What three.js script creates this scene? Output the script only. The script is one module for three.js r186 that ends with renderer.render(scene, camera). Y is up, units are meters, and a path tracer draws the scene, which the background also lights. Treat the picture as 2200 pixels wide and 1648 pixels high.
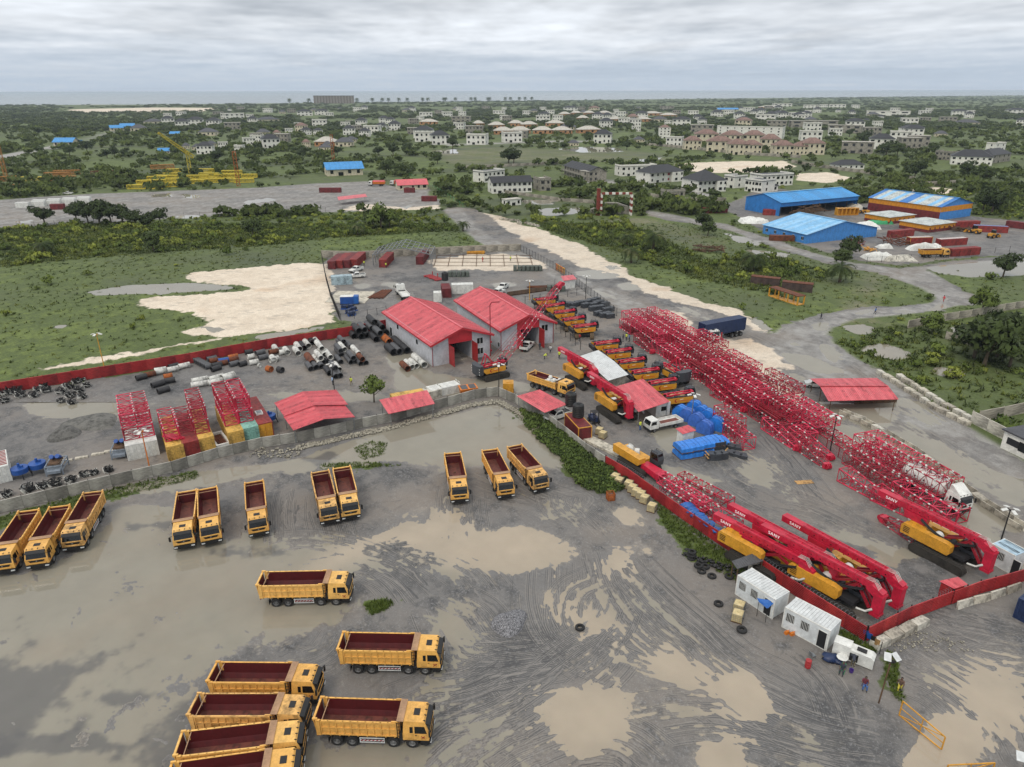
import * as THREE from 'three';
import { MarchingCubes } from 'three/addons/objects/MarchingCubes.js';

// ---------------------------------------------------------------- camera, sky, sun, exposure
const scene = new THREE.Scene();
const camera = new THREE.PerspectiveCamera(56.77,1024 / 767,.5,90000);
camera.position.set(0,53,0);
camera.rotation.order = 'YXZ';
camera.rotation.set(-Math.atan(628.5 / 1525),0,-.0016);
const renderer = new THREE.WebGLRenderer({ antialias: true });
renderer.setSize(1024,767);
renderer.toneMapping = THREE.LinearToneMapping;
renderer.toneMappingExposure = 1.12;
renderer.shadowMap.enabled = true;

function rngOf(seed) { let a = seed >>> 0; return () => { a = (a + 0x6D2B79F5) | 0; let t = Math.imul(a ^ (a >>> 15),1 | a); t = (t + Math.imul(t ^ (t >>> 7),61 | t)) ^ t; return ((t ^ (t >>> 14)) >>> 0) / 4294967296; }; }
const clamp = (v, a = 0, b = 1) => v < a ? a : v > b ? b : v;
const lerp = (a, b, t) => a + (b - a) * t;
const sstep = (a, b, v) => { const t = clamp((v - a) / (b - a)); return t * t * (3 - 2 * t); };
// periodic fbm noise tiles, mean 0, about -1..1
function noiseTile(n, first, octaves, seed, gain = .5) {
const out = new Float32Array(n * n), r = rngOf(seed);
let amp = 1, cells = first;
for (let o = 0; o < octaves; o++, cells *= 2, amp *= gain) {
const g = new Float32Array(cells * cells); for (let i = 0; i < g.length; i++) g[i] = r() * 2 - 1;
for (let y = 0; y < n; y++) {
const fy = y / n * cells, iy = Math.floor(fy), ty = fy - iy, sy = ty * ty * (3 - 2 * ty), y0 = (iy % cells) * cells, y1 = ((iy + 1) % cells) * cells;
for (let x = 0; x < n; x++) {
const fx = x / n * cells, ix = Math.floor(fx), tx = fx - ix, sx = tx * tx * (3 - 2 * tx), x0 = ix % cells, x1 = (ix + 1) % cells;
out[y * n + x] += amp * lerp(lerp(g[y0 + x0], g[y0 + x1], sx), lerp(g[y1 + x0], g[y1 + x1], sx), sy);
}
}
}
let s = 0; for (const v of out) s += v * v; s = 1 / Math.sqrt(s / out.length) * .5;
for (let i = 0; i < out.length; i++) out[i] *= s;
return out;
}
const TA = noiseTile(512,4,7,11), TB = noiseTile(512,8,6,23,.6), TC = noiseTile(512,32,4,37,.7);
function tap(T, u, v) {   // u, v in tiles
u = (u - Math.floor(u)) * 512; v = (v - Math.floor(v)) * 512;
const x0 = u | 0, y0 = v | 0, tx = u - x0, ty = v - y0, x1 = (x0 + 1) & 511, y1 = (y0 + 1) & 511;
const a = T[(y0 & 511) * 512 + (x0 & 511)], b = T[(y0 & 511) * 512 + x1], c = T[y1 * 512 + (x0 & 511)], d = T[y1 * 512 + x1];
return (a + (b - a) * tx) + ((c + (d - c) * tx) - (a + (b - a) * tx)) * ty;
}
{ // overcast sky: layered cloud sheets seen in perspective, one continuous deck all round
const W = 4096, Hh = 2048, data = new Float32Array(W * Hh * 4);
for (let y = 0; y < Hh; y++) {
const el = ((y + .5) / Hh - .5) * Math.PI, se = Math.sin(el), ce = Math.cos(el);
for (let x = 0; x < W; x++) {
const k = (y * W + x) * 4;
let r = .5, g = .55, b = .6;
if (el > 0) {
const az = ((x + .5) / W - .5) * 2 * Math.PI, dx = ce * Math.cos(az), dz = ce * Math.sin(az);
const d = 1 / (se + .02);
const px = dx * d, pz = dz * d;
const big = tap(TA, px * .026 + .3, pz * .034 + .1), mid = tap(TB, px * .047, pz * .06 + .4), fine = tap(TC, px * .05, pz * .035);
const ragged = tap(TB, px * .11 + .2, pz * .03 + .7);
const q = big * .6 + mid * .55 + fine * .4;
const hi = sstep(.004,.085, se);
let l = lerp(.56,.7, hi) + hi * (.19 * q - .16 * Math.max(0, ragged) * clamp(.4 + mid)) + .02 * q;
l *= 1 + .38 * sstep(.1,.75, se);
const blue = lerp(.18,.075, clamp(hi + .35 * q)) * (1 - .5 * sstep(.1,.6, se));
r = l * (1 - blue); g = l * (1 - blue * .28); b = l * (1 + blue * .62);
}
data[k] = r; data[k + 1] = g; data[k + 2] = b; data[k + 3] = 1;
}
}
const t = new THREE.DataTexture(data, W, Hh, THREE.RGBAFormat, THREE.FloatType);
t.mapping = THREE.EquirectangularReflectionMapping; t.magFilter = THREE.LinearFilter; t.minFilter = THREE.LinearFilter; t.needsUpdate = true;
scene.background = t; scene.environment = t;
}
const sun = new THREE.DirectionalLight(0xfff2e2,1.35);
sun.position.set(-60,160,-20); sun.target.position.set(0,0,-120);
sun.castShadow = true; sun.shadow.radius = 34; sun.shadow.mapSize.set(4096,4096);
Object.assign(sun.shadow.camera, { left: -300, right: 300, top: 300, bottom: -300, near: 1, far: 900 });
scene.add(sun, sun.target);
scene.fog = new THREE.FogExp2(0xc3d0da,.000065);
// ---------------------------------------------------------------- ground: where mud, sand, plants and water lie (metres, x right, z towards the camera)
const MUD = [ // worked yards and roads
[[-55.1,-38.7],[58.5,-38.5],[97.9,-79.1],[84.3,-91.2],[78.9,-96.5],[77.1,-99.8],[76.5,-105.6],[76.6,-111.5],[76.5,-116.8],[75.9,-124.6],[75.2,-129],[74.2,-133.7],[74.4,-136.9],[73.5,-140.7],[72.8,-145.3],[72.9,-152.1],[74.2,-158.4],[77,-163.3],[80.4,-166.3],[85.7,-170.5],[93.3,-173.6],[102,-174.8],[111.9,-178.1],[119.6,-182.8],[122.4,-182.8],[126.8,-186.4],[127.8,-193],[127.9,-200.1],[130.3,-212.2],[130.5,-217],[133,-224.5],[145.6,-228.3],[172.2,-236.3],[209.1,-243.4],[218.3,-255],[180.1,-248.1],[161.8,-240],[148.1,-235.1],[134.2,-229],[124.1,-225.2],[118.6,-231.2],[113.9,-232.6],[109.3,-238.9],[105.3,-251],[102.9,-262.6],[99.7,-274.2],[94.9,-291],[91.9,-307.4],[82.6,-318.1],[73.7,-335],[63.7,-346],[62.6,-331],[70,-317],[79.4,-305.2],[88.2,-294.2],[90.7,-277.1],[94.1,-260.1],[98.2,-248],[103.6,-236.8],[104.8,-228.6],[110,-223.3],[113.6,-218.3],[114.8,-211.2],[117.3,-204.4],[117.9,-198.6],[118.2,-193.1],[116.8,-189.2],[113.7,-185.5],[106.2,-182.9],[95,-180.8],[87.1,-178.2],[79.2,-174.9],[72.7,-170.5],[67.1,-165.6],[63.9,-161.6],[60.7,-158.5],[60.5,-160.9],[60.7,-171],[59.6,-177.9],[57.2,-181.4],[51.8,-186.4],[49.5,-191.5],[45.2,-196.5],[45.7,-202.2],[41.2,-208.2],[38.5,-214.6],[36.2,-228.4],[31.1,-238.1],[28.2,-252.4],[25.6,-264],[19.95,-278.6],[15.58,-289.6],[10.77,-298],[2.09,-305.9],[-5.18,-327.8],[-13.74,-341],[-19.78,-351],[-25.1,-356],[-34.2,-356],[-32.6,-343],[-24.1,-316.7],[-18.04,-289.9],[-12.26,-273.3],[-8.94,-264.3],[3.25,-254.2],[-30.1,-247.4],[-52.8,-241.6],[-65.6,-243.1],[-55.4,-206.6],[-49,-186.5],[-42.8,-169.6],[-30.4,-163.5],[-38.1,-157.6],[-52.1,-150.2],[-67.5,-139.9],[-82.2,-131.9],[-97,-123.7],[-115.9,-112.8]],
[[-232.6,-292.7],[-293,-374],[-270.7,-384],[-258.8,-395],[-235.6,-408],[-206.2,-417],[-151.9,-434],[-122.3,-454],[-92.3,-466],[-69.3,-437],[-49.9,-437],[-45.9,-400],[-37.8,-382],[-36.8,-354],[-61.7,-349],[-79.9,-342],[-104.3,-341],[-154.7,-324.1],[-202.6,-304.3],[-214.5,-300]],
[[102.2,-361],[124.6,-389],[152.4,-443],[174.2,-366],[184.4,-368],[211.4,-323.1],[232.4,-308.4],[191,-249.6],[179.6,-247.4],[152.1,-239.3],[126.7,-229.8],[117.6,-236.7],[112.9,-247.9],[105.8,-268.7],[101.5,-287.8],[104.2,-321.6]],
];
const VEG = [ // weeds that have taken back the edges of the yards
[[1.5,-116.3],[4.11,-113.9],[8.86,-105.5],[14.17,-95.2],[16.72,-90.9],[15.31,-88.1],[12.54,-87.2],[9.46,-89.8],[7.6,-97.9],[3.86,-106],[1.61,-111.4]],[[19.72,-86],[25,-76.3],[29.6,-68.6],[30,-66.7],[27.4,-66.7],[25.2,-68.6],[21.97,-73.7],[19.9,-79.3]],
[[-70.7,-80.4],[-64.5,-85],[-54.7,-90.8],[-47.8,-94.1],[-46.3,-92.2],[-53.3,-87.9],[-62.6,-82.4],[-68.6,-77.4]],[[-25.5,-101.6],[-22.88,-103.9],[-20.39,-103.5],[-20.03,-99.5],[-23.12,-97.2]],[[-29.3,-96.1],[-23.06,-96.9],[-17.09,-95.5],[-22.67,-94.9],[-28.3,-94.9]],[[-16.55,-63.8],[-14.21,-64.7],[-13.02,-63.8],[-15.31,-62.1]],[[34.3,-60.3],[36.9,-57.2],[37,-56.4],[35,-57.2]],[[38.4,-56.9],[38.5,-55.3],[36.5,-50],[36,-50.6],[36.8,-54.1]],
];
const SAND = [
[[-61.2,-233.8],[-71.1,-233.2],[-82.1,-229.2],[-91.1,-225.3],[-101.5,-221],[-99.2,-212],[-93.4,-208.5],[-79.9,-205.1],[-75.6,-201.4],[-77.3,-197.7],[-87,-194.8],[-96.5,-191.9],[-101.2,-190.5],[-100.4,-184.9],[-94.9,-180.9],[-87.3,-178.7],[-82,-176.6],[-82.1,-174.6],[-77.9,-172.1],[-74.9,-168.6],[-75.5,-166],[-78.2,-160.6],[-75.7,-159.1],[-67.4,-157.1],[-62.3,-159.1],[-55.6,-161.5],[-46.6,-165.8],[-43.7,-168.8],[-48.5,-186.5],[-55.6,-212.3]],
[[-13.74,-341],[-5.22,-330],[2.11,-308.2],[10.8,-299.1],[15.63,-290.6],[20.01,-279.6],[25.6,-264.9],[28.3,-253.2],[31.2,-238.8],[36.3,-229],[38.6,-215.2],[41.3,-208.8],[45.8,-202.7],[45.3,-197],[49.6,-192],[51.9,-186.8],[57.3,-181.8],[59.7,-178.4],[60.8,-171.4],[60.3,-158.8],[58.7,-160.9],[57,-169.1],[52.9,-176.3],[47.4,-183.7],[41.3,-190.6],[37,-199.6],[34.9,-212.8],[26.7,-222.6],[21.13,-231.8],[16.33,-246.3],[10.3,-259.1],[3.76,-280.7],[-4.86,-305.9]],
[[36.2,-180.6],[44.1,-174.7],[43.8,-161],[47.2,-153.2],[53.8,-155.5],[57.6,-147.8],[57.3,-138.3],[51.7,-133.1],[47.8,-139.2],[44.5,-144.9],[43.5,-157.5],[39.4,-169.2]],
[[48.8,-142.5],[53,-137],[54.2,-122.4],[50.2,-116.1],[48.7,-127]],
[[-98.8,-137.1],[-93.9,-140.3],[-90.2,-143.4],[-79.8,-149],[-68.1,-156.4],[-66.5,-155],[-73.4,-151.2],[-78.8,-146.9],[-86.3,-141.7],[-92.8,-137.6]],
[[-27.5,-237.8],[-14.57,-246.5],[-1.57,-248.7],[10.23,-236.1],[12.04,-225.3],[-1.42,-222.2],[-11.87,-224.1],[-23.63,-222.3]],
[[128,-580],[164.9,-595],[189.7,-603],[220.7,-594],[207.4,-543],[178.8,-524],[142.6,-512],[122.8,-524]],[[193.5,-505],[222.3,-517],[222.4,-477],[195.5,-452],[182.4,-467]],
[[-1402,-2403],[-1249,-2657],[-972,-2567],[-883,-2154],[-1012,-2068],[-1145,-1989]],[[182.5,-579],[221.3,-607],[214.9,-557],[176.8,-517],[149,-512]],
[[229.4,-420],[248.3,-433],[256,-420],[243.3,-400],[220.4,-401]],[[-81.6,-348],[-77.4,-366],[-70.3,-366],[-52.6,-356],[-37.4,-365],[-36.8,-350],[-66.3,-343]],
];
const TRACK = [ // pale made-up roads and stone yards
MUD[1],[[64.6,-163],[72.4,-169.8],[86.7,-177.4],[105.7,-182],[114.4,-185.5],[117.3,-190.2],[118.3,-198.6],[117.3,-211.2],[115.3,-212.3],[123.4,-223.2],[134,-227.7],[131.8,-217],[127.9,-200.1],[127.8,-193],[126.8,-186.4],[119.6,-182.8],[102,-174.8],[85.7,-170.5],[77,-163.3],[74.2,-158.4],[72.9,-152.1],[73.5,-140.7],[75.2,-129],[76.5,-116.8],[79.2,-96.9],[74.5,-89.9],[70.1,-106.6],[61.2,-122.4],[57.8,-137],[56.8,-151.5]],
[[-33.2,-350],[-24.9,-353],[-11.2,-288.8],[-1.63,-260.8],[8.11,-243.3],[21.4,-212.9],[32.2,-190.7],[42.6,-173.1],[42.3,-161.7],[30.2,-177.3],[17.38,-198.2],[9,-224],[-6.58,-252.7],[-18.74,-288.8]],
[[-461,-669],[-477,-735],[-488,-801],[-511,-896],[-578,-1089],[-662,-1344],[-681,-1405],[-637,-1324],[-540,-1027],[-485,-853],[-457,-747],[-448,-690],[-435,-631]],
[[65.1,-348],[73.7,-335],[82.6,-318.1],[91.9,-307.4],[94.9,-291],[99.7,-274.2],[105.3,-251],[113.9,-232.6],[123.7,-224.5],[120,-217],[110.3,-224.6],[101.8,-241.9],[96.1,-263.5],[91.6,-280],[89.1,-297.4],[80,-307.5],[71,-321.9],[63.3,-335]],
[[20.61,-459],[57.9,-479],[91.5,-449],[110.6,-402],[107.7,-391],[87.9,-431],[55.5,-459],[19.99,-445]],[[-69.8,-806],[54.2,-865],[164.3,-879],[159.7,-854],[52.2,-833],[-67.5,-778]],
];
const CLEAR = [ // bare, brown and trampled
[[-79.1,-727],[-42.5,-764],[5.05,-750],[54.7,-724],[93.7,-748],[127.7,-679],[134,-608],[89.1,-589],[50.1,-610],[10.71,-553],[-20.42,-546],[-51.7,-591]],
[[122.3,-236.7],[79.4,-165.2],[124.6,-164.9],[107.6,-139.4],[99.3,-145.2],[98.1,-157.9],[88.9,-161.5]],[[33.5,-322.3],[62.7,-322],[81.2,-268.9],[68.5,-260.3],[44.8,-298.8]],
];
const BUSH = [ // tall rank growth, darker
[[-231.1,-324.8],[-167.7,-324.2],[-100.6,-339],[-36.8,-347],[-21.93,-294.1],[-50,-284.1],[-72.5,-277.5],[-92.7,-261.5],[-131.6,-249.7],[-166.9,-228.4]],[[4.29,-322.6],[48.1,-322.2],[66,-237.1],[88.4,-248],[101.5,-217.2],[77.3,-190.4],[56.6,-211.5],[39.4,-248.4],[18.91,-288.5]],
[[194.7,-379],[305.9,-437],[206,-286.9],[213.7,-327]],[[74.2,-153.1],[90.7,-165.1],[127.1,-168.7],[78.2,-95.4],[75.2,-116],[73.4,-139.6]],
];
const WATER = [ // standing water; last number = how far the edge is blurred by wheel ruts, in metres
// front lot
[[[-74.8,-68.9],[-57.5,-69.3],[-54.6,-72.9],[-53.2,-79.5],[-49.7,-80.6],[-43.8,-77.3],[-37.3,-75.8],[-33.7,-77.3],[-30.1,-75.3],[-26.8,-74.3],[-19.74,-73.8],[-16.91,-70.9],[-19.8,-68.7],[-18.02,-65.4],[-17.89,-62.3],[-20,-60.5],[-22.47,-58.6],[-24.1,-56.1],[-29.4,-55.1],[-29.8,-52.4],[-29.9,-48.5],[-29.1,-45.5],[-28.7,-41.1],[-51.4,-38.7]],1.6],
[[[-55.2,-84],[-50,-85.2],[-46.7,-84],[-44.9,-78.9],[-49.8,-80.8],[-53.4,-79.5]],.9],
[[[-38.5,-95.8],[-33.4,-98],[-29.8,-101.1],[-24.1,-106.1],[-19.14,-109.6],[-13.85,-112.4],[-8.32,-115.3],[-2.99,-118.8],[-.85,-116.7],[3.22,-111.4],[6.23,-106.9],[8.23,-101.8],[8.28,-97.1],[7.02,-94.2],[4.61,-95.7],[-.02,-94.2],[-4.3,-95.7],[-9.85,-94],[-14.24,-95.4],[-18.79,-97.2],[-23.55,-95.8],[-28.4,-95.1],[-32.3,-94.1],[-35.5,-92.9]],1.0],
[[[-61.1,-87.7],[-54.4,-90.3],[-47.6,-93.7],[-41.3,-95.5],[-38.5,-95.8],[-35.5,-92.9],[-39.9,-91.6],[-46,-89.6],[-53.1,-87.7],[-58.6,-85.5]],1.2],
[[[-5.38,-76.2],[-2.46,-78.3],[.58,-79.3],[4.8,-77.7],[7.83,-74.2],[8.28,-72.7],[6.15,-70.9],[3.32,-70.3],[-.59,-69.7],[-3.41,-70.9],[-5.22,-73.2]],.6],
[[[-16.42,-78.3],[-13.68,-80.5],[-10.52,-79.9],[-8.9,-82.7],[-7.09,-79.4],[-3.65,-77.7],[-4.09,-73.7],[-6.6,-72.3],[-11.8,-75.2],[-14.82,-75.7],[-18.77,-74.7],[-21.73,-72.3],[-20.04,-75.2]],1.3],
[[[3.47,-50.6],[5.09,-51.9],[6.94,-52.4],[8.43,-51.8],[11.02,-51.2],[11.85,-49.5],[11.42,-48.2],[8.17,-45.9],[5.96,-44.3],[4.58,-44.5],[3.7,-46.9],[2.72,-48.5]],1.0],
[[[-7.41,-65],[-5.96,-63],[-4.53,-60.4],[-4.88,-58],[-6.79,-57.7],[-8.14,-56.7],[-6.98,-47.5],[-7.99,-43.6],[-11.49,-41],[-17.59,-41],[-19.38,-47.5],[-16.56,-44.6],[-12.3,-45.5],[-8.07,-46],[-7.52,-50.7],[-7.19,-54.1],[-8.34,-58.7],[-8.2,-62.3]],1.6],
[[[20.28,-53.5],[22.88,-53.8],[24.9,-52.9],[24.6,-50.6],[22.96,-48.4],[22.2,-47.4],[20.56,-49],[20.16,-50.6]],.8],
[[[14.11,-56],[16.2,-56.9],[17.48,-56.3],[17.91,-54.1],[17.04,-52.3],[15.42,-53.2],[14.23,-54.1]],.8],
[[[35.4,-45.4],[37.3,-47.4],[39.4,-48.9],[41,-48.7],[41.6,-46.9],[41,-44.9],[39.2,-43.2],[36.7,-41.4],[32.9,-41.4],[32.9,-43.6]],.6],
[[[43.3,-52.5],[46,-53.4],[47.6,-52.2],[47.5,-49.5],[44.8,-45.4],[44,-47.4],[43.2,-49.5]],1.0],
[[[46.9,-54],[49.5,-55.3],[49,-53.7],[46.6,-52.8]],.8],[[[16.27,-45.4],[18.85,-45.9],[20.06,-44.5],[19.12,-41.4],[15.28,-41.4]],.8],
[[[14.15,-84.4],[16.08,-84.4],[17.42,-80.9],[17.35,-78.8],[15.3,-79.3],[14.07,-81.5]],.5],[[[15.26,-75.1],[17.7,-75.6],[17.16,-72.7],[15.68,-72.4]],.6],
[[[3.16,-66.1],[5.05,-66.6],[4.74,-63.8],[2.58,-64.5]],.7],[[[6.78,-61.5],[8.7,-63],[9.97,-60.7],[10.74,-59],[9.23,-58.6]],1.1],[[[12.19,-74.2],[13.78,-77.2],[14.08,-73.2],[12.86,-68.7],[11.6,-69.5]],1.2],[[[6.33,-59],[7.92,-59.2],[8.05,-57.6],[6.69,-57.4]],.8],
[[[32.7,-68.2],[36.3,-69],[37.8,-67.3],[40.5,-68.6],[41.4,-66.9],[37.8,-64.9],[34.1,-66.1]],.7],
// works yard
[[[-27.1,-150.4],[-22.34,-145.8],[-17.07,-134.6],[-9.3,-131.6],[0,-130.8],[5.42,-127.2],[2.66,-124.4],[-4.45,-124.9],[-10.52,-122.7],[-17.53,-122.7],[-22.43,-126.1],[-24.2,-134.7],[-27,-142.9]],.7],
[[[-47.2,-122.4],[-40.6,-123.7],[-33.7,-124.5],[-23.67,-122.7],[-19.8,-120.1],[-29,-118.9],[-39.7,-120.6]],1.0],[[[-93.7,-118.7],[-84.5,-120.4],[-71.7,-119],[-67.1,-116.5],[-74.2,-114.2],[-83.8,-113.6]],1.2],
[[[19.83,-120.4],[24.5,-122.5],[25.1,-116.2],[28.1,-106.8],[30.5,-97.8],[27.6,-97.8],[24.3,-103.4],[21.13,-112.3]],.9],[[[21.4,-95.9],[26.2,-94.9],[30.2,-91.4],[28,-88.1],[23.72,-90],[21.52,-92.8]],.9],
[[[6.51,-131.5],[12.23,-133.2],[12.74,-128.3],[7.13,-125.3]],.8],[[[35.6,-95.6],[39.1,-97.8],[38.9,-92.7],[35.7,-87.4],[34.2,-88.7]],1.0],
[[[39.2,-79.2],[45,-77.1],[48.8,-74.1],[47.7,-73.1],[42.9,-75.1]],.9],[[[41.3,-70.3],[46,-73.1],[50.2,-74.6],[50.9,-73.1],[43.5,-69]],.7],
[[[56.8,-120.2],[61.9,-118.1],[68.9,-120.2],[69.6,-115.6],[64,-108.4],[60,-106.7],[58.9,-111.2],[54,-111.2]],.6],
[[[50.2,-107.6],[56.5,-111.2],[58.4,-106.7],[61.9,-105.8],[62.7,-98.5],[65.2,-92.6],[66.7,-86.1],[68.1,-80.2],[65.2,-76],[62.5,-81.4],[60.3,-88.6],[57.6,-97],[53.1,-103.3]],.8],
[[[61.9,-105.8],[67.4,-107.5],[70.3,-101.6],[72.1,-94.7],[75.4,-91.2],[69.6,-82.5],[67.5,-87.3],[66.4,-94.7],[65,-100]],1.2],
[[[61.4,-84.9],[62.5,-80.3],[63.3,-73.1],[60.2,-68.5],[58.1,-73.1],[58.8,-79.2]],.6],
[[[69.3,-120.2],[72.8,-121.9],[75.9,-118.9],[74.2,-116.4],[70.2,-117.7]],.5],[[[71,-116],[75.5,-112.1],[72.8,-108.8],[70,-112.5]],.9],[[[72.9,-107.5],[73.6,-105.8],[72.4,-104.6],[71.8,-105.8]],.4],
// road puddles
[[[58.4,-145.4],[64.3,-143.9],[67.4,-136.9],[67.8,-133],[62.5,-134.3],[58.6,-139.1]],.6],[[[69.9,-154.1],[71.9,-149.9],[71.2,-142.4],[67.6,-139.6],[67.7,-146.8]],.5],[[[73.8,-167.1],[79.3,-169],[75.3,-160.8],[71.5,-160.2]],.5],
[[[86.7,-174.5],[90.8,-177.8],[96.4,-179.4],[92.6,-174.4],[88.5,-172.8]],.5],[[[97,-176.9],[105,-179.4],[102.6,-176],[98.2,-175.6]],.5],[[[117.3,-190.2],[121.3,-192.1],[118.2,-187.4],[115.7,-186.5]],.4],[[[113.2,-183.3],[118.2,-185.5],[115.2,-181.1],[111.5,-179.4]],.4],[[[109.1,-179.8],[113.1,-182],[110.8,-178.9],[108.3,-177.7]],.4],
[[[62.9,-154.1],[65.6,-152.1],[64.6,-147.8],[62.5,-149.9]],.5],[[[67.9,-161.6],[70.8,-163.4],[69.1,-159.5],[66.8,-158.1]],.5],[[[60.1,-176.3],[62.5,-169],[61.8,-159.5],[59.4,-159.5],[58.6,-166.8]],.5],
[[[19.18,-220.8],[27,-225.2],[34.9,-217.6],[32.6,-211.7],[22.82,-212.9]],.8],[[[29.1,-230.4],[35.4,-231.7],[36.5,-223.8],[31.2,-222.6]],.8],[[[30.3,-205],[36.3,-208.3],[37.6,-199.6],[32.1,-198.6]],.8],
[[[133.3,-226.4],[148,-232.3],[161.3,-236.4],[181.6,-236.3],[167.8,-216.7],[155.5,-215.6],[141.2,-213.3],[133.9,-218.2]],.8],
[[[-6.87,-206.3],[.05,-208.5],[1.41,-203],[-3.99,-199.9]],.6],[[[-46.8,-205.5],[-43.1,-207.6],[-41.4,-202.2],[-44.4,-200.1]],.5],[[[-39.2,-209.3],[-33.2,-206.5],[-31.7,-201.1],[-36.8,-203.2]],.5],[[[-35.1,-119.5],[-33.1,-121.7],[-31.9,-120.1],[-33.5,-118.1]],.5],
// marsh
[[[11.39,-350],[23.01,-355],[37.2,-355],[38.5,-346],[27,-333],[15.17,-333]],.5],[[[86.5,-287.9],[95.2,-268.8],[92.4,-260.1],[84.7,-268.9]],.8],[[[84.3,-256],[98.2,-248],[93.9,-240.5],[84,-244.3]],.8],
[[[80,-165.2],[87,-167],[85.9,-159.7],[81,-156.3],[79.8,-160.8]],.6],[[[104.4,-163.2],[112.2,-165],[105.9,-155.2],[104.5,-159.6]],.5],[[[78.1,-149.9],[84.8,-153],[87.1,-145.3],[81.9,-141],[78,-145.3]],.9],[[[88.3,-138.2],[92.7,-134.2],[88.4,-131.7],[85.4,-134.7]],.6],
[[[-122.3,-197.5],[-113.2,-205.9],[-97.5,-208],[-85.5,-205.7],[-78.4,-201.4],[-89.4,-198.3],[-105.3,-195.4],[-116.2,-193.5]],.9],[[[-112.8,-166.2],[-109.1,-167.6],[-107.7,-164.3],[-110.8,-163.2]],.6],[[[-77.4,-164.5],[-73.1,-166.7],[-68.9,-164.5],[-69.5,-160.2],[-75,-160.2]],.4],[[[-61.1,-158],[-45.5,-165.8],[-43,-165.1],[-52.3,-158],[-57.8,-154.7]],.7],
[[[46.3,-737],[77,-768],[107.7,-748],[105.5,-701],[65.1,-690]],1.0],[[[95.9,-609],[128.6,-639],[118,-604],[96.5,-589]],.8],[[[-75.1,-710],[-55,-739],[-48.7,-682],[-67,-672]],.8],[[[25.7,-399],[41.3,-403],[39.4,-388],[26,-385]],.8],[[[5.04,-381],[23.56,-385],[21.41,-368],[7.17,-365]],.8],
[[[-200.6,-405],[-192,-411],[-184.2,-396],[-194,-394]],.6],[[[-185.4,-409],[-171.7,-401],[-168.3,-387],[-177.6,-394]],.6],[[[-139.8,-379],[-130.2,-392],[-123.7,-383],[-134,-366]],.6],[[[-155.3,-332],[-144.6,-334],[-141.9,-325.2],[-150.9,-324]],.6],[[[-219.6,-318.5],[-213.9,-320.9],[-209.8,-313.6],[-215.5,-312.5]],.6],[[[-55.1,-358],[-49.2,-365],[-48.5,-353],[-53.1,-350]],.5],
];
const RUTWET = [ // churned ground whose deeper ruts hold water
[[1.7,-73.2],[13.49,-75.1],[16.71,-64.5],[18.98,-56.6],[14.69,-54.1],[8.85,-55.4],[3.83,-58],[2.58,-64.5]],[[-15.88,-82.7],[-5.99,-87.5],[-4.98,-68.7],[-13.21,-68.7]],[[-9.43,-48.5],[2.65,-52.3],[3.9,-43.2],[-7.67,-41]],[[17.24,-64.5],[21.13,-54.1],[25.8,-46.9],[19.27,-47.4],[15.61,-54.1]],[[41.1,-55.3],[51.5,-54],[42.9,-41.4],[36,-47.4]],[[35.4,-105],[41.3,-95.6],[40.1,-84.9],[32,-83.8],[29.5,-94.2]],[[32.4,-85],[48,-77.1],[43.4,-73.6],[30.9,-80.3]],[[-32.8,-78.4],[-20.46,-77.3],[-13.47,-70.5],[-21.9,-68.3]],[[-2.74,-90.1],[10.34,-85],[9.68,-78.2],[-.03,-81.6]],[[-88.6,-118.7],[-67.6,-122.9],[-43.4,-127.4],[-21.04,-122.7],[-38.6,-116.4],[-61.9,-110.7],[-82,-110.8]],[[13.13,-50.6],[27,-46.9],[26.8,-41.4],[11.45,-41.4]],[[56.8,-151.5],[65.7,-142.4],[61.2,-122.4],[53.4,-120.2]],[[12.64,-237.5],[42.2,-195.5],[53.3,-169.1],[46.3,-169.1],[25.8,-190.7]],[[-51.4,-84],[-34.3,-82.8],[-31.8,-75.3],[-46.8,-78.4]],[[-51,-212.2],[-29,-218],[-25.2,-186.3],[-34.6,-181.9]],
];
const WHITEISH = 4; // index in WATER of the first big clay-coloured puddle
const ZONES = [
{ x0: -98, x1: 4, z0: -120, z1: -36, w: 2048, h: 1687, fine: 2, end: 0, meshes: [[-70,0,-80,-38,.17],[-98,0,-120,-80,.28]] },
{ x0: -4, x1: 98, z0: -120, z1: -36, w: 2048, h: 1687, fine: 2, meshes: [[0,70,-80,-38,.17],[0,98,-120,-80,.28]] },
{ x0: -212, x1: 212, z0: -282, z1: -120, w: 2048, h: 1024, fine: 1, meshes: [[-212,212,-282,-120,.72]] },
{ x0: -560, x1: 560, z0: -790, z1: -282, w: 2048, h: 1024, meshes: [[-560,560,-790,-282,3.2]] },
{ x0: -6400, x1: 6400, z0: -8800, z1: -790, w: 2048, h: 1280, meshes: [[-6400,6400,-8800,-790,50]] },
];
function blur(a, w, h, rx, ry) {
const b = new Float32Array(a.length);
for (let pass = 0; pass < 2; pass++) {
for (let y = 0; y < h; y++) { let s = 0; const o = y * w; for (let i = -rx; i <= rx; i++) s += a[o + clamp(i,0, w - 1)]; for (let x = 0; x < w; x++) { b[o + x] = s / (2 * rx + 1); s += a[o + Math.min(w - 1, x + rx + 1)] - a[o + Math.max(0, x - rx)]; } }
for (let x = 0; x < w; x++) { let s = 0; for (let i = -ry; i <= ry; i++) s += b[clamp(i,0, h - 1) * w + x]; for (let y = 0; y < h; y++) { a[y * w + x] = s / (2 * ry + 1); s += b[Math.min(h - 1, y + ry + 1) * w + x] - b[Math.max(0, y - ry) * w + x]; } }
}
return a;
}
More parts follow.
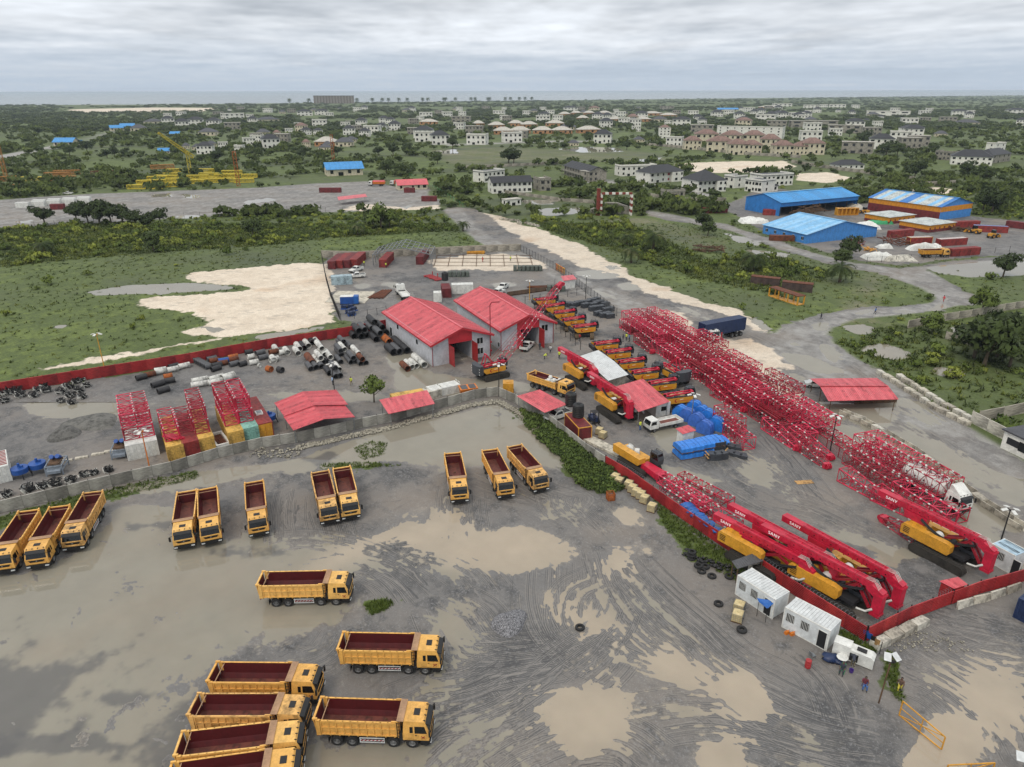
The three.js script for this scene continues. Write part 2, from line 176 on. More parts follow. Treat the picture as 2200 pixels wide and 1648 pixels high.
function paint(zone, w, h, draw, bg = 0) {
const c = document.createElement('canvas'); c.width = w; c.height = h;
const g = c.getContext('2d'); g.fillStyle = `rgb(${bg},${bg},${bg})`; g.fillRect(0,0, w, h);
g.setTransform(w / (zone.x1 - zone.x0),0,0, h / (zone.z1 - zone.z0),-zone.x0 * w / (zone.x1 - zone.x0),-zone.z0 * h / (zone.z1 - zone.z0));
draw(g);
const d = g.getImageData(0,0, w, h).data, out = new Float32Array(w * h);
for (let i = 0; i < out.length; i++) out[i] = d[i * 4] / 255;
return out;
}
function poly(g, P) { g.beginPath(); P.forEach(([x, z], i) => i ? g.lineTo(x, z) : g.moveTo(x, z)); g.closePath(); g.fill(); }
// wheel ruts: bundles of parallel lines along smooth paths
const RUTS = [
[[[-96.3,-184.5],[-82.1,-186.7],[-64.6,-191.3],[-53.4,-198.6]],6],[[[-96.6,-212.5],[-80,-205.7],[-65.3,-212.3],[-58.2,-218.2]],6],[[[-69.9,-164.1],[-58,-169.7],[-48.2,-176.9]],6],
[[[11.78,-43.2],[9.34,-45.5],[5.66,-45.5],[.74,-43.3]],5],[[[3.11,-43.2],[-.89,-47.5],[-4.13,-52.9],[-5.61,-58],[-7.83,-63.8]],6],[[[-7.9,-64.6],[-4.63,-62.3],[-1.99,-58.3],[2.36,-57.3],[7.67,-57.6]],6],[[[7.67,-57.6],[2.79,-56],[-4.26,-55.4],[-6.71,-56.7]],6],
[[[3.96,-72.3],[3.59,-63.8],[4.63,-59.3],[7.51,-56],[11.01,-54.1]],5],[[[9.38,-72.3],[8.86,-64.5],[9.89,-60],[12.91,-57.3],[17.74,-55.3]],5],[[[11.61,-74.2],[12.34,-67],[14.1,-61.5],[16.75,-57.3],[20.05,-53.5]],6],[[[10.39,-68.7],[6.9,-66.1],[5.77,-61.5],[6.73,-58]],5],
[[[13.66,-72.3],[16.87,-65.3],[19.81,-60],[22.41,-55.3],[26.7,-51.7]],6],[[[1.29,-51.8],[6.14,-56.6],[9.89,-60],[12,-64.5]],4],[[[6.7,-52.3],[9.24,-54.7],[11.91,-58.6]],3],[[[16.64,-50.6],[20.79,-46.9],[26.5,-44.5],[31.7,-43.6]],5],[[[10.45,-47.4],[17,-48.5],[23.04,-47.4],[28.5,-45.4]],5],
[[[18.67,-55.3],[22.79,-50.6],[26.8,-47.4],[32.6,-45.4]],6],[[[28.5,-56.6],[30.1,-53.5],[30.5,-50],[29.7,-45.4]],3],[[[42.5,-60.7],[45.1,-56.6],[48.3,-54],[52.4,-53.4]],6],[[[41.8,-56.6],[44.7,-53.4],[45.4,-48.9],[43.6,-43.5]],6],[[[45.4,-61.4],[49.5,-59.9],[55.5,-57.9]],5],[[[36.8,-54.1],[40.1,-51.7],[41.9,-47.4],[41.3,-43.2]],5],
[[[-12.78,-69.6],[-11.68,-74.2],[-8.71,-80.5],[-6.81,-90.1]],4],[[[-9.46,-69.6],[-8.95,-76.2],[-9.1,-85.1]],5],[[[-6.13,-69.6],[-6.64,-77.2],[-7.48,-85.1],[-7.58,-91.5]],5],[[[-25.7,-83.9],[-22.87,-77.3],[-20.75,-70.5]],4],[[[-32.9,-88.9],[-31.4,-81.6],[-29.2,-75.3]],5],[[[-33.9,-81.6],[-32.2,-76.3],[-31.4,-72.4]],4],[[[-50.2,-81.7],[-47.3,-79.5],[-43,-75.3]],5],[[[-52.9,-78.4],[-48.1,-77.3],[-43.8,-78.4]],5],
[[[-31.5,-74.3],[-26.5,-75.3],[-19.64,-73.3],[-13.76,-68.7],[-10.42,-63.8]],5],[[[-26,-71.4],[-20.59,-72.3],[-13.89,-69.6],[-8.86,-63.8]],5],[[[-15.03,-73.3],[-10.41,-73.3],[-5.02,-69.6],[-2.13,-64.6]],5],[[[-6.89,-91.5],[-1.35,-87.5],[3.86,-85],[9.27,-80.4]],4],[[[-1.43,-94.2],[3.95,-87.5],[8.94,-83.8],[13.49,-75.1]],5],[[[3.11,-81.5],[7.58,-82.7],[9.8,-86.3],[5.16,-85],[2.51,-82.7]],3],[[[8.56,-79.3],[6.38,-83.8],[5.94,-87.5]],4],
[[[-10.71,-48.5],[-6.2,-50.7],[-.5,-52.3],[4.56,-54.1]],6],[[[-8.74,-43.3],[-4.67,-47.5],[1.27,-50.6]],6],[[[-8.97,-51.8],[-4.54,-52.4],[-.97,-54.8]],5],[[[-6.58,-45.5],[-.89,-47.5],[4.42,-51.8]],5],[[[-4,-43.3],[-.87,-46],[2.05,-47.4]],5],[[[-23.09,-54.2],[-18.93,-56.1],[-17.77,-59.4]],4],
[[[24.2,-95.6],[28.5,-90],[32,-83.8],[36.7,-79.2]],6],[[[34.4,-101.7],[36.5,-94.1],[41,-87.4],[43.8,-81.4]],6],[[[29.6,-106.8],[34.4,-101.7],[38.9,-92.7],[39.7,-83.7]],5],[[[40.5,-106.7],[42.2,-94.1],[42.2,-83.7]],5],[[[36.2,-85],[40.9,-83.7],[45.4,-78.1],[48.8,-74.1]],5],[[[24.9,-124.8],[27.6,-112.3],[32.9,-101.7]],4],
[[[-67.1,-116.5],[-58.3,-119.6],[-48.1,-125.1],[-36.2,-127.3],[-24.9,-125]],6],[[[-84.8,-112.7],[-74.4,-114.6],[-62.8,-112.6]],5],[[[-72.3,-103.7],[-68.8,-107.1],[-60.2,-107.1],[-55.5,-105.4]],4],[[[-46,-118.5],[-35.1,-122.8],[-22.79,-122.7],[-12.27,-122.7]],4],[[[-30.8,-181.9],[-29.6,-191],[-33.7,-201.1],[-42.5,-212.2]],4],[[[-29.5,-165.7],[-27.1,-181.9],[-29,-195.9],[-39.2,-218.1]],4],
[[[7.93,-237.5],[18.46,-211.8],[29.7,-190.7],[41.4,-173.1]],6],[[[11.67,-217.8],[23.77,-195.6],[35.5,-173.1],[42.6,-158.2],[50.7,-145.4],[53.3,-124.7]],6],[[[34,-211.7],[44.1,-185.9],[52.2,-165.3],[59.9,-148.4],[63.1,-126.9],[69,-112.1],[73.8,-100]],6],[[[54.8,-145.4],[56.8,-134.3],[55.2,-116.1],[54.5,-106.7]],4],[[[64.4,-158.1],[70.3,-165.2],[81,-168.9],[94.4,-172.8],[109.6,-178.9],[123.4,-190.2],[125.2,-200.1],[124.6,-217]],5],[[[52.2,-165.3],[56.8,-151.5],[58.7,-134.3],[63.1,-126.9]],4],[[[74.2,-158.1],[71,-145.3],[71,-134.3],[72.1,-118.1],[73.8,-100]],6],
[[[46.3,-144],[50.1,-137],[52.3,-127],[51.2,-112.2]],5],[[[66.9,-116],[69.3,-106.6],[70.4,-95.5],[72.8,-87.3]],5],[[[50.9,-118.1],[52.1,-108.5],[54,-97],[56.9,-88.6]],4],
];
function smoothPath(P, n) { return new THREE.CatmullRomCurve3(P.map(([x, z]) => new THREE.Vector3(x,0, z))).getPoints(n); }
function drawRuts(g, dense) {
const r = rngOf(5); g.lineCap = 'round';
for (const [P, n] of RUTS) {
const pts = smoothPath(P,46);
for (let k = 0; k < n * dense; k++) {
const off = (r() - .5) * n * .95, i0 = Math.floor(r() * 18), i1 = 46 - Math.floor(r() * 18), dark = r() < .58;
let on = true, left = 3 + r() * 9, w = .07 + r() * .24;
g.strokeStyle = dark ? `rgba(14,14,14,${.3 + r() * .5})` : `rgba(240,240,240,${.2 + r() * .4})`; g.lineWidth = w; g.beginPath();
for (let i = i0; i < i1; i++) {
const a = pts[i], b = pts[i + 1], dx = b.x - a.x, dz = b.z - a.z, l = Math.hypot(dx, dz) || 1, wob = off + (tap(TA, i * .02 + k * .3,.2) * .5);
const x = a.x - dz / l * wob, z = a.z + dx / l * wob;
if (i === i0 || !on) g.moveTo(x, z); else g.lineTo(x, z);
if (--left < 0) { on = !on; left = on ? 3 + r() * 9 : 1 + r() * 4; }
}
g.stroke();
}
for (let k = 0; k < n * 1.6; k++) { // tread lines of single wheel pairs
const off = (r() - .5) * n * 1.1, i0 = Math.floor(r() * 16), i1 = 46 - Math.floor(r() * 16), dark = r() < .6;
for (const side of [-.95,.95]) for (let q = 0; q < 4; q++) { g.strokeStyle = (q & 1) === (dark ? 0 : 1) ? `rgba(8,8,8,${.35 + r() * .4})` : `rgba(245,245,245,${.15 + r() * .4})`; g.lineWidth = .07 + r() * .05; g.beginPath(); for (let i = i0; i < i1; i++) { const a = pts[i], b = pts[i + 1], dx = b.x - a.x, dz = b.z - a.z, l = Math.hypot(dx, dz) || 1, o = off + side + q * .1; i === i0 ? g.moveTo(a.x - dz / l * o, a.z + dx / l * o) : g.lineTo(a.x - dz / l * o, a.z + dx / l * o); } g.stroke(); }
}
}
}
// loose short scrape marks where machines turned
function drawScrapes(g, box, count, seed, len) {
const r = rngOf(seed);
for (let i = 0; i < count; i++) {
const x = lerp(box[0], box[1], r()), z = lerp(box[2], box[3], r()), a = tap(TA, x / 90, z / 90) * 3.2 + (r() - .5) * .5, l = len * (.4 + r());
g.strokeStyle = r() < .55 ? `rgba(40,40,40,${.12 + r() * .22})` : `rgba(225,225,225,${.1 + r() * .18})`; g.lineWidth = .1 + r() * .28;
g.beginPath(); g.moveTo(x, z); g.quadraticCurveTo(x + Math.cos(a) * l, z + Math.sin(a) * l, x + Math.cos(a + .25) * l * 2, z + Math.sin(a + .25) * l * 2); g.stroke();
}
}
ZONES.forEach((Z, zi) => {
const mw = Z.mw = Z.fine ? 1024 : Z.w, mh = Z.mh = Z.fine ? Math.round(Z.h / 2) : Z.h, mpp = (Z.x1 - Z.x0) / mw;
const soft = (a, m) => { const r = Math.max(1, Math.round(m / mpp / 2)); return blur(a, mw, mh, r, r); };
const fill = (list) => (g) => { g.fillStyle = '#fff'; for (const P of list) poly(g, P); };
Z.mud = soft(paint(Z, mw, mh, (g) => { fill(MUD)(g); g.fillStyle = '#000'; for (const P of VEG) poly(g, P); }),1.2); Z.sand = soft(paint(Z, mw, mh, fill(SAND)),1.4); Z.road = soft(paint(Z, mw, mh, fill(TRACK)),1);
Z.clear = soft(paint(Z, mw, mh, fill(CLEAR)),4); Z.bush = soft(paint(Z, mw, mh, fill(BUSH)),3);
Z.water = soft(paint(Z, mw, mh, (g) => { g.fillStyle = '#242424'; for (const P of RUTWET) poly(g, P); fill(WATER.map((e) => e[0]))(g); }), Z.fine ? 2.4 : 1.2);
Z.rough = soft(paint(Z, mw, mh, (g) => { g.fillStyle = '#b0b0b0'; for (const P of RUTWET) poly(g, P); for (const [P, e] of WATER) { const v = Math.round(e * 127); g.fillStyle = g.strokeStyle = `rgb(${v},${v},${v})`; g.lineWidth = 5; poly(g, P); g.stroke(); } }),1);
Z.rut = Z.fine ? paint(Z, Z.w, Z.h, (g) => { drawScrapes(g,[Z.x0, Z.x1, Z.z0, Z.z1], Z.fine < 2 ? 5000 : 2600,3 + zi, Z.fine < 2 ? 1.8 : 1.1); drawRuts(g, Z.fine < 2 ? 2.2 : 3.4); },128) : null;
if (Z.rut) Z.low = blur(Z.rut.slice(), Z.w, Z.h, Z.fine, Z.fine);
});
const zoneAt = (x, z) => ZONES.find((Z) => z >= Z.z0 && x <= (Z.end ?? 1e9)) || ZONES[4];
function mask(Z, name, x, z) {
const a = Z[name], big = name === 'rut' || name === 'low'; if (!a) return big ? .5 : 0;
const w = big ? Z.w : Z.mw, h = big ? Z.h : Z.mh;
const u = clamp((x - Z.x0) / (Z.x1 - Z.x0) * w - .5,0, w - 1.001), v = clamp((z - Z.z0) / (Z.z1 - Z.z0) * h - .5,0, h - 1.001), i = u | 0, j = v | 0, s = u - i, t = v - j, k = j * w + i;
return (a[k] * (1 - s) + a[k + 1] * s) * (1 - t) + (a[k + w] * (1 - s) + a[k + w + 1] * s) * t;
}
const coastAt = (x) => -3340 - .7 * (x + 1500) * (x > -1500 ? 1 : .25);   // the shore runs off to the right
// everything about the ground at one point
const S = {};
function survey(x, z, Z = zoneAt(x, z)) {
const wx = x + tap(TB, x / 22, z / 22) * 1.1 + tap(TA, x / 160, z / 160) * 1.2, wz = z + tap(TB, x / 22 + .5, z / 22 + .3) * 1.1;
S.mud = sstep(.35,.65, mask(Z, 'mud', wx, wz)); S.sand = sstep(.3,.7, mask(Z, 'sand', wx, wz) + tap(TA, x / 14, z / 14) * .18); S.road = mask(Z, 'road', x, z);
S.clear = mask(Z, 'clear', wx, wz); S.bush = mask(Z, 'bush', wx, wz); S.rut = mask(Z, 'rut', x, z) - .5; const low = mask(Z, 'low', x, z) - .5;
const n = tap(TA, x / 31, z / 31), f = tap(TB, x / 9, z / 9);
const rg = mask(Z, 'rough', x, z) * 2, wt = mask(Z, 'water', x + f * .6, z + n * .8);
let h = .07 - .14 * sstep(.05,.95, wt) + low * (.07 + .36 * rg) + f * .014 * (1 + rg) + n * .022 * (1 + rg) + tap(TC, x / 13, z / 13) * .012 * rg;
const dry = 1 - sstep(.0,.06, wt);
h = Math.max(h, low < -.07 && rg > .05 ? -1 : lerp(-.3,.018, dry));
if (S.mud < .5) h = Math.max(h, lerp(.05,-.3, sstep(.03,.3, wt)));
if (S.sand > .4) h += .06 * S.sand;
if (z < -2400) { const c = coastAt(x); h = z < c ? -6 : h + 1.5; }
S.h = h; S.wet = sstep(.1,.0, h) * S.mud; S.w = wt;
return S;
}
const groundY = (x, z) => Math.max(-.05, survey(x, z).h);
const lin = (r, g, b) => [r, g, b].map((c) => { c /= 255; return c <= .04045 ? c / 12.92 : ((c + .055) / 1.055) ** 2.4; });
const enc = (v) => Math.round(255 * clamp(v <= .0031308 ? v * 12.92 : 1.055 * v ** (1 / 2.4) - .055));
function mix3(o, c, t) { o[0] += (c[0] - o[0]) * t; o[1] += (c[1] - o[1]) * t; o[2] += (c[2] - o[2]) * t; }
const CL = { mud: [.135,.13,.124], mudDark: [.05,.05,.051], ridge: [.22,.205,.185], mudBrown: [.185,.158,.13], pebble: [.28,.28,.28], silt: [.31,.27,.21], sand: [.54,.46,.36], sandPale: [.63,.55,.44], sandRust: [.4,.26,.15], grass: [.072,.102,.02], grassLight: [.122,.16,.03], grassDark: [.036,.05,.013], straw: [.13,.12,.05], bush: [.07,.095,.024], wood: [.056,.074,.03], road: [.27,.262,.245] };
function texture(w, h, fn, srgb = true, x = {}) {
const d = new Uint8Array(w * h * 4);
for (let j = 0; j < h; j++) for (let i = 0; i < w; i++) { const k = (j * w + i) * 4, c = fn(i, j); d[k] = c[0]; d[k + 1] = c[1]; d[k + 2] = c[2]; d[k + 3] = 255; }
const t = new THREE.DataTexture(d, w, h); t.magFilter = THREE.LinearFilter; t.minFilter = THREE.LinearMipmapLinearFilter; t.wrapS = t.wrapT = THREE.RepeatWrapping;
if (srgb) t.colorSpace = THREE.SRGBColorSpace; t.needsUpdate = true; return Object.assign(t, x);
}
ZONES.forEach((Z, zi) => {
const rr = rngOf(77 + zi), col = [0,0,0], out = [0,0,0];
const rough = Z.fine ? new Uint8Array(Z.w * Z.h) : null;
Z.map = texture(Z.w, Z.h, (i, j) => {
const x = lerp(Z.x0, Z.x1, (i + .5) / Z.w), z = lerp(Z.z1, Z.z0, (j + .5) / Z.h);
const s = survey(x, z, Z), a = tap(TA, x / 57, z / 57), b = tap(TB, x / 17, z / 17), c = tap(TC, x / 6.3, z / 6.3), e = tap(TA, x / 210, z / 210), j1 = rr() - .5;
// mud and crushed stone
col[0] = CL.mud[0]; col[1] = CL.mud[1]; col[2] = CL.mud[2];
mix3(col, CL.mudBrown, clamp(.25 + a * .55 + e * .5) * .75); mix3(col, CL.mudDark, clamp(b * .7 - a * .45 + .15) * .95 * (1 - .3 * s.sand));
mix3(col, CL.pebble, clamp((c + b * .4 - .35) * 1.1) * .4 + (j1 > .44 ? .3 : 0)); mix3(col, s.rut < 0 ? CL.mudDark : CL.ridge, clamp(Math.abs(s.rut) * 2.6) * .85);
mix3(col, CL.silt, sstep(.07,.0, s.h) * clamp(.3 + b * .7 + c * .3) * .45);
mix3(col, CL.road, s.road * clamp(.42 + b * .5 + c * .2));
if (s.sand > 0) { const k = 1 + c * .1 + j1 * .14; out[0] = CL.sand[0]; out[1] = CL.sand[1]; out[2] = CL.sand[2]; mix3(out, CL.sandPale, clamp(.5 + b * .6 + a * .3)); mix3(out, CL.sandRust, clamp(a * .9 - .42) * .6); mix3(out, CL.mud, clamp(tap(TB, x / 30, z / 12) * 1.2 - .55) * .4); mix3(col,[out[0] * k, out[1] * k, out[2] * k], s.sand * (s.mud > .5 ? .86 : 1)); }
// plants where nothing is worked
const g = (1 - s.mud) * (1 - s.sand);
if (g > 0) {
out[0] = CL.grass[0]; out[1] = CL.grass[1]; out[2] = CL.grass[2];
mix3(out, CL.grassLight, clamp(b * .8 + a * .5 + .12) * .8); mix3(out, CL.grassDark, clamp(c * .75 - b * .2 + .1) * .75); mix3(out, CL.straw, clamp(e * 1.2 + c * .3 - .25) * .35 + s.clear * clamp(.5 + b) * .6);
mix3(out, CL.mudBrown, s.clear * clamp(.2 + c + a) * .6); mix3(out, CL.bush, s.bush * clamp(.45 + b * .8)); mix3(out, CL.road, s.road);
{ const wood = clamp(.25 + e * .9); mix3(out, CL.wood, wood * clamp(.75 + a * .6 + b * .3)); if (zi > 3) { mix3(out, CL.grass, clamp(a * 1.2 + e - .25) * .6); mix3(out, CL.sandPale, clamp((coastAt(x) + 55 - z) / 30) * (z < -2400 ? 1 : 0)); } }
mix3(out, CL.mudDark, sstep(.03,-.02, s.h) * .7);
const k = 1 + j1 * .35; mix3(col,[out[0] * k, out[1] * k, out[2] * k], g);
}
if (rough) rough[j * Z.w + i] = 255 * clamp(.86 - .42 * s.wet * s.mud * (1 - s.sand * .6) + c * .08,.3,.95);
const k = 1 + j1 * .16; return [enc(col[0] * k), enc(col[1] * k), enc(col[2] * k)];
});
Z.map.wrapS = Z.map.wrapT = THREE.ClampToEdgeWrapping;
const m = Z.mat = new THREE.MeshStandardMaterial({ map: Z.map, roughness: rough ? 1 : .92, metalness: 0 });
if (rough) { m.roughnessMap = texture(Z.w, Z.h, (i, j) => { const v = rough[j * Z.w + i]; return [v, v, v]; }, false); m.bumpMap = Z.map; m.bumpScale = Z.fine < 2 ? .1 : .06; }
});
{ // one ground mesh, its four distance bands meeting edge to edge
const pos = [], uv = [], idx = [], groups = [];
ZONES.forEach((Z, zi) => {
const start = idx.length;
for (const [x0, x1, z0, z1, cell] of Z.meshes) {
const nx = Math.ceil((x1 - x0) / cell), nz = Math.ceil((z1 - z0) / cell), base = pos.length / 3;
for (let j = 0; j <= nz; j++) for (let i = 0; i <= nx; i++) {
const x = lerp(x0, x1, i / nx), z = lerp(z1 + (z1 < -40 ? .3 : 0), z0 - .3, j / nz);
pos.push(x, survey(x, z, Z).h, z); uv.push((x - Z.x0) / (Z.x1 - Z.x0), (Z.z1 - z) / (Z.z1 - Z.z0));
}
const w = nx + 1;
for (let j = 0; j < nz; j++) for (let i = 0; i < nx; i++) { const a = base + j * w + i; idx.push(a, a + 1, a + w, a + 1, a + w + 1, a + w); }
}
groups.push([start, idx.length - start, zi]);
});
const g = new THREE.BufferGeometry(); g.setAttribute('position', new THREE.Float32BufferAttribute(pos,3)); g.setAttribute('uv', new THREE.Float32BufferAttribute(uv,2)); g.setIndex(idx);
groups.forEach((a) => g.addGroup(...a)); g.computeVertexNormals();
const m = new THREE.Mesh(g, ZONES.map((Z) => Z.mat)); m.name = 'ground'; m.receiveShadow = true; m.userData = { kind: 'structure', label: 'muddy yard, sand and green bushland', category: 'ground' }; scene.add(m);
}
{ // standing water: one level sheet that fills every hollow and rut
const Z = { x0: -130, x1: 130, z0: -290, z1: -30 };
const clay = blur(paint(Z,512,512, (g) => { g.fillStyle = '#fff'; for (let i = WHITEISH; i < 21; i++) if (i !== 7) poly(g, WATER[i][0]); g.lineWidth = 4; g.strokeStyle = '#fff'; for (let i = WHITEISH; i < 21; i++) if (i !== 7) { g.beginPath(); WATER[i][0].forEach(([x, z], k) => k ? g.lineTo(x, z) : g.moveTo(x, z)); g.closePath(); g.stroke(); } }),512,512,3,3);
const shoal = [[[-46.9,-52.4],9,5.5],[[-37.4,-50.7],5,1.2],[[-39.7,-45.6],6,1],[[-29.5,-47.5],5,4],[[-33.5,-73.3],6,1.6],[[-29.1,-98],4,2],[[-19.74,-94.3],3,1.2],[[-47.3,-79.5],6,1.3]];
const map = texture(1024,1024, (i, j) => {
const x = lerp(Z.x0, Z.x1, i / 1024), z = lerp(Z.z1, Z.z0, j / 1024), k = clay[Math.min(511,511 - (j >> 1)) * 512 + (i >> 1)];
const n = tap(TA, x / 38, z / 38), b = tap(TB, x / 21, z / 21), c = [.225,.21,.168];
mix3(c,[.36,.3,.225], k * .85); mix3(c,[.23,.205,.16], clamp(n * .6 + .2) * (1 - k * .6));
for (const [[sx, sz], rx, rz] of shoal) { const d = Math.hypot((x - sx) / rx, (z - sz) / rz) + b * .55 + n * .4; mix3(c,[.1,.098,.095], sstep(1.1,.5, d) * .8); }
const q = 1 + b * .05; return [enc(c[0] * q), enc(c[1] * q), enc(c[2] * q)];
});
map.wrapS = map.wrapT = THREE.ClampToEdgeWrapping;
const ripple = texture(512,512, (i, j) => { const v = 128 + TC[j * 512 + i] * 60 + TB[j * 512 + i] * 40; return [v, v, v]; }, false); ripple.repeat.set(26,26);
const g = new THREE.PlaneGeometry(1500,1500).rotateX(-Math.PI / 2), p = g.attributes.position, u = g.attributes.uv;
for (let i = 0; i < p.count; i++) { p.setZ(i, p.getZ(i) - 760); u.setXY(i, (p.getX(i) - Z.x0) / (Z.x1 - Z.x0), (Z.z1 - p.getZ(i)) / (Z.z1 - Z.z0)); }
const m = new THREE.Mesh(g, new THREE.MeshPhysicalMaterial({ map, roughness: .035, ior: 1.33, bumpMap: ripple, bumpScale: .0006 })); m.name = 'water'; m.receiveShadow = true; m.userData = { kind: 'structure', label: 'muddy standing water and puddles', category: 'water' }; scene.add(m);
const sg = new THREE.PlaneGeometry(90000,45000).rotateX(-Math.PI / 2); sg.translate(0,-1.2,-2300 - 22500);
const sm = new THREE.Mesh(sg, new THREE.MeshPhysicalMaterial({ color: new THREE.Color(.16,.19,.2), roughness: .22, ior: 1.33 })); sm.name = 'sea'; sm.userData = { kind: 'structure', label: 'grey sea on the horizon', category: 'sea' }; scene.add(sm);
}
// ---------------------------------------------------------------- kit: shapes, materials, things and parts
class Geo {
constructor() { this.p = []; this.n = []; this.u = []; this.m = null; }
at(m) { this.m = m; return this; }
tri(a, b, c, na, nb, nc) {
if (!na) { const ux = b[0] - a[0], uy = b[1] - a[1], uz = b[2] - a[2], vx = c[0] - a[0], vy = c[1] - a[1], vz = c[2] - a[2]; let x = uy * vz - uz * vy, y = uz * vx - ux * vz, z = ux * vy - uy * vx; const l = Math.hypot(x, y, z) || 1; na = nb = nc = [x / l, y / l, z / l]; }
for (const [v, k] of [[a, na],[b, nb],[c, nc]]) {
const f = Math.abs(na[0]), g = Math.abs(na[1]), h = Math.abs(na[2]);
if (g >= f && g >= h) this.u.push(v[0], v[2]); else if (f >= h) this.u.push(v[2], v[1]); else this.u.push(v[0], v[1]);
if (this.m) { const q = V.set(...v).applyMatrix4(this.m); this.p.push(q.x, q.y, q.z); const t = V.set(...k).transformDirection(this.m); this.n.push(t.x, t.y, t.z); } else { this.p.push(...v); this.n.push(...k); }
}
return this;
}
leaf(a, b, c, N) { const ux = b[0] - a[0], uy = b[1] - a[1], uz = b[2] - a[2], vx = c[0] - a[0], vy = c[1] - a[1], vz = c[2] - a[2]; return (uy * vz - uz * vy) * N[0] + (uz * vx - ux * vz) * N[1] + (ux * vy - uy * vx) * N[2] < 0 ? this.tri(a, c, b, N, N, N) : this.tri(a, b, c, N, N, N); } // wound so that its front is the side its normal points to
quad(a, b, c, d) { this.tri(a, b, c); return this.tri(a, c, d); }
hull8(v) { const q = (a, b, c, d) => this.quad(v[a], v[b], v[c], v[d]); q(0,1,2,3); q(7,6,5,4); q(4,5,1,0); q(5,6,2,1); q(6,7,3,2); q(7,4,0,3); return this; } // bottom 0-3 as seen from below, top 4-7
box(x0, x1, y0, y1, z0, z1) { return this.hull8([[x0, y0, z0],[x1, y0, z0],[x1, y0, z1],[x0, y0, z1],[x0, y1, z0],[x1, y1, z0],[x1, y1, z1],[x0, y1, z1]]); }
cbox(x, y, z, sx, sy, sz) { return this.box(x - sx / 2, x + sx / 2, y - sy / 2, y + sy / 2, z - sz / 2, z + sz / 2); }
bar(a, b, w, h = w) { // square bar from a to b
const d = new THREE.Vector3(b[0] - a[0], b[1] - a[1], b[2] - a[2]), l = d.length(); d.normalize();
const s = Math.abs(d.y) > .95 ? new THREE.Vector3(1,0,0) : new THREE.Vector3(0,1,0), r = new THREE.Vector3().crossVectors(d, s).normalize(), u = new THREE.Vector3().crossVectors(r, d);
const c = (o, i, j) => [o[0] + r.x * i * w / 2 + u.x * j * h / 2, o[1] + r.y * i * w / 2 + u.y * j * h / 2, o[2] + r.z * i * w / 2 + u.z * j * h / 2];
const A = [c(a,-1,-1), c(a,1,-1), c(a,1,1), c(a,-1,1)], B = [c(b,-1,-1), c(b,1,-1), c(b,1,1), c(b,-1,1)];
this.quad(A[3], A[2], A[1], A[0]); this.quad(B[0], B[1], B[2], B[3]);
for (let i = 0; i < 4; i++) { const j = (i + 1) % 4; this.quad(A[i], A[j], B[j], B[i]); } return this;
}
tube(a, b, r, n = 5, r2 = r, cap = false) {
const d = new THREE.Vector3(b[0] - a[0], b[1] - a[1], b[2] - a[2]).normalize(), s = Math.abs(d.y) > .9 ? new THREE.Vector3(1,0,0) : new THREE.Vector3(0,1,0), e = new THREE.Vector3().crossVectors(d, s).normalize(), f = new THREE.Vector3().crossVectors(d, e);
const ring = (o, q) => Array.from({ length: n }, (_, i) => { const t = i / n * 2 * Math.PI, c = Math.cos(t), w = Math.sin(t), k = [e.x * c + f.x * w, e.y * c + f.y * w, e.z * c + f.z * w]; return [[o[0] + k[0] * q, o[1] + k[1] * q, o[2] + k[2] * q], k]; });
const A = ring(a, r), B = ring(b, r2);
for (let i = 0; i < n; i++) { const j = (i + 1) % n; this.tri(A[i][0], A[j][0], B[j][0], A[i][1], A[j][1], B[j][1]); this.tri(A[i][0], B[j][0], B[i][0], A[i][1], B[j][1], B[i][1]); if (cap) { this.tri(a, A[j][0], A[i][0]); this.tri(b, B[i][0], B[j][0]); } }
return this;
}
path(pts, r, n = 5) { for (let i = 0; i + 1 < pts.length; i++) this.tube(pts[i], pts[i + 1], r, n); return this; }
lathe(o, axis, prof, n) { // prof: [[radius, along]...], axis 'x' | 'y' | 'z'
const P = (r, l, t) => { const c = Math.cos(t) * r, s = Math.sin(t) * r; return axis === 'y' ? [o[0] + c, o[1] + l, o[2] - s] : axis === 'x' ? [o[0] + l, o[1] + c, o[2] + s] : [o[0] + c, o[1] + s, o[2] + l]; };
for (let k = 0; k + 1 < prof.length; k++) {
const [r0, l0] = prof[k],[r1, l1] = prof[k + 1], L = Math.hypot(r1 - r0, l1 - l0) || 1, nr = (l1 - l0) / L, nl = -(r1 - r0) / L;
for (let i = 0; i < n; i++) {
const t0 = i / n * 2 * Math.PI, t1 = (i + 1) / n * 2 * Math.PI, a = P(r0, l0, t0), b = P(r0, l0, t1), c = P(r1, l1, t1), d = P(r1, l1, t0), z = [0,0,0];
const N = (t) => { const v = P(nr, nl, t); return [v[0] - o[0], v[1] - o[1], v[2] - o[2]]; }, n0 = N(t0), n1 = N(t1);
if (r0 > 1e-6) this.tri(a, b, c, n0, n1, n1); if (r1 > 1e-6) this.tri(a, c, d, n0, n1, n0);
}
} return this;
}
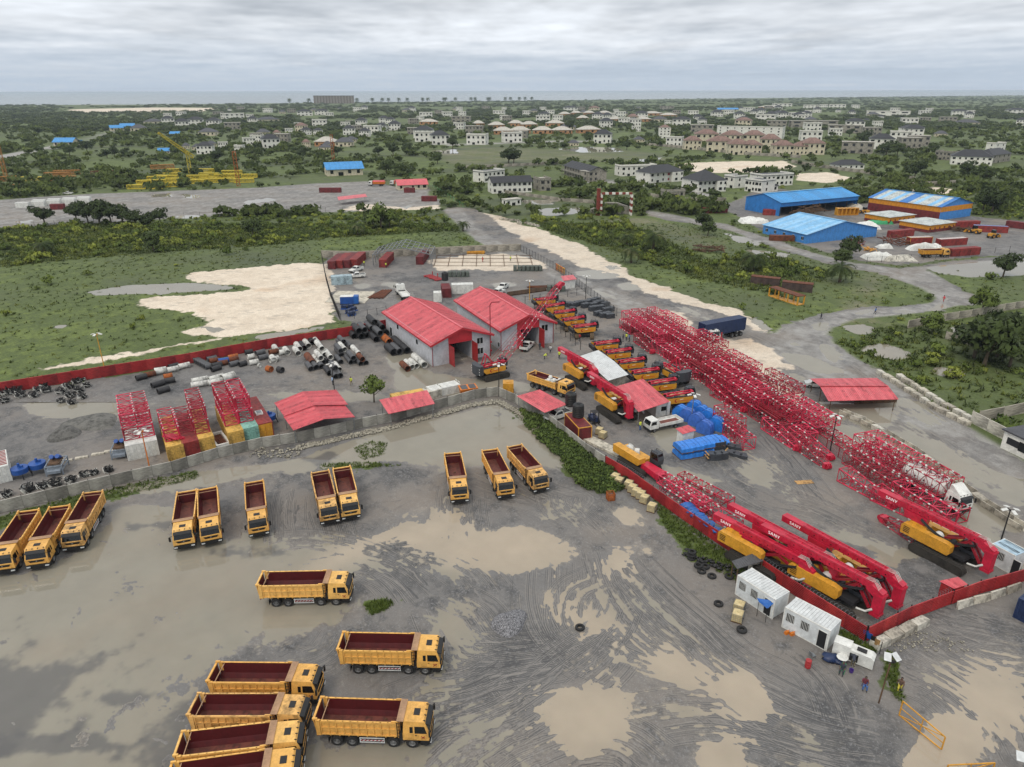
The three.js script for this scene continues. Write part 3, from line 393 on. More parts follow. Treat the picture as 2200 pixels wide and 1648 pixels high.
ext(P, z0, z1, axis = 'z') { // polygon in (x, y), counter-clockwise, pushed along z (or in (z, y) along x)
const f = axis === 'z' ? (p, z) => [p[0], p[1], z] : (p, z) => [z, p[1], p[0]], flip = axis === 'x', n = P.length, Q = (a, b, c, d) => flip ? this.quad(d, c, b, a) : this.quad(a, b, c, d);
for (let i = 0; i < n; i++) { const j = (i + 1) % n; Q(f(P[i], z1), f(P[i], z0), f(P[j], z0), f(P[j], z1)); }
for (const t of THREE.ShapeUtils.triangulateShape(P.map((p) => new THREE.Vector2(...p)),[])) { const [a, b, c] = t.map((i) => P[i]); if (flip) { this.tri(f(c, z1), f(b, z1), f(a, z1)); this.tri(f(a, z0), f(b, z0), f(c, z0)); } else { this.tri(f(a, z1), f(b, z1), f(c, z1)); this.tri(f(c, z0), f(b, z0), f(a, z0)); } }
return this;
}
blob(c, r, seed, nu = 7, nv = 5, amp = .25) { // lumpy closed shape
const R = rngOf(seed), g = []; for (let j = 0; j <= nv; j++) g.push(Array.from({ length: nu }, (_, i) => { const k = j === 0 || j === nv ? 1 : 1 + (R() - .5) * 2 * amp, th = j / nv * Math.PI, ph = i / nu * 2 * Math.PI; return [c[0] + r[0] * k * Math.sin(th) * Math.cos(ph), c[1] + r[1] * k * Math.cos(th), c[2] + r[2] * k * Math.sin(th) * Math.sin(ph)]; }));
const N = (p) => { const v = [(p[0] - c[0]) / r[0] ** 2, (p[1] - c[1]) / r[1] ** 2, (p[2] - c[2]) / r[2] ** 2], l = Math.hypot(...v) || 1; return v.map((q) => q / l); };
for (let j = 0; j < nv; j++) for (let i = 0; i < nu; i++) { const k = (i + 1) % nu, a = g[j][i], b = g[j][k], d = g[j + 1][i], e = g[j + 1][k]; if (j) this.tri(a, b, e, N(a), N(b), N(e)); if (j < nv - 1) this.tri(a, e, d, N(a), N(e), N(d)); }
return this;
}
get() { const g = new THREE.BufferGeometry(); g.setAttribute('position', new THREE.Float32BufferAttribute(this.p,3)); g.setAttribute('normal', new THREE.Float32BufferAttribute(this.n,3)); g.setAttribute('uv', new THREE.Float32BufferAttribute(this.u,2)); return g; }
}
const V = new THREE.Vector3();
const geo = (fn) => { const g = new Geo(); fn(g); return g.get(); };
const MX = (x, y, z, ry = 0, rx = 0, rz = 0, s = 1) => new THREE.Matrix4().compose(new THREE.Vector3(x, y, z), new THREE.Quaternion().setFromEuler(new THREE.Euler(rx, ry, rz, 'YXZ')), new THREE.Vector3(s, s, s));
// wear: blotches and fine grain that multiply a colour
const wear = (amp, streak, seed, rep) => { const t = texture(256,256, (i, j) => { const v = 255 * clamp(.93 + TB[(j * 2) * 512 + i * 2] * amp + TC[(j * 2 + 1) * 512 + ((i * 2 + seed) & 511)] * amp * .7 + TA[((j >> 3) & 511) * 512 + ((i * 2 + seed * 3) & 511)] * streak); return [v, v, v * .985]; }); t.repeat.set(1 / rep,1 / rep); return t; };
const W1 = wear(.05,.03,0,5), W2 = wear(.07,.06,70,4), W3 = wear(.055,.03,130,11), W4 = wear(.17,.1,190,7);
function mat(c, rough = .6, o = {}) { const m = new THREE.MeshStandardMaterial({ color: Array.isArray(c) ? new THREE.Color().setRGB(...c) : new THREE.Color(c), roughness: rough, metalness: o.metal || 0 }); if (o.map !== null) m.map = o.map || W1; if (o.side) m.side = o.side; return m; }
const MT = {
yellow: mat('#e8b25c',.42), yellowDust: mat('#d9a650',.6, { map: W2 }), maroon: mat('#54161a',.5, { map: W2 }), maroonFloor: mat('#6e3b30',.62, { map: W4 }), dark: mat('#1c1c1e',.6), rubber: mat('#222223',.85), rim: mat('#6f7072',.45), glass: mat('#0d1114',.08, { map: null }), black: mat('#121213',.5), chassis: mat('#26262a',.7), plate: mat('#a98566',.6, { map: W2 }),
red: mat('#c2203e',.42, { map: W2 }), redDeep: mat('#8c1023',.5), roof: mat('#cf5a63',.4, { map: W3 }), roofDeep: mat('#bb2c37',.5, { map: W3 }), fenceRed: mat('#a52b2e',.5, { map: W2 }), fenceGrey: mat('#aeaca6',.55, { map: W4 }), wallGrey: mat('#b9bcc4',.75), white: mat('#dcdddb',.5), whiteDirty: mat('#c2beb4',.7, { map: W4 }), blue: mat('#1d4f9c',.45), blueTarp: mat('#1f5fae',.45, { map: W2 }), concrete: mat('#a39d92',.9, { map: W4 }), concretePale: mat('#bbb5a8',.9, { map: W4 }), steel: mat('#8b8f94',.45, { metal: .5 }), pale: mat('#cfd3d6',.5), rust: mat('#6a3a22',.85, { map: W4 }), rustOrange: mat('#a65a24',.8, { map: W4 }), pipe: mat('#515256',.6, { map: W2 }), pipeDark: mat('#2c2c2f',.65, { map: W2 }), wrap: mat('#c9c9c6',.6, { map: W4 }), wood: mat('#b28b58',.85, { map: W4 }), woodDark: mat('#5d4633',.9, { map: W4 }), gold: mat('#d09630',.45, { map: W2 }), boxRed: mat('#8a2f2c',.6, { map: W4 }), boxMaroon: mat('#6d2226',.6, { map: W4 }), boxBlue: mat('#1d2f55',.5, { map: W2 }), boxYellow: mat('#d0a855',.6, { map: W4 }), boxTeal: mat('#83b3a8',.6, { map: W4 }), boxWhite: mat('#d7d8d6',.5, { map: W2 }), orange: mat('#d4761c',.5), greenTarp: mat('#2f9a63',.5, { map: W2 }), skyBlue: mat('#4f98d6',.5, { map: W3 }), blueRoof: mat('#1689cf',.42, { map: W3 }), skin: mat('#5b3a28',.7, { map: null }),
};
const taken = {};
function nm(n) { const k = taken[n] = (taken[n] ?? -1) + 1; return k ? `${n}_${String(k).padStart(3, '0')}` : n; }
function part(parent, name, g, m, label) { const o = new THREE.Mesh(g instanceof Geo ? g.get() : typeof g === 'function' ? geo(g) : g, m); o.name = name; parent.add(o); if (label) o.userData.label = label; return o; }
function thing(name, label, category, p = [0,0], turn = 0, group) {
const o = new THREE.Group(); o.name = nm(name); scene.add(o); place(o, p, turn); o.userData = { label, category, kind: 'thing' }; if (group) o.userData.group = group; return o;
}
function place(o, p, turn) { if (p.length === 2) o.position.set(p[0], groundY(p[0], p[1]) - .01, p[1]); else o.position.set(...p); o.rotation.y = turn; }
function copy(src, p, turn, label, group) { const o = src.clone(); o.name = nm(src.name.replace(/_\d{3}$/, '')); scene.add(o); place(o, p, turn); o.userData = { ...src.userData }; if (label) o.userData.label = label; if (group) o.userData.group = group; return o; }
function kit(make) { let proto = null; return (p, turn, label, group) => { if (!proto) { proto = make(); proto.userData.label = label; place(proto, p, turn); if (group) proto.userData.group = group; return proto; } return copy(proto, p, turn, label, group); }; }
function single(name, label, category, g, m, p = [0,0,0], turn = 0, group) { const o = new THREE.Mesh(g instanceof Geo ? g.get() : typeof g === 'function' ? geo(g) : g, m); o.name = nm(name); scene.add(o); place(o, p, turn); o.userData = { label, category, kind: 'thing' }; if (group) o.userData.group = group; return o; }
const heading = (a, b) => Math.atan2(-(b[1] - a[1]), b[0] - a[0]);   // turn that points +x from a to b
const ORD = 'first second third fourth fifth sixth seventh eighth ninth tenth eleventh twelfth thirteenth fourteenth fifteenth sixteenth seventeenth eighteenth nineteenth'.split(' ');
const TENS = ['twent', 'thirt', 'fort', 'fift', 'sixt', 'sevent', 'eight', 'ninet'];
const ord = (n) => n < 19 ? ORD[n] : n < 99 ? (n + 1) % 10 ? TENS[Math.floor((n + 1) / 10) - 2] + 'y-' + ORD[(n + 1) % 10 - 1] : TENS[Math.floor((n + 1) / 10) - 2] + 'ieth' : `number ${n + 1}`;
const along = (P, d) => { for (let i = 0; i + 1 < P.length; i++) { const l = Math.hypot(P[i + 1][0] - P[i][0], P[i + 1][1] - P[i][1]); if (d <= l || i + 2 === P.length) return [lerp(P[i][0], P[i + 1][0], d / l), lerp(P[i][1], P[i + 1][1], d / l), heading(P[i], P[i + 1])]; d -= l; } };
const lengthOf = (P) => P.slice(1).reduce((s, b, i) => s + Math.hypot(b[0] - P[i][0], b[1] - P[i][1]),0);
function textTex(w, h, draw) { const c = document.createElement('canvas'); c.width = w; c.height = h; draw(c.getContext('2d'), w, h); const t = new THREE.CanvasTexture(c); t.colorSpace = THREE.SRGBColorSpace; return t; }
function decal(parent, name, w, h, tex, m4, rough = .5) { const g = new THREE.PlaneGeometry(w, h); g.applyMatrix4(m4); return part(parent, name, g, new THREE.MeshStandardMaterial({ map: tex, roughness: rough })); }
// ---------------------------------------------------------------- dump trucks
const stripeTex = textTex(128,32, (g, w, h) => { g.fillStyle = '#ddd'; g.fillRect(0,0, w, h); g.fillStyle = '#a01820'; for (let i = -1; i < 8; i++) { g.beginPath(); g.moveTo(i * 20, h); g.lineTo(i * 20 + 10, h); g.lineTo(i * 20 + 22,0); g.lineTo(i * 20 + 12,0); g.fill(); } });
const tyreGeo = (r, w) => geo((g) => { g.lathe([0,0,0], 'z',[[r * .55,-w / 2],[r * .93,-w / 2],[r,-w * .36],[r, w * .36],[r * .93, w / 2],[r * .55, w / 2]],18); for (let i = 0; i < 18; i++) { const t = i / 18 * 2 * Math.PI; g.at(MX(0,0,0,0,0, t)); g.box(r * .97, r * 1.015,-.03,.03,-w * .42, w * .42); } g.at(null); });
const rimGeo = (r, w) => geo((g) => { g.tube([0,0,-w * .46],[0,0, w * .46], r * .2,6); for (const s of [1,-1]) { const e = w / 2 * s; g.lathe([0,0,0], 'z', s > 0 ? [[r * .57, e * .98],[r * .52, e * .98],[r * .42, e * .5],[r * .3, e * .55],[r * .2, e * .9],[0, e * .92]] : [[0, e * .92],[r * .2, e * .9],[r * .3, e * .55],[r * .42, e * .5],[r * .52, e * .98],[r * .57, e * .98]],12); } });
function wheel(parent, x, r, z, w, tg, rg, rm = MT.rim) { const t = part(parent, 'wheel', tg, MT.rubber); t.position.set(x, r, z); part(t, 'rim', rg, rm); return t; }
const TG = tyreGeo(.54,.34), TGd = tyreGeo(.54,.62), RG = rimGeo(.54,.34), RGd = rimGeo(.54,.62);
function truckCab(t, paint, x0) { // forward-control cab, front at x0 + 2.3
const c = part(t, 'cab', (g) => {
g.at(MX(x0,0,0));
const low = [[0,1.0],[2.28,1.0],[2.34,1.72],[0,1.72]], up = [[.02,1.72],[2.34,1.72],[2.02,2.72],[1.86,2.95],[.1,3.02]];
g.ext(low,-1.24,1.24); // lower shell, then greenhouse that leans in
const U = (p, s) => [p[0], p[1], s * lerp(1.24,1.1, (p[1] - 1.72) / 1.3)], n = up.length;
for (let i = 0; i < n; i++) { const j = (i + 1) % n; if (i) g.quad(U(up[i],1), U(up[i],-1), U(up[j],-1), U(up[j],1)); }
for (const s of [1,-1]) for (let i = 1; i + 1 < n; i++) s > 0 ? g.tri(U(up[0], s), U(up[i], s), U(up[i + 1], s)) : g.tri(U(up[i + 1], s), U(up[i], s), U(up[0], s));
g.box(2.3,2.37,1.1,1.3,-.9,.9);
}, paint);
const F = (x, y, z, o = .012) => [x0 + x + o, y + o * .3, z];
part(c, 'windscreen', (g) => { g.quad(F(2.32,1.8,1.08), F(2.32,1.8,-1.08), F(2.05,2.62,-1.0), F(2.05,2.62,1.0)); }, MT.glass);
part(c, 'sun_visor', (g) => { g.hull8([[x0 + 2.04,2.6,-1.06],[x0 + 2.42,2.55,-1.04],[x0 + 2.42,2.55,1.04],[x0 + 2.04,2.6,1.06],[x0 + 1.98,2.78,-1.06],[x0 + 2.38,2.62,-1.04],[x0 + 2.38,2.62,1.04],[x0 + 1.98,2.78,1.06]]); }, MT.black);
part(c, 'grille', (g) => { g.hull8([[x0 + 2.33,1.36,-.7],[x0 + 2.375,1.36,-.7],[x0 + 2.375,1.36,.7],[x0 + 2.33,1.36,.7],[x0 + 2.33,1.6,-.86],[x0 + 2.38,1.6,-.86],[x0 + 2.38,1.6,.86],[x0 + 2.33,1.6,.86]]); for (const y of [1.42,1.5]) g.box(x0 + 2.38, x0 + 2.395, y, y + .025,-.66,.66); }, MT.black);
part(c, 'badge', (g) => g.lathe([x0 + 2.385,1.5,0], 'x',[[.09,0],[.09,.02],[0,.02]],10), MT.steel);
for (const s of [1,-1]) {
const Wd = (x, y, o) => [x0 + x, y, s * (lerp(1.24,1.1, (y - 1.72) / 1.3) + o)], q = (g, a, b, d, e) => s > 0 ? g.quad(a, b, d, e) : g.quad(e, d, b, a);
const dr = part(c, 'door', (g) => { g.box(x0 + .98, x0 + 2.12,1.12,1.72, s * 1.24 + (s > 0 ? 0 : -.018), s * 1.24 + (s > 0 ? .018 : 0)); }, paint);
part(dr, 'side_window', (g) => { q(g, Wd(1.05,1.78,.014), Wd(2.12,1.78,.014), Wd(1.9,2.5,.014), Wd(1.05,2.5,.014)); q(g, Wd(.62,1.82,.014), Wd(.9,1.82,.014), Wd(.9,2.45,.014), Wd(.62,2.45,.014)); }, MT.glass);
part(dr, 'handle', (g) => g.cbox(x0 + 1.16,1.6, s * 1.275,.16,.05,.03), MT.black);
part(dr, 'emblem', (g) => { g.bar([x0 + 1.6,1.2, s * 1.264],[x0 + 1.95,1.52, s * 1.264],.07,.012); g.bar([x0 + 1.95,1.2, s * 1.268],[x0 + 1.6,1.52, s * 1.268],.07,.012); g.bar([x0 + 1.6,1.44, s * 1.272],[x0 + 1.95,1.44, s * 1.272],.06,.012); }, MT.redDeep);
const mr = part(c, 'mirror', (g) => { g.bar([x0 + 2.2,2.45, s * 1.12],[x0 + 2.38,2.4, s * 1.5],.04); g.cbox(x0 + 2.38,2.08, s * 1.48,.12,.6,.24); }, MT.black);
part(c, 'headlight', (g) => g.box(x0 + 2.3, x0 + 2.45,.72,.86, s * .98 - .2, s * .98 + .2), MT.pale);
part(c, 'step', (g) => { g.box(x0 + 1.55, x0 + 2.25,.5,.56, s * 1.2 - .1, s * 1.2 + .1); g.box(x0 + 1.5, x0 + 2.28,.56,1.0, s * 1.14 - .06, s * 1.14 + .06); }, MT.dark);
part(c, 'mudguard', (g) => { for (let i = 0; i < 6; i++) { const a = Math.PI * i / 6, b = Math.PI * (i + 1) / 6, m = (a + b) / 2; g.bar([x0 + .75 + Math.cos(a) * .68,.54 + Math.sin(a) * .62, s * 1.02],[x0 + .75 + Math.cos(b) * .68,.54 + Math.sin(b) * .62, s * 1.02],.44,.03); } }, MT.dark);
}
part(c, 'bumper', (g) => { g.hull8([[x0 + 2.1,.42,-1.2],[x0 + 2.36,.5,-1.1],[x0 + 2.36,.5,1.1],[x0 + 2.1,.42,1.2],[x0 + 2.1,1.0,-1.24],[x0 + 2.42,.98,-1.2],[x0 + 2.42,.98,1.2],[x0 + 2.1,1.0,1.24]]); }, MT.dark);
part(c, 'roof_hatch', (g) => g.hull8([[x0 + .85,2.98,-.38],[x0 + 1.4,2.965,-.38],[x0 + 1.4,2.965,.38],[x0 + .85,2.98,.38],[x0 + .87,3.03,-.35],[x0 + 1.38,3.01,-.35],[x0 + 1.38,3.01,.35],[x0 + .87,3.03,.35]]), MT.dark);
for (const z of [-.9,-.3,.3,.9]) part(c, 'marker_lamp', (g) => g.box(x0 + 1.78, x0 + 1.98,2.9,2.98, z - .035, z + .035), MT.black);
return c;
}
const sideRibs = (g, x0, x1, y0, y1, n, s, zt, zb) => { // waffle of ribs on a body side that leans out
const z = (y) => s * lerp(zb, zt, (y - y0) / (y1 - y0)), rib = (xa, xb, ya, yb, d) => { const o = s * d; const P = (x, y, e) => [x, y, z(y) + e]; const v = s > 0 ? [P(xa, ya,0), P(xb, ya,0), P(xb, ya, o), P(xa, ya, o), P(xa, yb,0), P(xb, yb,0), P(xb, yb, o), P(xa, yb, o)] : [P(xa, ya, o), P(xb, ya, o), P(xb, ya,0), P(xa, ya,0), P(xa, yb, o), P(xb, yb, o), P(xb, yb,0), P(xa, yb,0)]; g.hull8(v); };
for (let i = 0; i <= n; i++) { const x = lerp(x0, x1, i / n); rib(x - .05, x + .05, y0, y1,.085); }
rib(x0, x1, (y0 + y1) / 2 - .05, (y0 + y1) / 2 + .05,.08); rib(x0 - .05, x1 + .05, y1 - .2, y1,.1); rib(x0 - .05, x1 + .05, y0, y0 + .12,.1);
};
function dumpBody(t, paint, lining, floor, x0, x1, y0, y1) {
const b = part(t, 'dump_body', (g) => {
for (const s of [1,-1]) { const a = s * 1.16, A = s * 1.22, k = s * .045; const v = [[x0, y0, a - k],[x1, y0, a - k],[x1, y0, a],[x0, y0, a],[x0, y1, A - k],[x1, y1, A - k],[x1, y1, A],[x0, y1, A]]; g.hull8(s > 0 ? v : [v[3], v[2], v[1], v[0], v[7], v[6], v[5], v[4]]); sideRibs(g, x0 + .42, x1 - .12, y0, y1,10, s,1.22,1.16); g.box(x0 - .02, x0 + .34, y0, y1 + .03, s * 1.23 - .1, s * 1.23 + .1); }
g.box(x0, x1, y0 - .1, y0,-1.14,1.14); for (let i = 0; i < 9; i++) { const x = lerp(x0 + .3, x1 - .3, i / 8); g.box(x - .06, x + .06, y0 - .22, y0 - .1,-1.14,1.14); }
}, paint);
part(b, 'lining', (g) => { for (const s of [1,-1]) { const q = [[x0 + .02, y0 + .02, s * 1.1],[x1, y0 + .02, s * 1.1],[x1, y1 - .03, s * 1.168],[x0 + .02, y1 - .03, s * 1.168]]; s > 0 ? g.quad(q[3], q[2], q[1], q[0]) : g.quad(...q); g.quad(...(s > 0 ? [[x0 + .03, y0 + .5,1.115],[x1, y0 + .5,1.115],[x1, y0 + .03,.86],[x0 + .03, y0 + .03,.86]] : [[x0 + .03, y0 + .03,-.86],[x1, y0 + .03,-.86],[x1, y0 + .5,-1.115],[x0 + .03, y0 + .5,-1.115]])); } }, lining);
part(b, 'floor', (g) => g.box(x0 + .02, x1, y0 + .005, y0 + .03,-.9,.9), floor);
part(b, 'load_residue', (g) => { const r = rngOf(5); g.at(MX(0,0,0)); for (let i = 0; i < 9; i++) { const q = .04 + r() * .09; g.blob([-2 + r() * 2.4, y0 + .05, (r() - .5) * 1.2],[q * 1.3, q, q], i,5,4,.3); } g.at(null); }, MT.woodDark).userData.kind = 'stuff';
const tg = part(t, 'tailgate', (g) => { g.hull8([[x0 - .08, y0 - .05,-1.12],[x0 - .01, y0 - .05,-1.12],[x0 - .01, y0 - .05,1.12],[x0 - .08, y0 - .05,1.12],[x0 - .26, y1 - .05,-1.17],[x0 - .18, y1 - .05,-1.17],[x0 - .18, y1 - .05,1.17],[x0 - .26, y1 - .05,1.17]]); g.box(x0 - .32, x0 - .14, y1 - .12, y1,-1.2,1.2); for (const z of [-.75,0,.75]) g.hull8([[x0 - .16, y0, z - .05],[x0 - .08, y0, z - .05],[x0 - .08, y0, z + .05],[x0 - .16, y0, z + .05],[x0 - .34, y1 - .1, z - .05],[x0 - .26, y1 - .1, z - .05],[x0 - .26, y1 - .1, z + .05],[x0 - .34, y1 - .1, z + .05]]); }, paint);
for (const s of [1,-1]) part(tg, 'hinge', (g) => { g.cbox(x0 - .08, y1 + .1, s * 1.18,.42,.14,.16); }, paint);
part(tg, 'inner_face', (g) => g.quad([x0 + .0, y0 + .03,1.1],[x0 + .0, y0 + .03,-1.1],[x0 - .165, y1 - .04,-1.14],[x0 - .165, y1 - .04,1.14]), lining);
part(tg, 'tie_bar', (g) => g.bar([x0 + .5, y1 - .12,-1.16],[x0 + .5, y1 - .12,1.16],.07), MT.plate);
const hb = part(t, 'headboard', (g) => { g.box(x1, x1 + .08, y0 - .1, y1 + .12,-1.22,1.22); for (const z of [-.8,-.27,.27,.8]) g.box(x1 + .08, x1 + .17, y0, y1, z - .06, z + .06); g.box(x1 - .5, x1, y1 - .0, y1 + .12,-1.27,-1.18); g.box(x1 - .5, x1, y1 - .0, y1 + .12,1.18,1.27); }, paint);
part(hb, 'canopy_plate', (g) => { g.hull8([[x1 - .05, y1 + .1,-1.22],[x1 + .55, y1 + .1,-1.22],[x1 + .55, y1 + .1,1.22],[x1 - .05, y1 + .1,1.22],[x1 - .05, y1 + .16,-1.22],[x1 + .55, y1 + .14,-1.22],[x1 + .55, y1 + .14,1.22],[x1 - .05, y1 + .16,1.22]]); }, MT.plate);
part(hb, 'inner_face', (g) => g.quad([x1 - .006, y0,-1.1],[x1 - .006, y0,1.1],[x1 - .006, y1 + .05,1.16],[x1 - .006, y1 + .05,-1.16]), lining);
part(b, 'ladder', (g) => { for (const z of [1.26]) { g.bar([x1 - .02, y0, z],[x1 - .02, y1, z + .02],.04); g.bar([x1 + .3, y0, z],[x1 + .3, y1, z + .02],.04); for (let i = 0; i < 5; i++) { const y = lerp(y0 + .1, y1 - .1, i / 4); g.bar([x1 - .02, y, z],[x1 + .3, y, z],.035); } } }, MT.dark);
return b;
}
const dumpTruck = kit(() => {
const t = thing('dump_truck', '', 'truck');
part(t, 'chassis', (g) => { for (const s of [1,-1]) g.box(-4.8,4.8,.8,1.08, s * .43 - .05, s * .43 + .05); for (const x of [-4.6,-3.1,-1.8,0,1.8,3.5]) g.box(x - .08, x + .08,.84,1.04,-.42,.42); for (const x of [-3.12,-1.78,1.82,3.49]) g.tube([x,.54,-.9],[x,.54,.9],.11,6); g.box(2.25,2.75,.7,1.6,-1.05,1.05); g.box(2.1,2.4,1.2,2.5,.3,.8); }, MT.chassis);
for (const s of [1,-1]) {
wheel(t,3.49,.54, s * 1.03,.34, TG, RG); wheel(t,1.82,.54, s * 1.03,.34, TG, RG); wheel(t,-1.78,.54, s * .93,.62, TGd, RGd); wheel(t,-3.12,.54, s * .93,.62, TGd, RGd);
part(t, 'fuel_tank', (g) => g.box(-.95,.95,.62,1.12, s * .85 - .25, s * .85 + .25), MT.dark);
part(t, 'side_guard', (g) => { for (const y of [.5,.98]) g.box(-1.1,1.1, y, y + .07, s * 1.2 - .03, s * 1.2 + .03); for (const x of [-1.08,1.02]) g.box(x, x + .06,.5,1.0, s * 1.2 - .025, s * 1.2 + .025); }, MT.pale);
const tp = part(t, 'warning_tape', new THREE.PlaneGeometry(2.1,.12).rotateY(s > 0 ? 0 : Math.PI).translate(0,.8, s * 1.235), new THREE.MeshStandardMaterial({ map: stripeTex, roughness: .5 }));
part(t, 'mudflap', (g) => { g.box(-3.85,-3.82,.35,1.0, s * .95 - .3, s * .95 + .3); g.bar([-3.85,1, s * .95],[-3.6,1.1, s * .95],.6,.02); }, MT.rubber);
part(t, 'tail_lamp', (g) => g.box(-4.86,-4.8,.85,.98, s * .8 - .18, s * .8 + .18), MT.redDeep);
}
truckCab(t, MT.yellow,2.72);
dumpBody(t, MT.yellow, MT.maroon, MT.maroonFloor,-4.75,2.3,1.32,2.98);
return t;
});
const TRUCKS = [
[[-62.4,-78.5],[-60.6,-71.7], 'cut off by the picture edge, outermost of three in the flood'],[[-59,-79.5],[-57.1,-72.4], 'middle one of three parked close together in the flood'],[[-56.6,-83.1],[-54.9,-76.2], 'nearest the grey fence of three parked in the flood'],
[[-44,-83.2],[-41.3,-75.6], 'left one of the pair at the edge of the big flood'],[[-41.5,-83.9],[-38.4,-76.5], 'right one of the pair at the edge of the big flood'],[[-35.8,-85.8],[-33.2,-78.9], 'standing alone between two pairs of trucks'],
[[-27.3,-88.5],[-24.8,-81.7], 'left one of the pair on dark mud'],[[-24.5,-89.7],[-22.05,-82.4], 'right one of the pair on dark mud'],[[-8.9,-94.1],[-7.72,-87.3], 'first of three with their tails in the pond'],[[-3.38,-95.1],[-1.61,-88.4], 'middle of three with their tails in the pond'],[[.34,-96.4],[2.79,-90.4], 'of the three at the pond the one nearest the weeds'],
[[-28.1,-64.7],[-21.01,-64.9], 'side on, alone behind the others in shallow water'],[[-16.94,-54.9],[-9.82,-54.7], 'side on, alone beside the gravel heap'],[[-28,-50.9],[-20.85,-50.8], 'rearmost of four parked side on in a slanting stack'],[[-28.2,-47.1],[-20.98,-47.1], 'second of four parked side on in a slanting stack'],[[-27.7,-43],[-20.6,-44], 'third of four parked side on in a slanting stack'],[[-27.2,-40],[-20.13,-41.2], 'nearest truck, cut off by the bottom of the picture'],[[-17.11,-46.7],[-10.01,-46.4], 'side on, front wheels in the near puddle, beside the slanting stack'],
];
const PAINT = [MT.yellow, mat('#e0aa58',.5, { map: W2 }), mat('#dcac66',.55, { map: W4 }), mat('#e9b766',.45, { map: W2 })];
TRUCKS.forEach(([a, b, w], k) => { const h = heading(a, b), c = Math.cos(h), s = -Math.sin(h); const t = dumpTruck([a[0] + c * 4.95, a[1] + s * 4.95], h, `yellow tipper truck ${w}`, 'yellow tipper trucks in the front lot'); if (k) t.traverse((o) => { if (o.material === MT.yellow) o.material = PAINT[k % 4]; if (o.name === 'load_residue') { o.rotation.y = (k % 2) * Math.PI; o.scale.z = .5 + (k % 3) * .3; } }); });
// ---------------------------------------------------------------- sheds, halls and fences
const p3 = ([x, z], y) => [x, y, z];
// thin sheet of ribbed metal between four corners a-b (top edge) and d-c (bottom edge); ribs run from top to bottom
function sheet(g, a, b, c, d, ribs = 12, t = .05) {
const L = (p, q, k) => [lerp(p[0], q[0], k), lerp(p[1], q[1], k), lerp(p[2], q[2], k)], dn = (p) => [p[0], p[1] - t, p[2]];
g.quad(a, d, c, b); g.quad(dn(a), dn(b), dn(c), dn(d)); g.quad(dn(a), dn(d), d, a); g.quad(dn(c), dn(b), b, c); g.quad(dn(b), dn(a), a, b); g.quad(dn(d), dn(c), c, d);
for (let i = 0; i <= ribs; i++) { const k = i / ribs, p = L(a, b, k), q = L(d, c, k); g.bar([p[0], p[1] + .012, p[2]],[q[0], q[1] + .012, q[2]],.06,.045); }
}
// a roof slope made of long sheets side by side, their tone varying a little
function slope(t, a, b, c, d, n, m, th = .05) { const L = (p, q, k) => [lerp(p[0], q[0], k), lerp(p[1], q[1], k), lerp(p[2], q[2], k)]; for (let i = 0; i < n; i++) { const u = i / n, v = (i + 1) / n - .0006; part(t, 'roof_panel', (g) => sheet(g, L(a, b, u), L(a, b, v), L(d, c, v), L(d, c, u),2, th), Array.isArray(m) ? m[(i * 5 + (i >> 2) + n) % m.length] : m); } }
// a roof on posts; every quad is [top edge a b, bottom edge c d] in world metres
function shed(name, label, quads, m, posts, o = {}) {
const all = quads.flat(), cx = all.reduce((s, p) => s + p[0],0) / all.length, cz = all.reduce((s, p) => s + p[2],0) / all.length;
const t = thing(name, label, o.cat || 'shed',[cx,0, cz]), l = (p) => [p[0] - cx, p[1], p[2] - cz];
quads.forEach((q) => slope(t,...q.map(l), Math.round((o.ribs || 14) / 1.6), m));
if (posts.length) posts = quads.flatMap((q) => [0,1,2,3].map((i) => [q[i], q[(i + 2) % 4]])).filter(([p], i, a) => a.findIndex(([r]) => Math.hypot(r[0] - p[0], r[2] - p[2]) < 1.2) === i && (quads.length < 3 || p[1] < 2.8)).map(([p, q]) => [[lerp(p[0], q[0],.04), lerp(p[2], q[2],.04)], p[1] - .12]);
if (o.box2) { const a = quads[0], b = quads[1], q = [a[0], a[1], b[2], b[3]], m4 = q.map((p, i) => [lerp(p[0], q[(i + 2) % 4][0],.05), lerp(p[2], q[(i + 2) % 4][2],.05)]); o.walls = [[[...m4, m4[0]],2.8, o.box2]]; posts = []; }
if (o.box) { const q = quads[0], m4 = q.map((p, i) => [lerp(p[0], q[(i + 2) % 4][0],.1), lerp(p[2], q[(i + 2) % 4][2],.1)]); o.walls = [[[...m4, m4[0]], Math.min(...q.map((p) => p[1])) - .04, o.box]]; }
for (const [[x, z], h] of posts) part(t, 'post', (g) => g.box(x - cx - .05, x - cx + .05,-.1, h, z - cz - .05, z - cz + .05), o.post || MT.steel);
(o.walls || []).forEach(([P, h, wm]) => part(t, 'wall', (g) => { for (let i = 0; i + 1 < P.length; i++) g.bar([P[i][0] - cx, h / 2, P[i][1] - cz],[P[i + 1][0] - cx, h / 2, P[i + 1][1] - cz],.08, h); }, wm || MT.whiteDirty));
if (o.slab) part(t, 'floor_slab', (g) => { const [x0, x1, z0, z1] = o.slab; g.box(x0 - cx, x1 - cx,-.1,.13, z0 - cz, z1 - cz); }, MT.concrete);
return t;
}
const RF3 = [MT.roof, mat('#ca555f',.42, { map: W2 }), mat('#d3626a',.4, { map: W3 }), mat('#c6545d',.45, { map: W4 })];
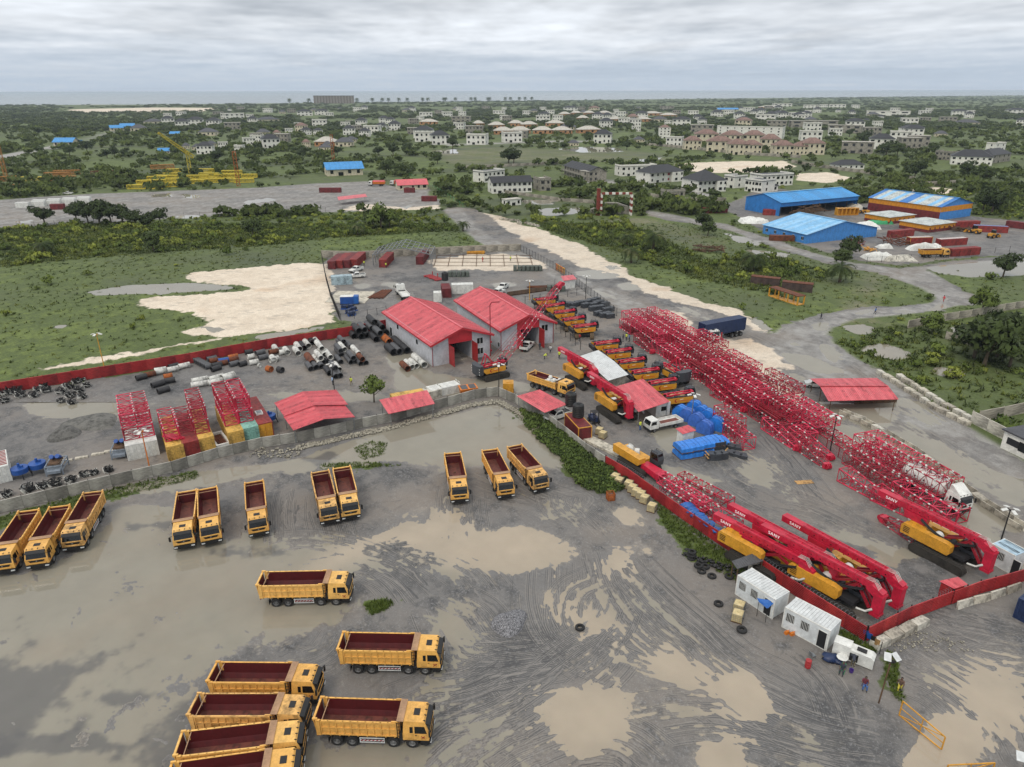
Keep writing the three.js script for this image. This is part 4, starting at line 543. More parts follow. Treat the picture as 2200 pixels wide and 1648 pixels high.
function hall(label, fl, fr, L, doorAt, extra) {
const W = Math.hypot(fr[0] - fl[0], fr[1] - fl[1]), E = 5.25, R = 7.65, w = W / 2, th = heading(fl, fr);
const t = thing('workshop_hall', label, 'hall',[(fl[0] + fr[0]) / 2,0, (fl[1] + fr[1]) / 2], th);
const d0 = doorAt - 2.7, d1 = doorAt + 2.7, dh = 4.3, gy = (x) => lerp(R, E, Math.abs(x) / w) - .12;
part(t, 'wall', (g) => { // side and back walls, then the front round its doorway
g.box(-w,-w + .2,-.1, E,-L,0); g.box(w - .2, w,-.1, E,-L,0); g.ext([[-w + .2,-.1],[w - .2,-.1],[w - .2, E - .05],[0, R - .12],[-w + .2, E - .05]],-L,-L + .2);
g.ext([[-w + .2,-.1],[d0,-.1],[d0, gy(d0)],[-w + .2, E]],-.2,0); g.ext([[d1,-.1],[w - .2,-.1],[w - .2, E],[d1, gy(d1)]],-.2,0);
}, MT.wallGrey);
part(t, 'gable_panel', (g) => g.ext([[d0 - .05, dh],[d1 + .05, dh],[d1 + .05, gy(d1)],[.001, R - .14],[d0 - .05, gy(d0)]].filter((p, i) => i !== 3 || (d0 < 0 && d1 > 0)),-.12,.06), MT.roofDeep);
part(t, 'floor', (g) => g.box(-w + .2, w - .2,-.06,.06,-L + .2,.8), MT.concrete);
for (const s of [-1,1]) {
slope(t,[0, R,.75],[0, R,-L - .6],[s * (w + .7), E - .28,-L - .6],[s * (w + .7), E - .28,.75],27, RF3,.08);
part(t, 'fascia', (g) => { g.bar([0, R - .22,.72],[s * (w + .7), E - .5,.72],.06,.42); g.bar([s * (w + .68), E - .42,.75],[s * (w + .68), E - .42,-L - .6],.05,.3); }, MT.roofDeep);
const dr = part(t, 'door_leaf', (g) => { const x = s < 0 ? d0 : d1; g.box(x - .05, x + .05,.1, dh,.1,2.6); g.box(x + s * .05 - .02, x + s * .05 + .02,2.1,2.25,.1,2.6); }, MT.fenceRed);
part(t, 'downpipe', (g) => g.tube([s * (w + .06) * .995,0,.1],[s * (w + .06) * .995, E - .4,.1],.07,6), MT.redDeep);
}
part(t, 'ridge_cap', (g) => { g.bar([0, R + .03,.78],[0, R + .03,-L - .62],.5,.06); }, MT.roof);
const win = (x, y, ww, hh, z = 0, side = 0) => { const wn = part(t, 'window', (g) => side ? g.box(side * w - .03, side * w + .03, y, y + hh, z - ww / 2, z + ww / 2) : g.box(x, x + ww, y, y + hh,-.02,.03), MT.glass); part(wn, 'frame', (g) => { if (side) { g.box(side * w - .05, side * w + .05, y - .07, y, z - ww / 2 - .07, z + ww / 2 + .07); g.box(side * w - .05, side * w + .05, y + hh, y + hh + .07, z - ww / 2 - .07, z + ww / 2 + .07); } else { g.box(x - .06, x + ww + .06, y - .08, y,-.02,.06); g.box(x - .06, x + ww + .06, y + hh, y + hh + .06,-.02,.06); g.box(x + ww / 2 - .05, x + ww / 2 + .05, y, y + hh,-.02,.06); } }, MT.pale); };
extra(win, w);
for (const [x0, x1] of [[d1 - 1.6, d1 - .8]]) part(t, 'inner_door', (g) => g.box(x0, x1,.06,2.1,-6.02,-5.96), MT.dark);
part(t, 'inner_wall', (g) => { g.box(d1 + .1, d1 + .2,.06,4.6,-9,-.2); g.box(d0 - .2, d0 - .1,.06,4.6,-9,-.2); g.box(d0 - .1, d1 + .1,.06,4.6,-12,-11.9); }, MT.wallGrey);
return t;
}
hall('grey workshop hall with red roof beside the stacked steel casings',[-16.43,-137.7],[-4.73,-144.5],26.6,-.3, (win, w) => { for (const y of [.9,3.2]) win(w - 3.1, y,1.35,1.3); win(0,2.6,.9,1.1,-8,-1); win(0,2.9,.9,1.1,-19,-1); win(0,0,1,2.1,-23.5,-1); });
hall('grey workshop hall with red roof and a pickup in its doorway',[-2.4,-147.3],[9.28,-152.9],26,.2, (win, w) => { win(w - 2.9,3.2,1.5,1.4); win(0,.7,.6,1,-1.2,-1); });
{ // leaning stove pipe with a hooked end between the halls
const [x, z] = [-4.61,-143.9]; single('drain_pipe', 'tall dark red pipe with bent top between the two workshop halls', 'pipe', (g) => { g.tube([0,0,0],[0,11.5,0],.11,6); g.tube([0,11.5,0],[.4,12.1,0],.11,6); g.tube([.4,12.1,0],[2,12.2,0],.11,6); for (const y of [1.5,3.4]) g.cbox(.15, y,.15,.35,.35,.35); }, MT.redDeep,[x,0, z]);
}
{ // red roofs in the works yard
const q = (...P) => P.map(([[x, z], h]) => [x, h, z]), RF = RF3;
shed('red_roof_store', 'large red gable roofed store behind the grey fence, beside shipping containers',[q([[-37,-115.5],3.9],[[-33.5,-109.6],3.9],[[-38.2,-107.9],2.7],[[-41.5,-113.3],2.7]), q([[-33.7,-109.7],3.75],[[-30.5,-104.5],3.75],[[-35.2,-102.8],2.55],[[-38.3,-107.9],2.55]), q([[-33.5,-109.6],3.9],[[-37,-115.5],3.9],[[-32,-119.1],2.7],[[-28.5,-112.6],2.7]), q([[-30.5,-104.5],3.75],[[-33.7,-109.7],3.75],[[-29.1,-112.7],2.55],[[-26.3,-107.8],2.55])], RF,
[[[-42.6,-116.5],2.6],[[-36.1,-105.6],2.5],[[-27.5,-111],2.5],[[-33,-122.3],2.6]], { inset: 1 });
shed('red_roof_store', 'long red mono-pitch roof over a yellow ended container at the fence',[q([[-23.16,-113.5],3.2],[[-15.35,-117.8],3.2],[[-13.48,-112.9],2.7],[[-20.81,-108.7],2.7])], RF,[[[-21.2,-112.1],2.6],[[-14.25,-116.3],2.6],[[-23.85,-117.6],3.1],[[-16.23,-122],3.1]], { ribs: 26 });
shed('car_canopy', 'red canopy roof behind the fence corner with a white pickup under it',[q([[.82,-115.5],3],[[4.97,-118.4],3],[[9.53,-112.5],2.7],[[5.5,-109.1],2.7])], RF,[[[1.02,-119.2],2.9],[[4.97,-122.2],2.9],[[9.52,-116.1],2.6],[[5.87,-112.9],2.6]], { ribs: 10 });
shed('office_canopy', 'broad red roof over a white office cabin beside the folded rigs',[q([[18.87,-119.1],3.3],[[24.4,-122.8],3.3],[[27.4,-112.9],3],[[21.31,-108.7],3])], RF,[[[19.78,-122.5],3.2],[[22.5,-112.7],2.9],[[24.4,-113.2],2.9]], { ribs: 18, slab: null });
shed('grey_roof_store', 'pale grey roofed block store beside the row of crawler cranes',[q([[13.81,-135.4],3.2],[[17.83,-138.4],3.4],[[20.27,-132.2],3.3],[[16.04,-128.9],3.1]), q([[16.04,-128.9],3.09],[[20.28,-132.2],3.29],[[22.18,-125.7],3],[[18,-122.9],2.9])], MT.pale,[[[14.71,-139.9],3.1],[[18.42,-143.2],3.2]], { ribs: 10, box2: MT.concrete });
shed('market_shelter', 'open red roofed shelter standing in a puddle beside concrete blocks',[q([[56.1,-119.5],3.2],[[68.5,-119.4],3.2],[[69,-124.5],2.7],[[56.3,-124.3],2.7]), q([[68.7,-119.9],3.1],[[56.3,-120],3.1],[[55.9,-114.7],2.3],[[68.6,-115.4],2.3])].map((a, i) => i ? a : [a[1], a[0], a[3], a[2]]), RF,[[[57.3,-116.5],2.25],[[61.5,-117.1],2.25],[[63.9,-116.7],2.25],[[66.9,-116.8],2.25],[[69.9,-117.7],2.25],[[58.8,-126.9],2.6],[[70.3,-126.9],2.6]], { ribs: 30, post: MT.woodDark, walls: [[[[62.6,-118.5],[70.7,-119.3]],1.0, MT.woodDark]] });
shed('guard_hut', 'white guard hut with red roof between blue wrapped loads',[q([[26.4,-103.1],2.6],[[28.7,-104.4],2.6],[[29.6,-102.7],2.45],[[27.2,-101.4],2.45])], RF,[], { cat: 'hut', ribs: 8, box: MT.white });
shed('gate_booth', 'little red roofed booth inside the red fence near the gate',[q([[47.7,-64.9],2.3],[[50.2,-65.6],2.3],[[50.6,-64.4],2.2],[[48.7,-63.7],2.2])], RF,[], { cat: 'hut', ribs: 8, box: MT.fenceRed });
shed('site_hut', 'white site hut with red roof beside the compound road fence',[q([[14.36,-204.1],2.9],[[18.01,-205.5],2.9],[[18.75,-201.2],2.7],[[14.79,-199.1],2.7])], RF,[], { cat: 'hut', ribs: 8, box: MT.white });
shed('lean_to', 'rusty tin lean-to on poles beside the white cabins',[q([[25.6,-68.6],2.3],[[28.8,-70.2],2.3],[[29.4,-68.9],2.1],[[25.9,-67.4],2.1])], MT.pipe,[[[26.5,-70.2],2.3],[[26.6,-68.6],2.1],[[29.9,-70],2.1],[[29.6,-71.7],2.2]], { ribs: 9, post: MT.woodDark, walls: [[[[27.8,-69],[29.8,-69.8]],1.5, MT.whiteDirty]] });
}
// fences: every panel and post is a piece of its own
function panelGeo(len, h, ribs, amp) { return geo((g) => { const P = []; for (let i = 0; i < ribs; i++) { const y = .08 + (h - .08) * i / ribs, d = (h - .08) / ribs; P.push([y,-amp],[y + d * .4,-amp],[y + d * .5, amp],[y + d * .9, amp]); } P.push([h,-amp]); for (let i = 0; i + 1 < P.length; i++) { const [a, b] = [P[i], P[i + 1]]; g.quad([0, a[0], a[1]],[len, a[0], a[1]],[len, b[0], b[1]],[0, b[0], b[1]]); } }); }
const postGeo = (h, w = .09) => geo((g) => g.box(-w / 2, w / 2,-.3, h,-w / 2, w / 2));
function fence(name, label, P, o) {
const c = along(P, lengthOf(P) / 2), t = thing(name, label, 'fence',[c[0],0, c[1]]), n0 = o.step || 2.6, pg = o.panel || panelGeo(1, o.h, o.ribs || 9,.05), qg = postGeo(o.h + (o.up || .15));
const post = (x, z, r) => { const q = part(t, 'post', qg, o.post || MT.dark); q.position.set(x - c[0],0, z - c[1]); q.rotation.y = r; };
for (let i = 0; i + 1 < P.length; i++) {
const [a, b] = [P[i], P[i + 1]], l = Math.hypot(b[0] - a[0], b[1] - a[1]), n = Math.max(1, Math.round(l / n0)), r = heading(a, b);
for (let k = 0; k < n; k++) {
const x = lerp(a[0], b[0], k / n), z = lerp(a[1], b[1], k / n); post(x, z, r);
if (o.m) { const q = part(t, 'panel', pg, Array.isArray(o.m) ? o.m[(i * 5 + k * 7) % o.m.length] : o.m); q.position.set(x - c[0] + Math.sin(r) * .08,0, z - c[1] + Math.cos(r) * .08); q.rotation.y = r; q.scale.x = l / n; }
}
if (i + 2 === P.length) post(b[0], b[1], r);
if (o.rails) part(t, 'rail', (g) => { for (const y of o.rails) g.bar([a[0] - c[0], y, a[1] - c[1]],[b[0] - c[0], y, b[1] - c[1]],.04); }, o.post || MT.dark);
if (o.wire) part(t, 'razor_wire', (g) => { const turns = Math.round(l / .42), N = turns * 7; let p0 = null; for (let k = 0; k <= N; k++) { const u = k / N, an = k / 7 * 2 * Math.PI, x = lerp(a[0], b[0], u) - c[0], z = lerp(a[1], b[1], u) - c[1], p = [x + Math.sin(r) * Math.cos(an) * .26 - Math.sin(r) * .2, o.h + .02 + Math.sin(an) * .26, z + Math.cos(r) * Math.cos(an) * .26 - Math.cos(r) * .2]; if (p0) g.tube(p0, p,.018,3); p0 = p; } }, MT.steel);
}
return t;
}
const RED2 = [MT.fenceRed, mat('#a83034',.5, { map: W4 }), mat('#96272c',.55, { map: W4 }), mat('#b13a3a',.5, { map: W4 })];
fence('grey_fence', 'weathered grey corrugated fence round the front lot, with dark posts',[[-72.2,-80.7],[-69.6,-82.5],[-64.8,-85.4],[-60.4,-88.2],[-55.6,-91],[-51,-93.6],[-45.8,-98.1],[-40,-101.6],[-34.9,-103.4],[-30.2,-106],[-25.4,-108.8],[-20.81,-111.1],[-16.22,-114.6],[-11.67,-117.6],[-6.94,-121.1],[-2.63,-122.4],[.68,-118.8],[3.55,-114.7],[6.39,-110.1],[8.92,-105.1],[11.6,-99.4],[14.15,-95.1]], { h: 1.95, m: [MT.fenceGrey, mat('#8f8d87',.6, { map: W4 }), mat('#b3b1aa',.5, { map: W4 })], ribs: 10 });
fence('red_fence', 'red corrugated fence topped with razor wire, from the weeds to the yard corner',[[14.23,-95.1],[17.03,-91.1],[19.69,-86.2],[22.41,-81.3],[25.1,-76.7],[28.3,-71.5],[31.1,-66.7],[34,-62],[36.6,-58]], { h: 1.95, m: RED2, ribs: 9, wire: true });
fence('red_fence', 'red corrugated fence with razor wire along the gate side of the yard',[[36.7,-58],[42.8,-61.2],[48.7,-63.7]], { h: 1.95, m: RED2, ribs: 9, wire: true });
fence('red_fence', 'red corrugated fence leading from the gate to the blue container',[[48.8,-63.7],[52.8,-65.4],[57,-66.8],[64,-69.2]], { h: 1.95, m: RED2, ribs: 9 });
fence('red_fence', 'long red corrugated fence between the casing yard and the grass field',[[-99.5,-122.1],[-97,-123.7],[-82.2,-131.9],[-67.5,-139.9],[-60.6,-144.8],[-52.1,-150.2],[-44.7,-154],[-38.1,-157.6],[-30,-163.5]], { h: 2.4, m: RED2, ribs: 9, post: MT.fenceRed, up: 0 });
fence('compound_wall', 'grey block wall along the back of the building compound',[[-65.4,-242.4],[-52.6,-240.8],[-41.5,-243.7],[-30,-246.6],[-13.13,-250.4],[3.25,-253.4]], { h: 2.6, m: MT.concrete, step: 4, panel: geo((g) => g.box(0,1,0,2.6,-.1,.1)), post: MT.concretePale });
fence('mesh_fence', 'dark steel mesh fence along the sand side of the building compound',[[-64.9,-240.9],[-56.7,-212.3],[-50.2,-191.2],[-43,-170.4]], { h: 2.2, step: 2.4, panel: geo((g) => { for (let i = 0; i < 9; i++) g.box(i / 9, i / 9 + .02,.05,2.1,-.01,.01); }), m: MT.dark, rails: [.1,2.1] });
fence('mesh_fence', 'dark steel mesh fence between compound and grey road',[[3.24,-252.6],[8.02,-240.4],[13.28,-225.9],[14.77,-220.8],[19.17,-205.1],[20.19,-199.7],[23.88,-185.1],[26.6,-173.2]], { h: 2.2, step: 2.4, panel: geo((g) => { for (let i = 0; i < 7; i++) g.box(i / 7, i / 7 + .02,.05,2.1,-.01,.01); }), m: MT.steel, rails: [.1,2.1] });
fence('post_fence', 'open post and rail fence between the compound and the halls',[[-42.6,-169.6],[-36.6,-173.1],[-32.3,-175.9]], { h: 1.9, step: 3, rails: [1.8] });
fence('post_fence', 'open post and rail fence beside the row of cranes behind the hall',[[3.55,-185.3],[7.67,-188],[12.87,-189.8],[20.78,-194.7]], { h: 1.9, step: 3.2, rails: [1.8,.9] });
fence('post_fence', 'open post and rail fence between the hall and the first crane row',[[5.85,-178.2],[9.68,-165.5],[12.46,-156.7],[15.15,-148]], { h: 1.9, step: 3, rails: [1.8] });
fence('grey_rail_fence', 'low fence of steel rails behind the lattice sections beside the flooded lane',[[47.6,-111.3],[48.9,-106.7],[50.8,-97.9],[53.4,-88.4],[55.2,-80.5]], { h: 1.9, step: 3, rails: [.2,.45,.7,.95,1.2,1.45,1.7], post: MT.redDeep });
fence('far_yard_fence', 'thin post fence along the front of the distant gravel yard',[[-217.9,-293.6],[-201.9,-303.2],[-154.7,-324.1],[-104.3,-341],[-79.9,-342],[-61.4,-347]], { h: 2.2, step: 7, rails: [2.0] });
fence('far_yard_fence', 'thin green mesh fence climbing beside the distant gravel yard',[[-23.81,-354],[-34.3,-391],[-46.4,-430],[-68.3,-492]], { h: 2.2, step: 7, rails: [2.0], post: MT.greenTarp });
fence('orange_gate', 'orange and maroon sheet gate in the compound road fence',[[14.1,-224.6],[16.57,-217.1]], { h: 2.1, step: 2, ribs: 2, m: [MT.orange, MT.gold] });
fence('block_wall', 'mossy grey block wall across the marsh beside the winding road',[[150.1,-184.4],[134.7,-180.1],[124.1,-175.9],[115.7,-171.9],[107.5,-168.8],[99.7,-165.1],[95.2,-162.9]], { h: 2, m: MT.concrete, step: 4, panel: geo((g) => g.box(0,1,0,2,-.08,.08)), post: MT.concretePale });
fence('block_wall', 'grey block wall with posts beside the big dark tree',[[99.9,-155.2],[101.7,-152.9],[103,-149.7]], { h: 1.8, m: MT.concrete, step: 4, panel: geo((g) => g.box(0,1,0,1.8,-.08,.08)), post: MT.concretePale });
fence('white_wall', 'white panelled wall beside the flat white building at the lane',[[79.1,-110.6],[80.6,-103.9]], { h: 2.2, m: MT.whiteDirty, step: 3.4, panel: geo((g) => g.box(0,1,0,2.2,-.08,.08)), post: MT.concretePale, up: 0 });
fence('block_wall', 'grey block wall with pillars behind the flat white building',[[80.3,-110.6],[85.5,-112.4],[90.8,-114.4],[101.7,-117.9]], { h: 2.2, m: MT.concrete, step: 4, panel: geo((g) => g.box(0,1,0,2.2,-.08,.08)), post: MT.concrete });
// ---------------------------------------------------------------- cranes and drilling rigs
const trackGeo = (len, w, h) => geo((g) => { // crawler belt with shoes round its outline
const r = h / 2, n = 8, P = []; for (let i = 0; i <= n; i++) { const t = -Math.PI / 2 + Math.PI * i / n; P.push([len / 2 - r + Math.cos(t) * r, r + Math.sin(t) * r]); } for (let i = 0; i <= n; i++) { const t = Math.PI / 2 + Math.PI * i / n; P.push([-len / 2 + r + Math.cos(t) * r, r + Math.sin(t) * r]); }
g.ext(P,-w / 2, w / 2); const C = [...P, P[0]]; let L = 0; const S = C.slice(1).map((b, i) => Math.hypot(b[0] - C[i][0], b[1] - C[i][1])), T = S.reduce((a, b) => a + b,0), N = Math.round(T / .3);
for (let k = 0; k < N; k++) { let d = k / N * T, i = 0; while (d > S[i]) d -= S[i++]; const a = C[i], b = C[i + 1], t = d / S[i], x = lerp(a[0], b[0], t), y = lerp(a[1], b[1], t); g.at(MX(x, y,0,0,0, Math.atan2(b[1] - a[1], b[0] - a[0]))); g.box(-.11,.11,-.05,.01,-w / 2 - .03, w / 2 + .03); } g.at(null);
});
const TRK = trackGeo(5.6,.8,1.05), TRKL = trackGeo(6.6,.85,1.15);
const sanyTex = textTex(256,96, (g, w, h) => { g.fillStyle = '#b3142f'; g.fillRect(0,0, w, h); g.fillStyle = '#f2eeee'; g.font = 'bold 84px sans-serif'; g.textAlign = 'center'; g.textBaseline = 'middle'; g.fillText('SANY', w / 2, h / 2 + 4, w * .94); });
const sideTex = textTex(256,64, (g, w, h) => { g.fillStyle = '#c98a1e'; g.fillRect(0,0, w, h); g.fillStyle = '#9c2a16'; g.beginPath(); g.arc(66,34,26,.7,5.4); g.arc(76,32,18,5.2,.9, true); g.fill(); g.fillStyle = '#c4572a'; g.fillRect(88,36,150,10); g.fillStyle = '#efe7d5'; g.font = 'bold 20px sans-serif'; g.fillText('SANY',112,26); });
const creamMat = mat('#d9b68c',.6), darkGrey = mat('#3c4047',.5), trackMat = mat('#33302c',.85, { map: W4 }), trackMud = mat('#6b5a45',.95, { map: W4 });
function craneUpper(t, y0) { // machine deck with two housings, cab at +x
const up = part(t, 'upper_frame', (g) => { g.box(-3.3,2.9, y0, y0 + .35,-.9,.9); g.box(-3.5,-2.9, y0 + .1, y0 + .9,-1.4,1.4); }, MT.chassis);
for (const s of [1,-1]) {
const h = part(t, 'machine_housing', (g) => { const P = [[-2.9, y0 + .75],[-2.2, y0 + .1],[2.0, y0 + .1],[2.2, y0 + .3],[2.2, y0 + 1.2],[-3.0, y0 + 1.2]]; s > 0 ? g.ext(P,.95,1.55) : g.ext(P.map(([x, y]) => [Math.min(x,1.0), y]),-1.55,-.95); }, MT.gold);
part(h, 'walkway', (g) => { g.box(-2.9, s > 0 ? 2.1 : 1.0, y0 + 1.2, y0 + 1.26, s * 1.25 - .3, s * 1.25 + .3); for (let i = 0; i < 4; i++) g.box(-2.4 + i * 1.0,-1.9 + i * 1.0, y0 + 1.26, y0 + 1.36, s * 1.4 - .12, s * 1.4 + .12); }, MT.dark);
if (s > 0) decal(h, 'side_lettering',3.6,.85, sideTex, new THREE.Matrix4().makeTranslation(-.2, y0 + .66,1.556));
}
part(t, 'cover_panel', (g) => { for (const [x, z, l] of [[-1.4,-.45,1.3],[.3,-.5,1.1],[.2,.45,.9]]) { g.box(x, x + l, y0 + .35, y0 + 1.12, z - .36, z + .36); } }, creamMat);
for (const x of [-2.2,-.4,1.5]) part(t, 'winch', (g) => { g.tube([x, y0 + .75,-.6],[x, y0 + .75,.6],.33,9,.33, true); for (const z of [-.62,.62]) g.tube([x, y0 + .75, z - .03],[x, y0 + .75, z + .03],.44,9,.44, true); }, MT.black);
part(t, 'gantry', (g) => { for (const s of [-1,1]) { g.bar([-2.6, y0 + 1.25, s * .55],[2.6, y0 + 1.5, s * .4],.2); g.bar([-2.9, y0 + .7, s * .6],[-.6, y0 + 1.45, s * .5],.14); } for (const x of [-2.3,-.6,1.1,2.5]) g.bar([x, y0 + 1.35,-.5],[x, y0 + 1.35,.5],.14); g.tube([2.7, y0 + 1.5,-.4],[2.7, y0 + 1.5,.4],.24,8,.24, true); }, MT.red);
cabOf(t,2.05, y0 + .1,-1.05);
return up;
}
function cabOf(t, x, y, z) {
const c = part(t, 'cab', (g) => { const P = [[0,0],[1.75,0],[1.85,.8],[1.55,1.75],[.15,1.8],[0,1.4]]; g.at(MX(x, y, z)); g.ext(P,-.55,.55); g.at(null); }, darkGrey);
part(c, 'window', (g) => { g.quad([x + 1.85, y + .75, z + .48],[x + 1.85, y + .75, z - .48],[x + 1.575, y + 1.7, z - .45],[x + 1.575, y + 1.7, z + .45]); for (const s of [1,-1]) { const q = [[x + .25, y + .75, z + s * .562],[x + 1.72, y + .75, z + s * .562],[x + 1.45, y + 1.6, z + s * .562],[x + .25, y + 1.6, z + s * .562]]; s > 0 ? g.quad(...q) : g.quad(...q.reverse()); } }, MT.glass);
part(c, 'roof_rail', (g) => { for (const s of [-1,1]) { g.bar([x + .2, y + 2, z + s * .5],[x + 1.4, y + 2, z + s * .5],.05); for (const k of [.2,1.4]) g.bar([x + k, y + 1.75, z + s * .5],[x + k, y + 2, z + s * .5],.05); } }, MT.black);
return c;
}
function crawlers(t, turn, tg, gauge, m = trackMat) { const c = part(t, 'carbody', (g) => { g.at(MX(0,0,0, turn)); g.box(-1.2,1.2,.45,1.0,-gauge, gauge); g.at(null); g.lathe([0,.95,0], 'y',[[1.05,0],[1.05,.4],[0,.4]],16); }, MT.chassis); for (const s of [-1,1]) { const k = part(t, 'crawler_track', tg, m); k.position.set(Math.sin(turn) * gauge * s,0, Math.cos(turn) * gauge * s); k.rotation.y = turn; } }
const crane = kit(() => { const t = thing('crawler_crane', '', 'crane'); crawlers(t, Math.PI / 2 - .35, TRK,1.75, trackMud); craneUpper(t,1.3); return t; });
const CR = [[[7.05,-178.6],[11.49,-179.9]],[[8.98,-172.2],[13.72,-174.3]],[[11.06,-166.7],[15.58,-168.2]],[[12.91,-160.7],[17.54,-162.5]],[[14.99,-155.4],[19.53,-156.7]],[[18.57,-143.6],[23.03,-144.7]],[[20.46,-138.1],[24.9,-139.3]],[[22.29,-132.4],[26.7,-133.6]],[[24,-126.7],[28.6,-127.9]],[[26.5,-121.2],[30.7,-122.4]],[[28.1,-115.2],[32.4,-116.4]]];
CR.forEach(([a, b], i) => { const h = heading(a, b), n = i < 5 ? `boomless yellow crane, ${ord(i)} from the back in the row behind the hall` : `boomless yellow crane, ${ord(i - 5)} from the back in the row by the lattice stack`; const o = crane([lerp(a[0], b[0],.5) - Math.sin(h) * 1.5, lerp(a[1], b[1],.5) - Math.cos(h) * 1.5], h, n, i < 5 ? 'crane row behind the hall' : 'crane row by the lattice stack'); });
function counterweight(t, x, y0, h) { const c = part(t, 'counterweight', (g) => { const P = []; for (let i = 0; i <= 8; i++) { const a = Math.PI / 2 + .55 - 1.1 * i / 8 * 1; P.push([Math.cos(a) * 3.3, Math.sin(a) * 3.3 - 2.3]); } P.push([1.6,-.35],[-1.6,-.35]); const S = P.map(([u, v]) => [u, v]); for (let i = 0; i < S.length; i++) { const a = S[i], b = S[(i + 1) % S.length]; g.quad([x - a[1], y0, a[0]],[x - a[1], y0 + h, a[0]],[x - b[1], y0 + h, b[0]],[x - b[1], y0, b[0]]); if (i > 0 && i + 1 < S.length) { g.tri([x - S[0][1], y0 + h, S[0][0]],[x - b[1], y0 + h, b[0]],[x - a[1], y0 + h, a[0]]); g.tri([x - S[0][1], y0, S[0][0]],[x - a[1], y0, a[0]],[x - b[1], y0, b[0]]); } } }, darkGrey); for (const s of [-1,1]) part(c, 'warning_stripe', (g) => { for (let i = 0; i < 3; i++) g.cbox(x - .62, y0 + .25 + i * h * .28, s * 1.5,.05,.2,.28); }, MT.white); return c; }
{ // crane turned away, its counterweight towards us
const a = [29.7,-132.9], b = [33.1,-126.4], o = thing('crawler_crane', 'yellow crawler crane with big dark counterweight between cranes and lattice stack', 'crane',[lerp(a[0], b[0],.5), lerp(a[1], b[1],.5)], heading(b, a)); crawlers(o,0, TRK,1.75); craneUpper(o,1.3); counterweight(o,-3.2,1.35,1.9);
part(o, 'boom_foot', (g) => { for (const s of [-1,1]) { g.bar([1.8,2.4, s * .5],[-1.2,5.2, s * .3],.18); g.bar([-2,2.6, s * .5],[-1.2,5.2, s * .3],.14); } g.tube([-1.2,5.2,-.4],[-1.2,5.2,.4],.2,6); }, MT.red);
}
// lattice frames: four corner pipes, zigzag bracing on each face and pale foam sleeves
const LR = mat('#c8284a',.45, { map: W4 });
function latticeParts(t, at, len, w, h, o = {}) {
const w1 = o.w1 ?? w, h1 = o.h1 ?? h, n = o.n || Math.max(3, Math.round(len / 1.1)), r = o.r || .095, y = o.y || 0, C = (k, i) => { const ww = lerp(w, w1, k) / 2, hh = lerp(h, h1, k); const yy = o.mid ? y + (h - hh) / 2 : y; return [at + len * k, yy + (i & 1 ? hh : 0) + r, (i & 2 ? 1 : -1) * ww]; };
const ch = []; for (let i = 0; i < 4; i++) ch.push(part(t, 'chord', (g) => { g.tube(C(0, i), C(1, i), r,6); }, o.m || LR));
part(t, 'lacing', (g) => { for (let k = 0; k < n; k++) { const a = k / n, b = (k + 1) / n, f = k & 1; for (const [i, j] of [[0,1],[2,3],[0,2],[1,3]]) { g.tube(C(a, f ? i : j), C(b, f ? j : i), r * .58,4); if (!o.n) g.tube(C(b, i), C(b, j), r * .45,4); } } for (const k of [0,1]) { for (const [i, j] of [[0,1],[2,3],[0,2],[1,3]]) g.tube(C(k, i), C(k, j), r * .75,4); g.tube(C(k,0), C(k,3), r * .5,4); } }, o.m || LR);
if (o.pad !== 0) ch.forEach((c, i) => part(c, 'foam_sleeve', (g) => { const R = rngOf(i * 7 + Math.round(len * 10)); for (let k = 0; k < n; k++) { const a = (k + .15 + R() * .4) / n; if (R() < .6) g.tube(C(a, i), C(Math.min(1, a + .32 / len), i), r * 1.35,6); } }, MT.wrap).userData.kind = 'stuff');
}
const lattice = {}; for (const [k, len, w, h, o] of [['long',9,2.1,2.0, {}],['short',6,2.1,2.0, {}],['slim',9,1.5,1.35, {}],['taper',8.5,2.1,2.0, { w1: 1.0, h1: .7 }]]) lattice[k] = kit(() => { const t = thing('lattice_section', '', 'lattice section'); latticeParts(t,-len / 2, len, w, h, o); if (k === 'taper') { part(t, 'head_sheave', (g) => { for (const z of [-.3,0,.3]) g.tube([len / 2 + .2,.5, z - .05],[len / 2 + .2,.5, z + .05],.42,10,.42, true); g.box(len / 2 - .5, len / 2 + .1,.1,.9,-.55,.55); }, MT.red); } return t; });
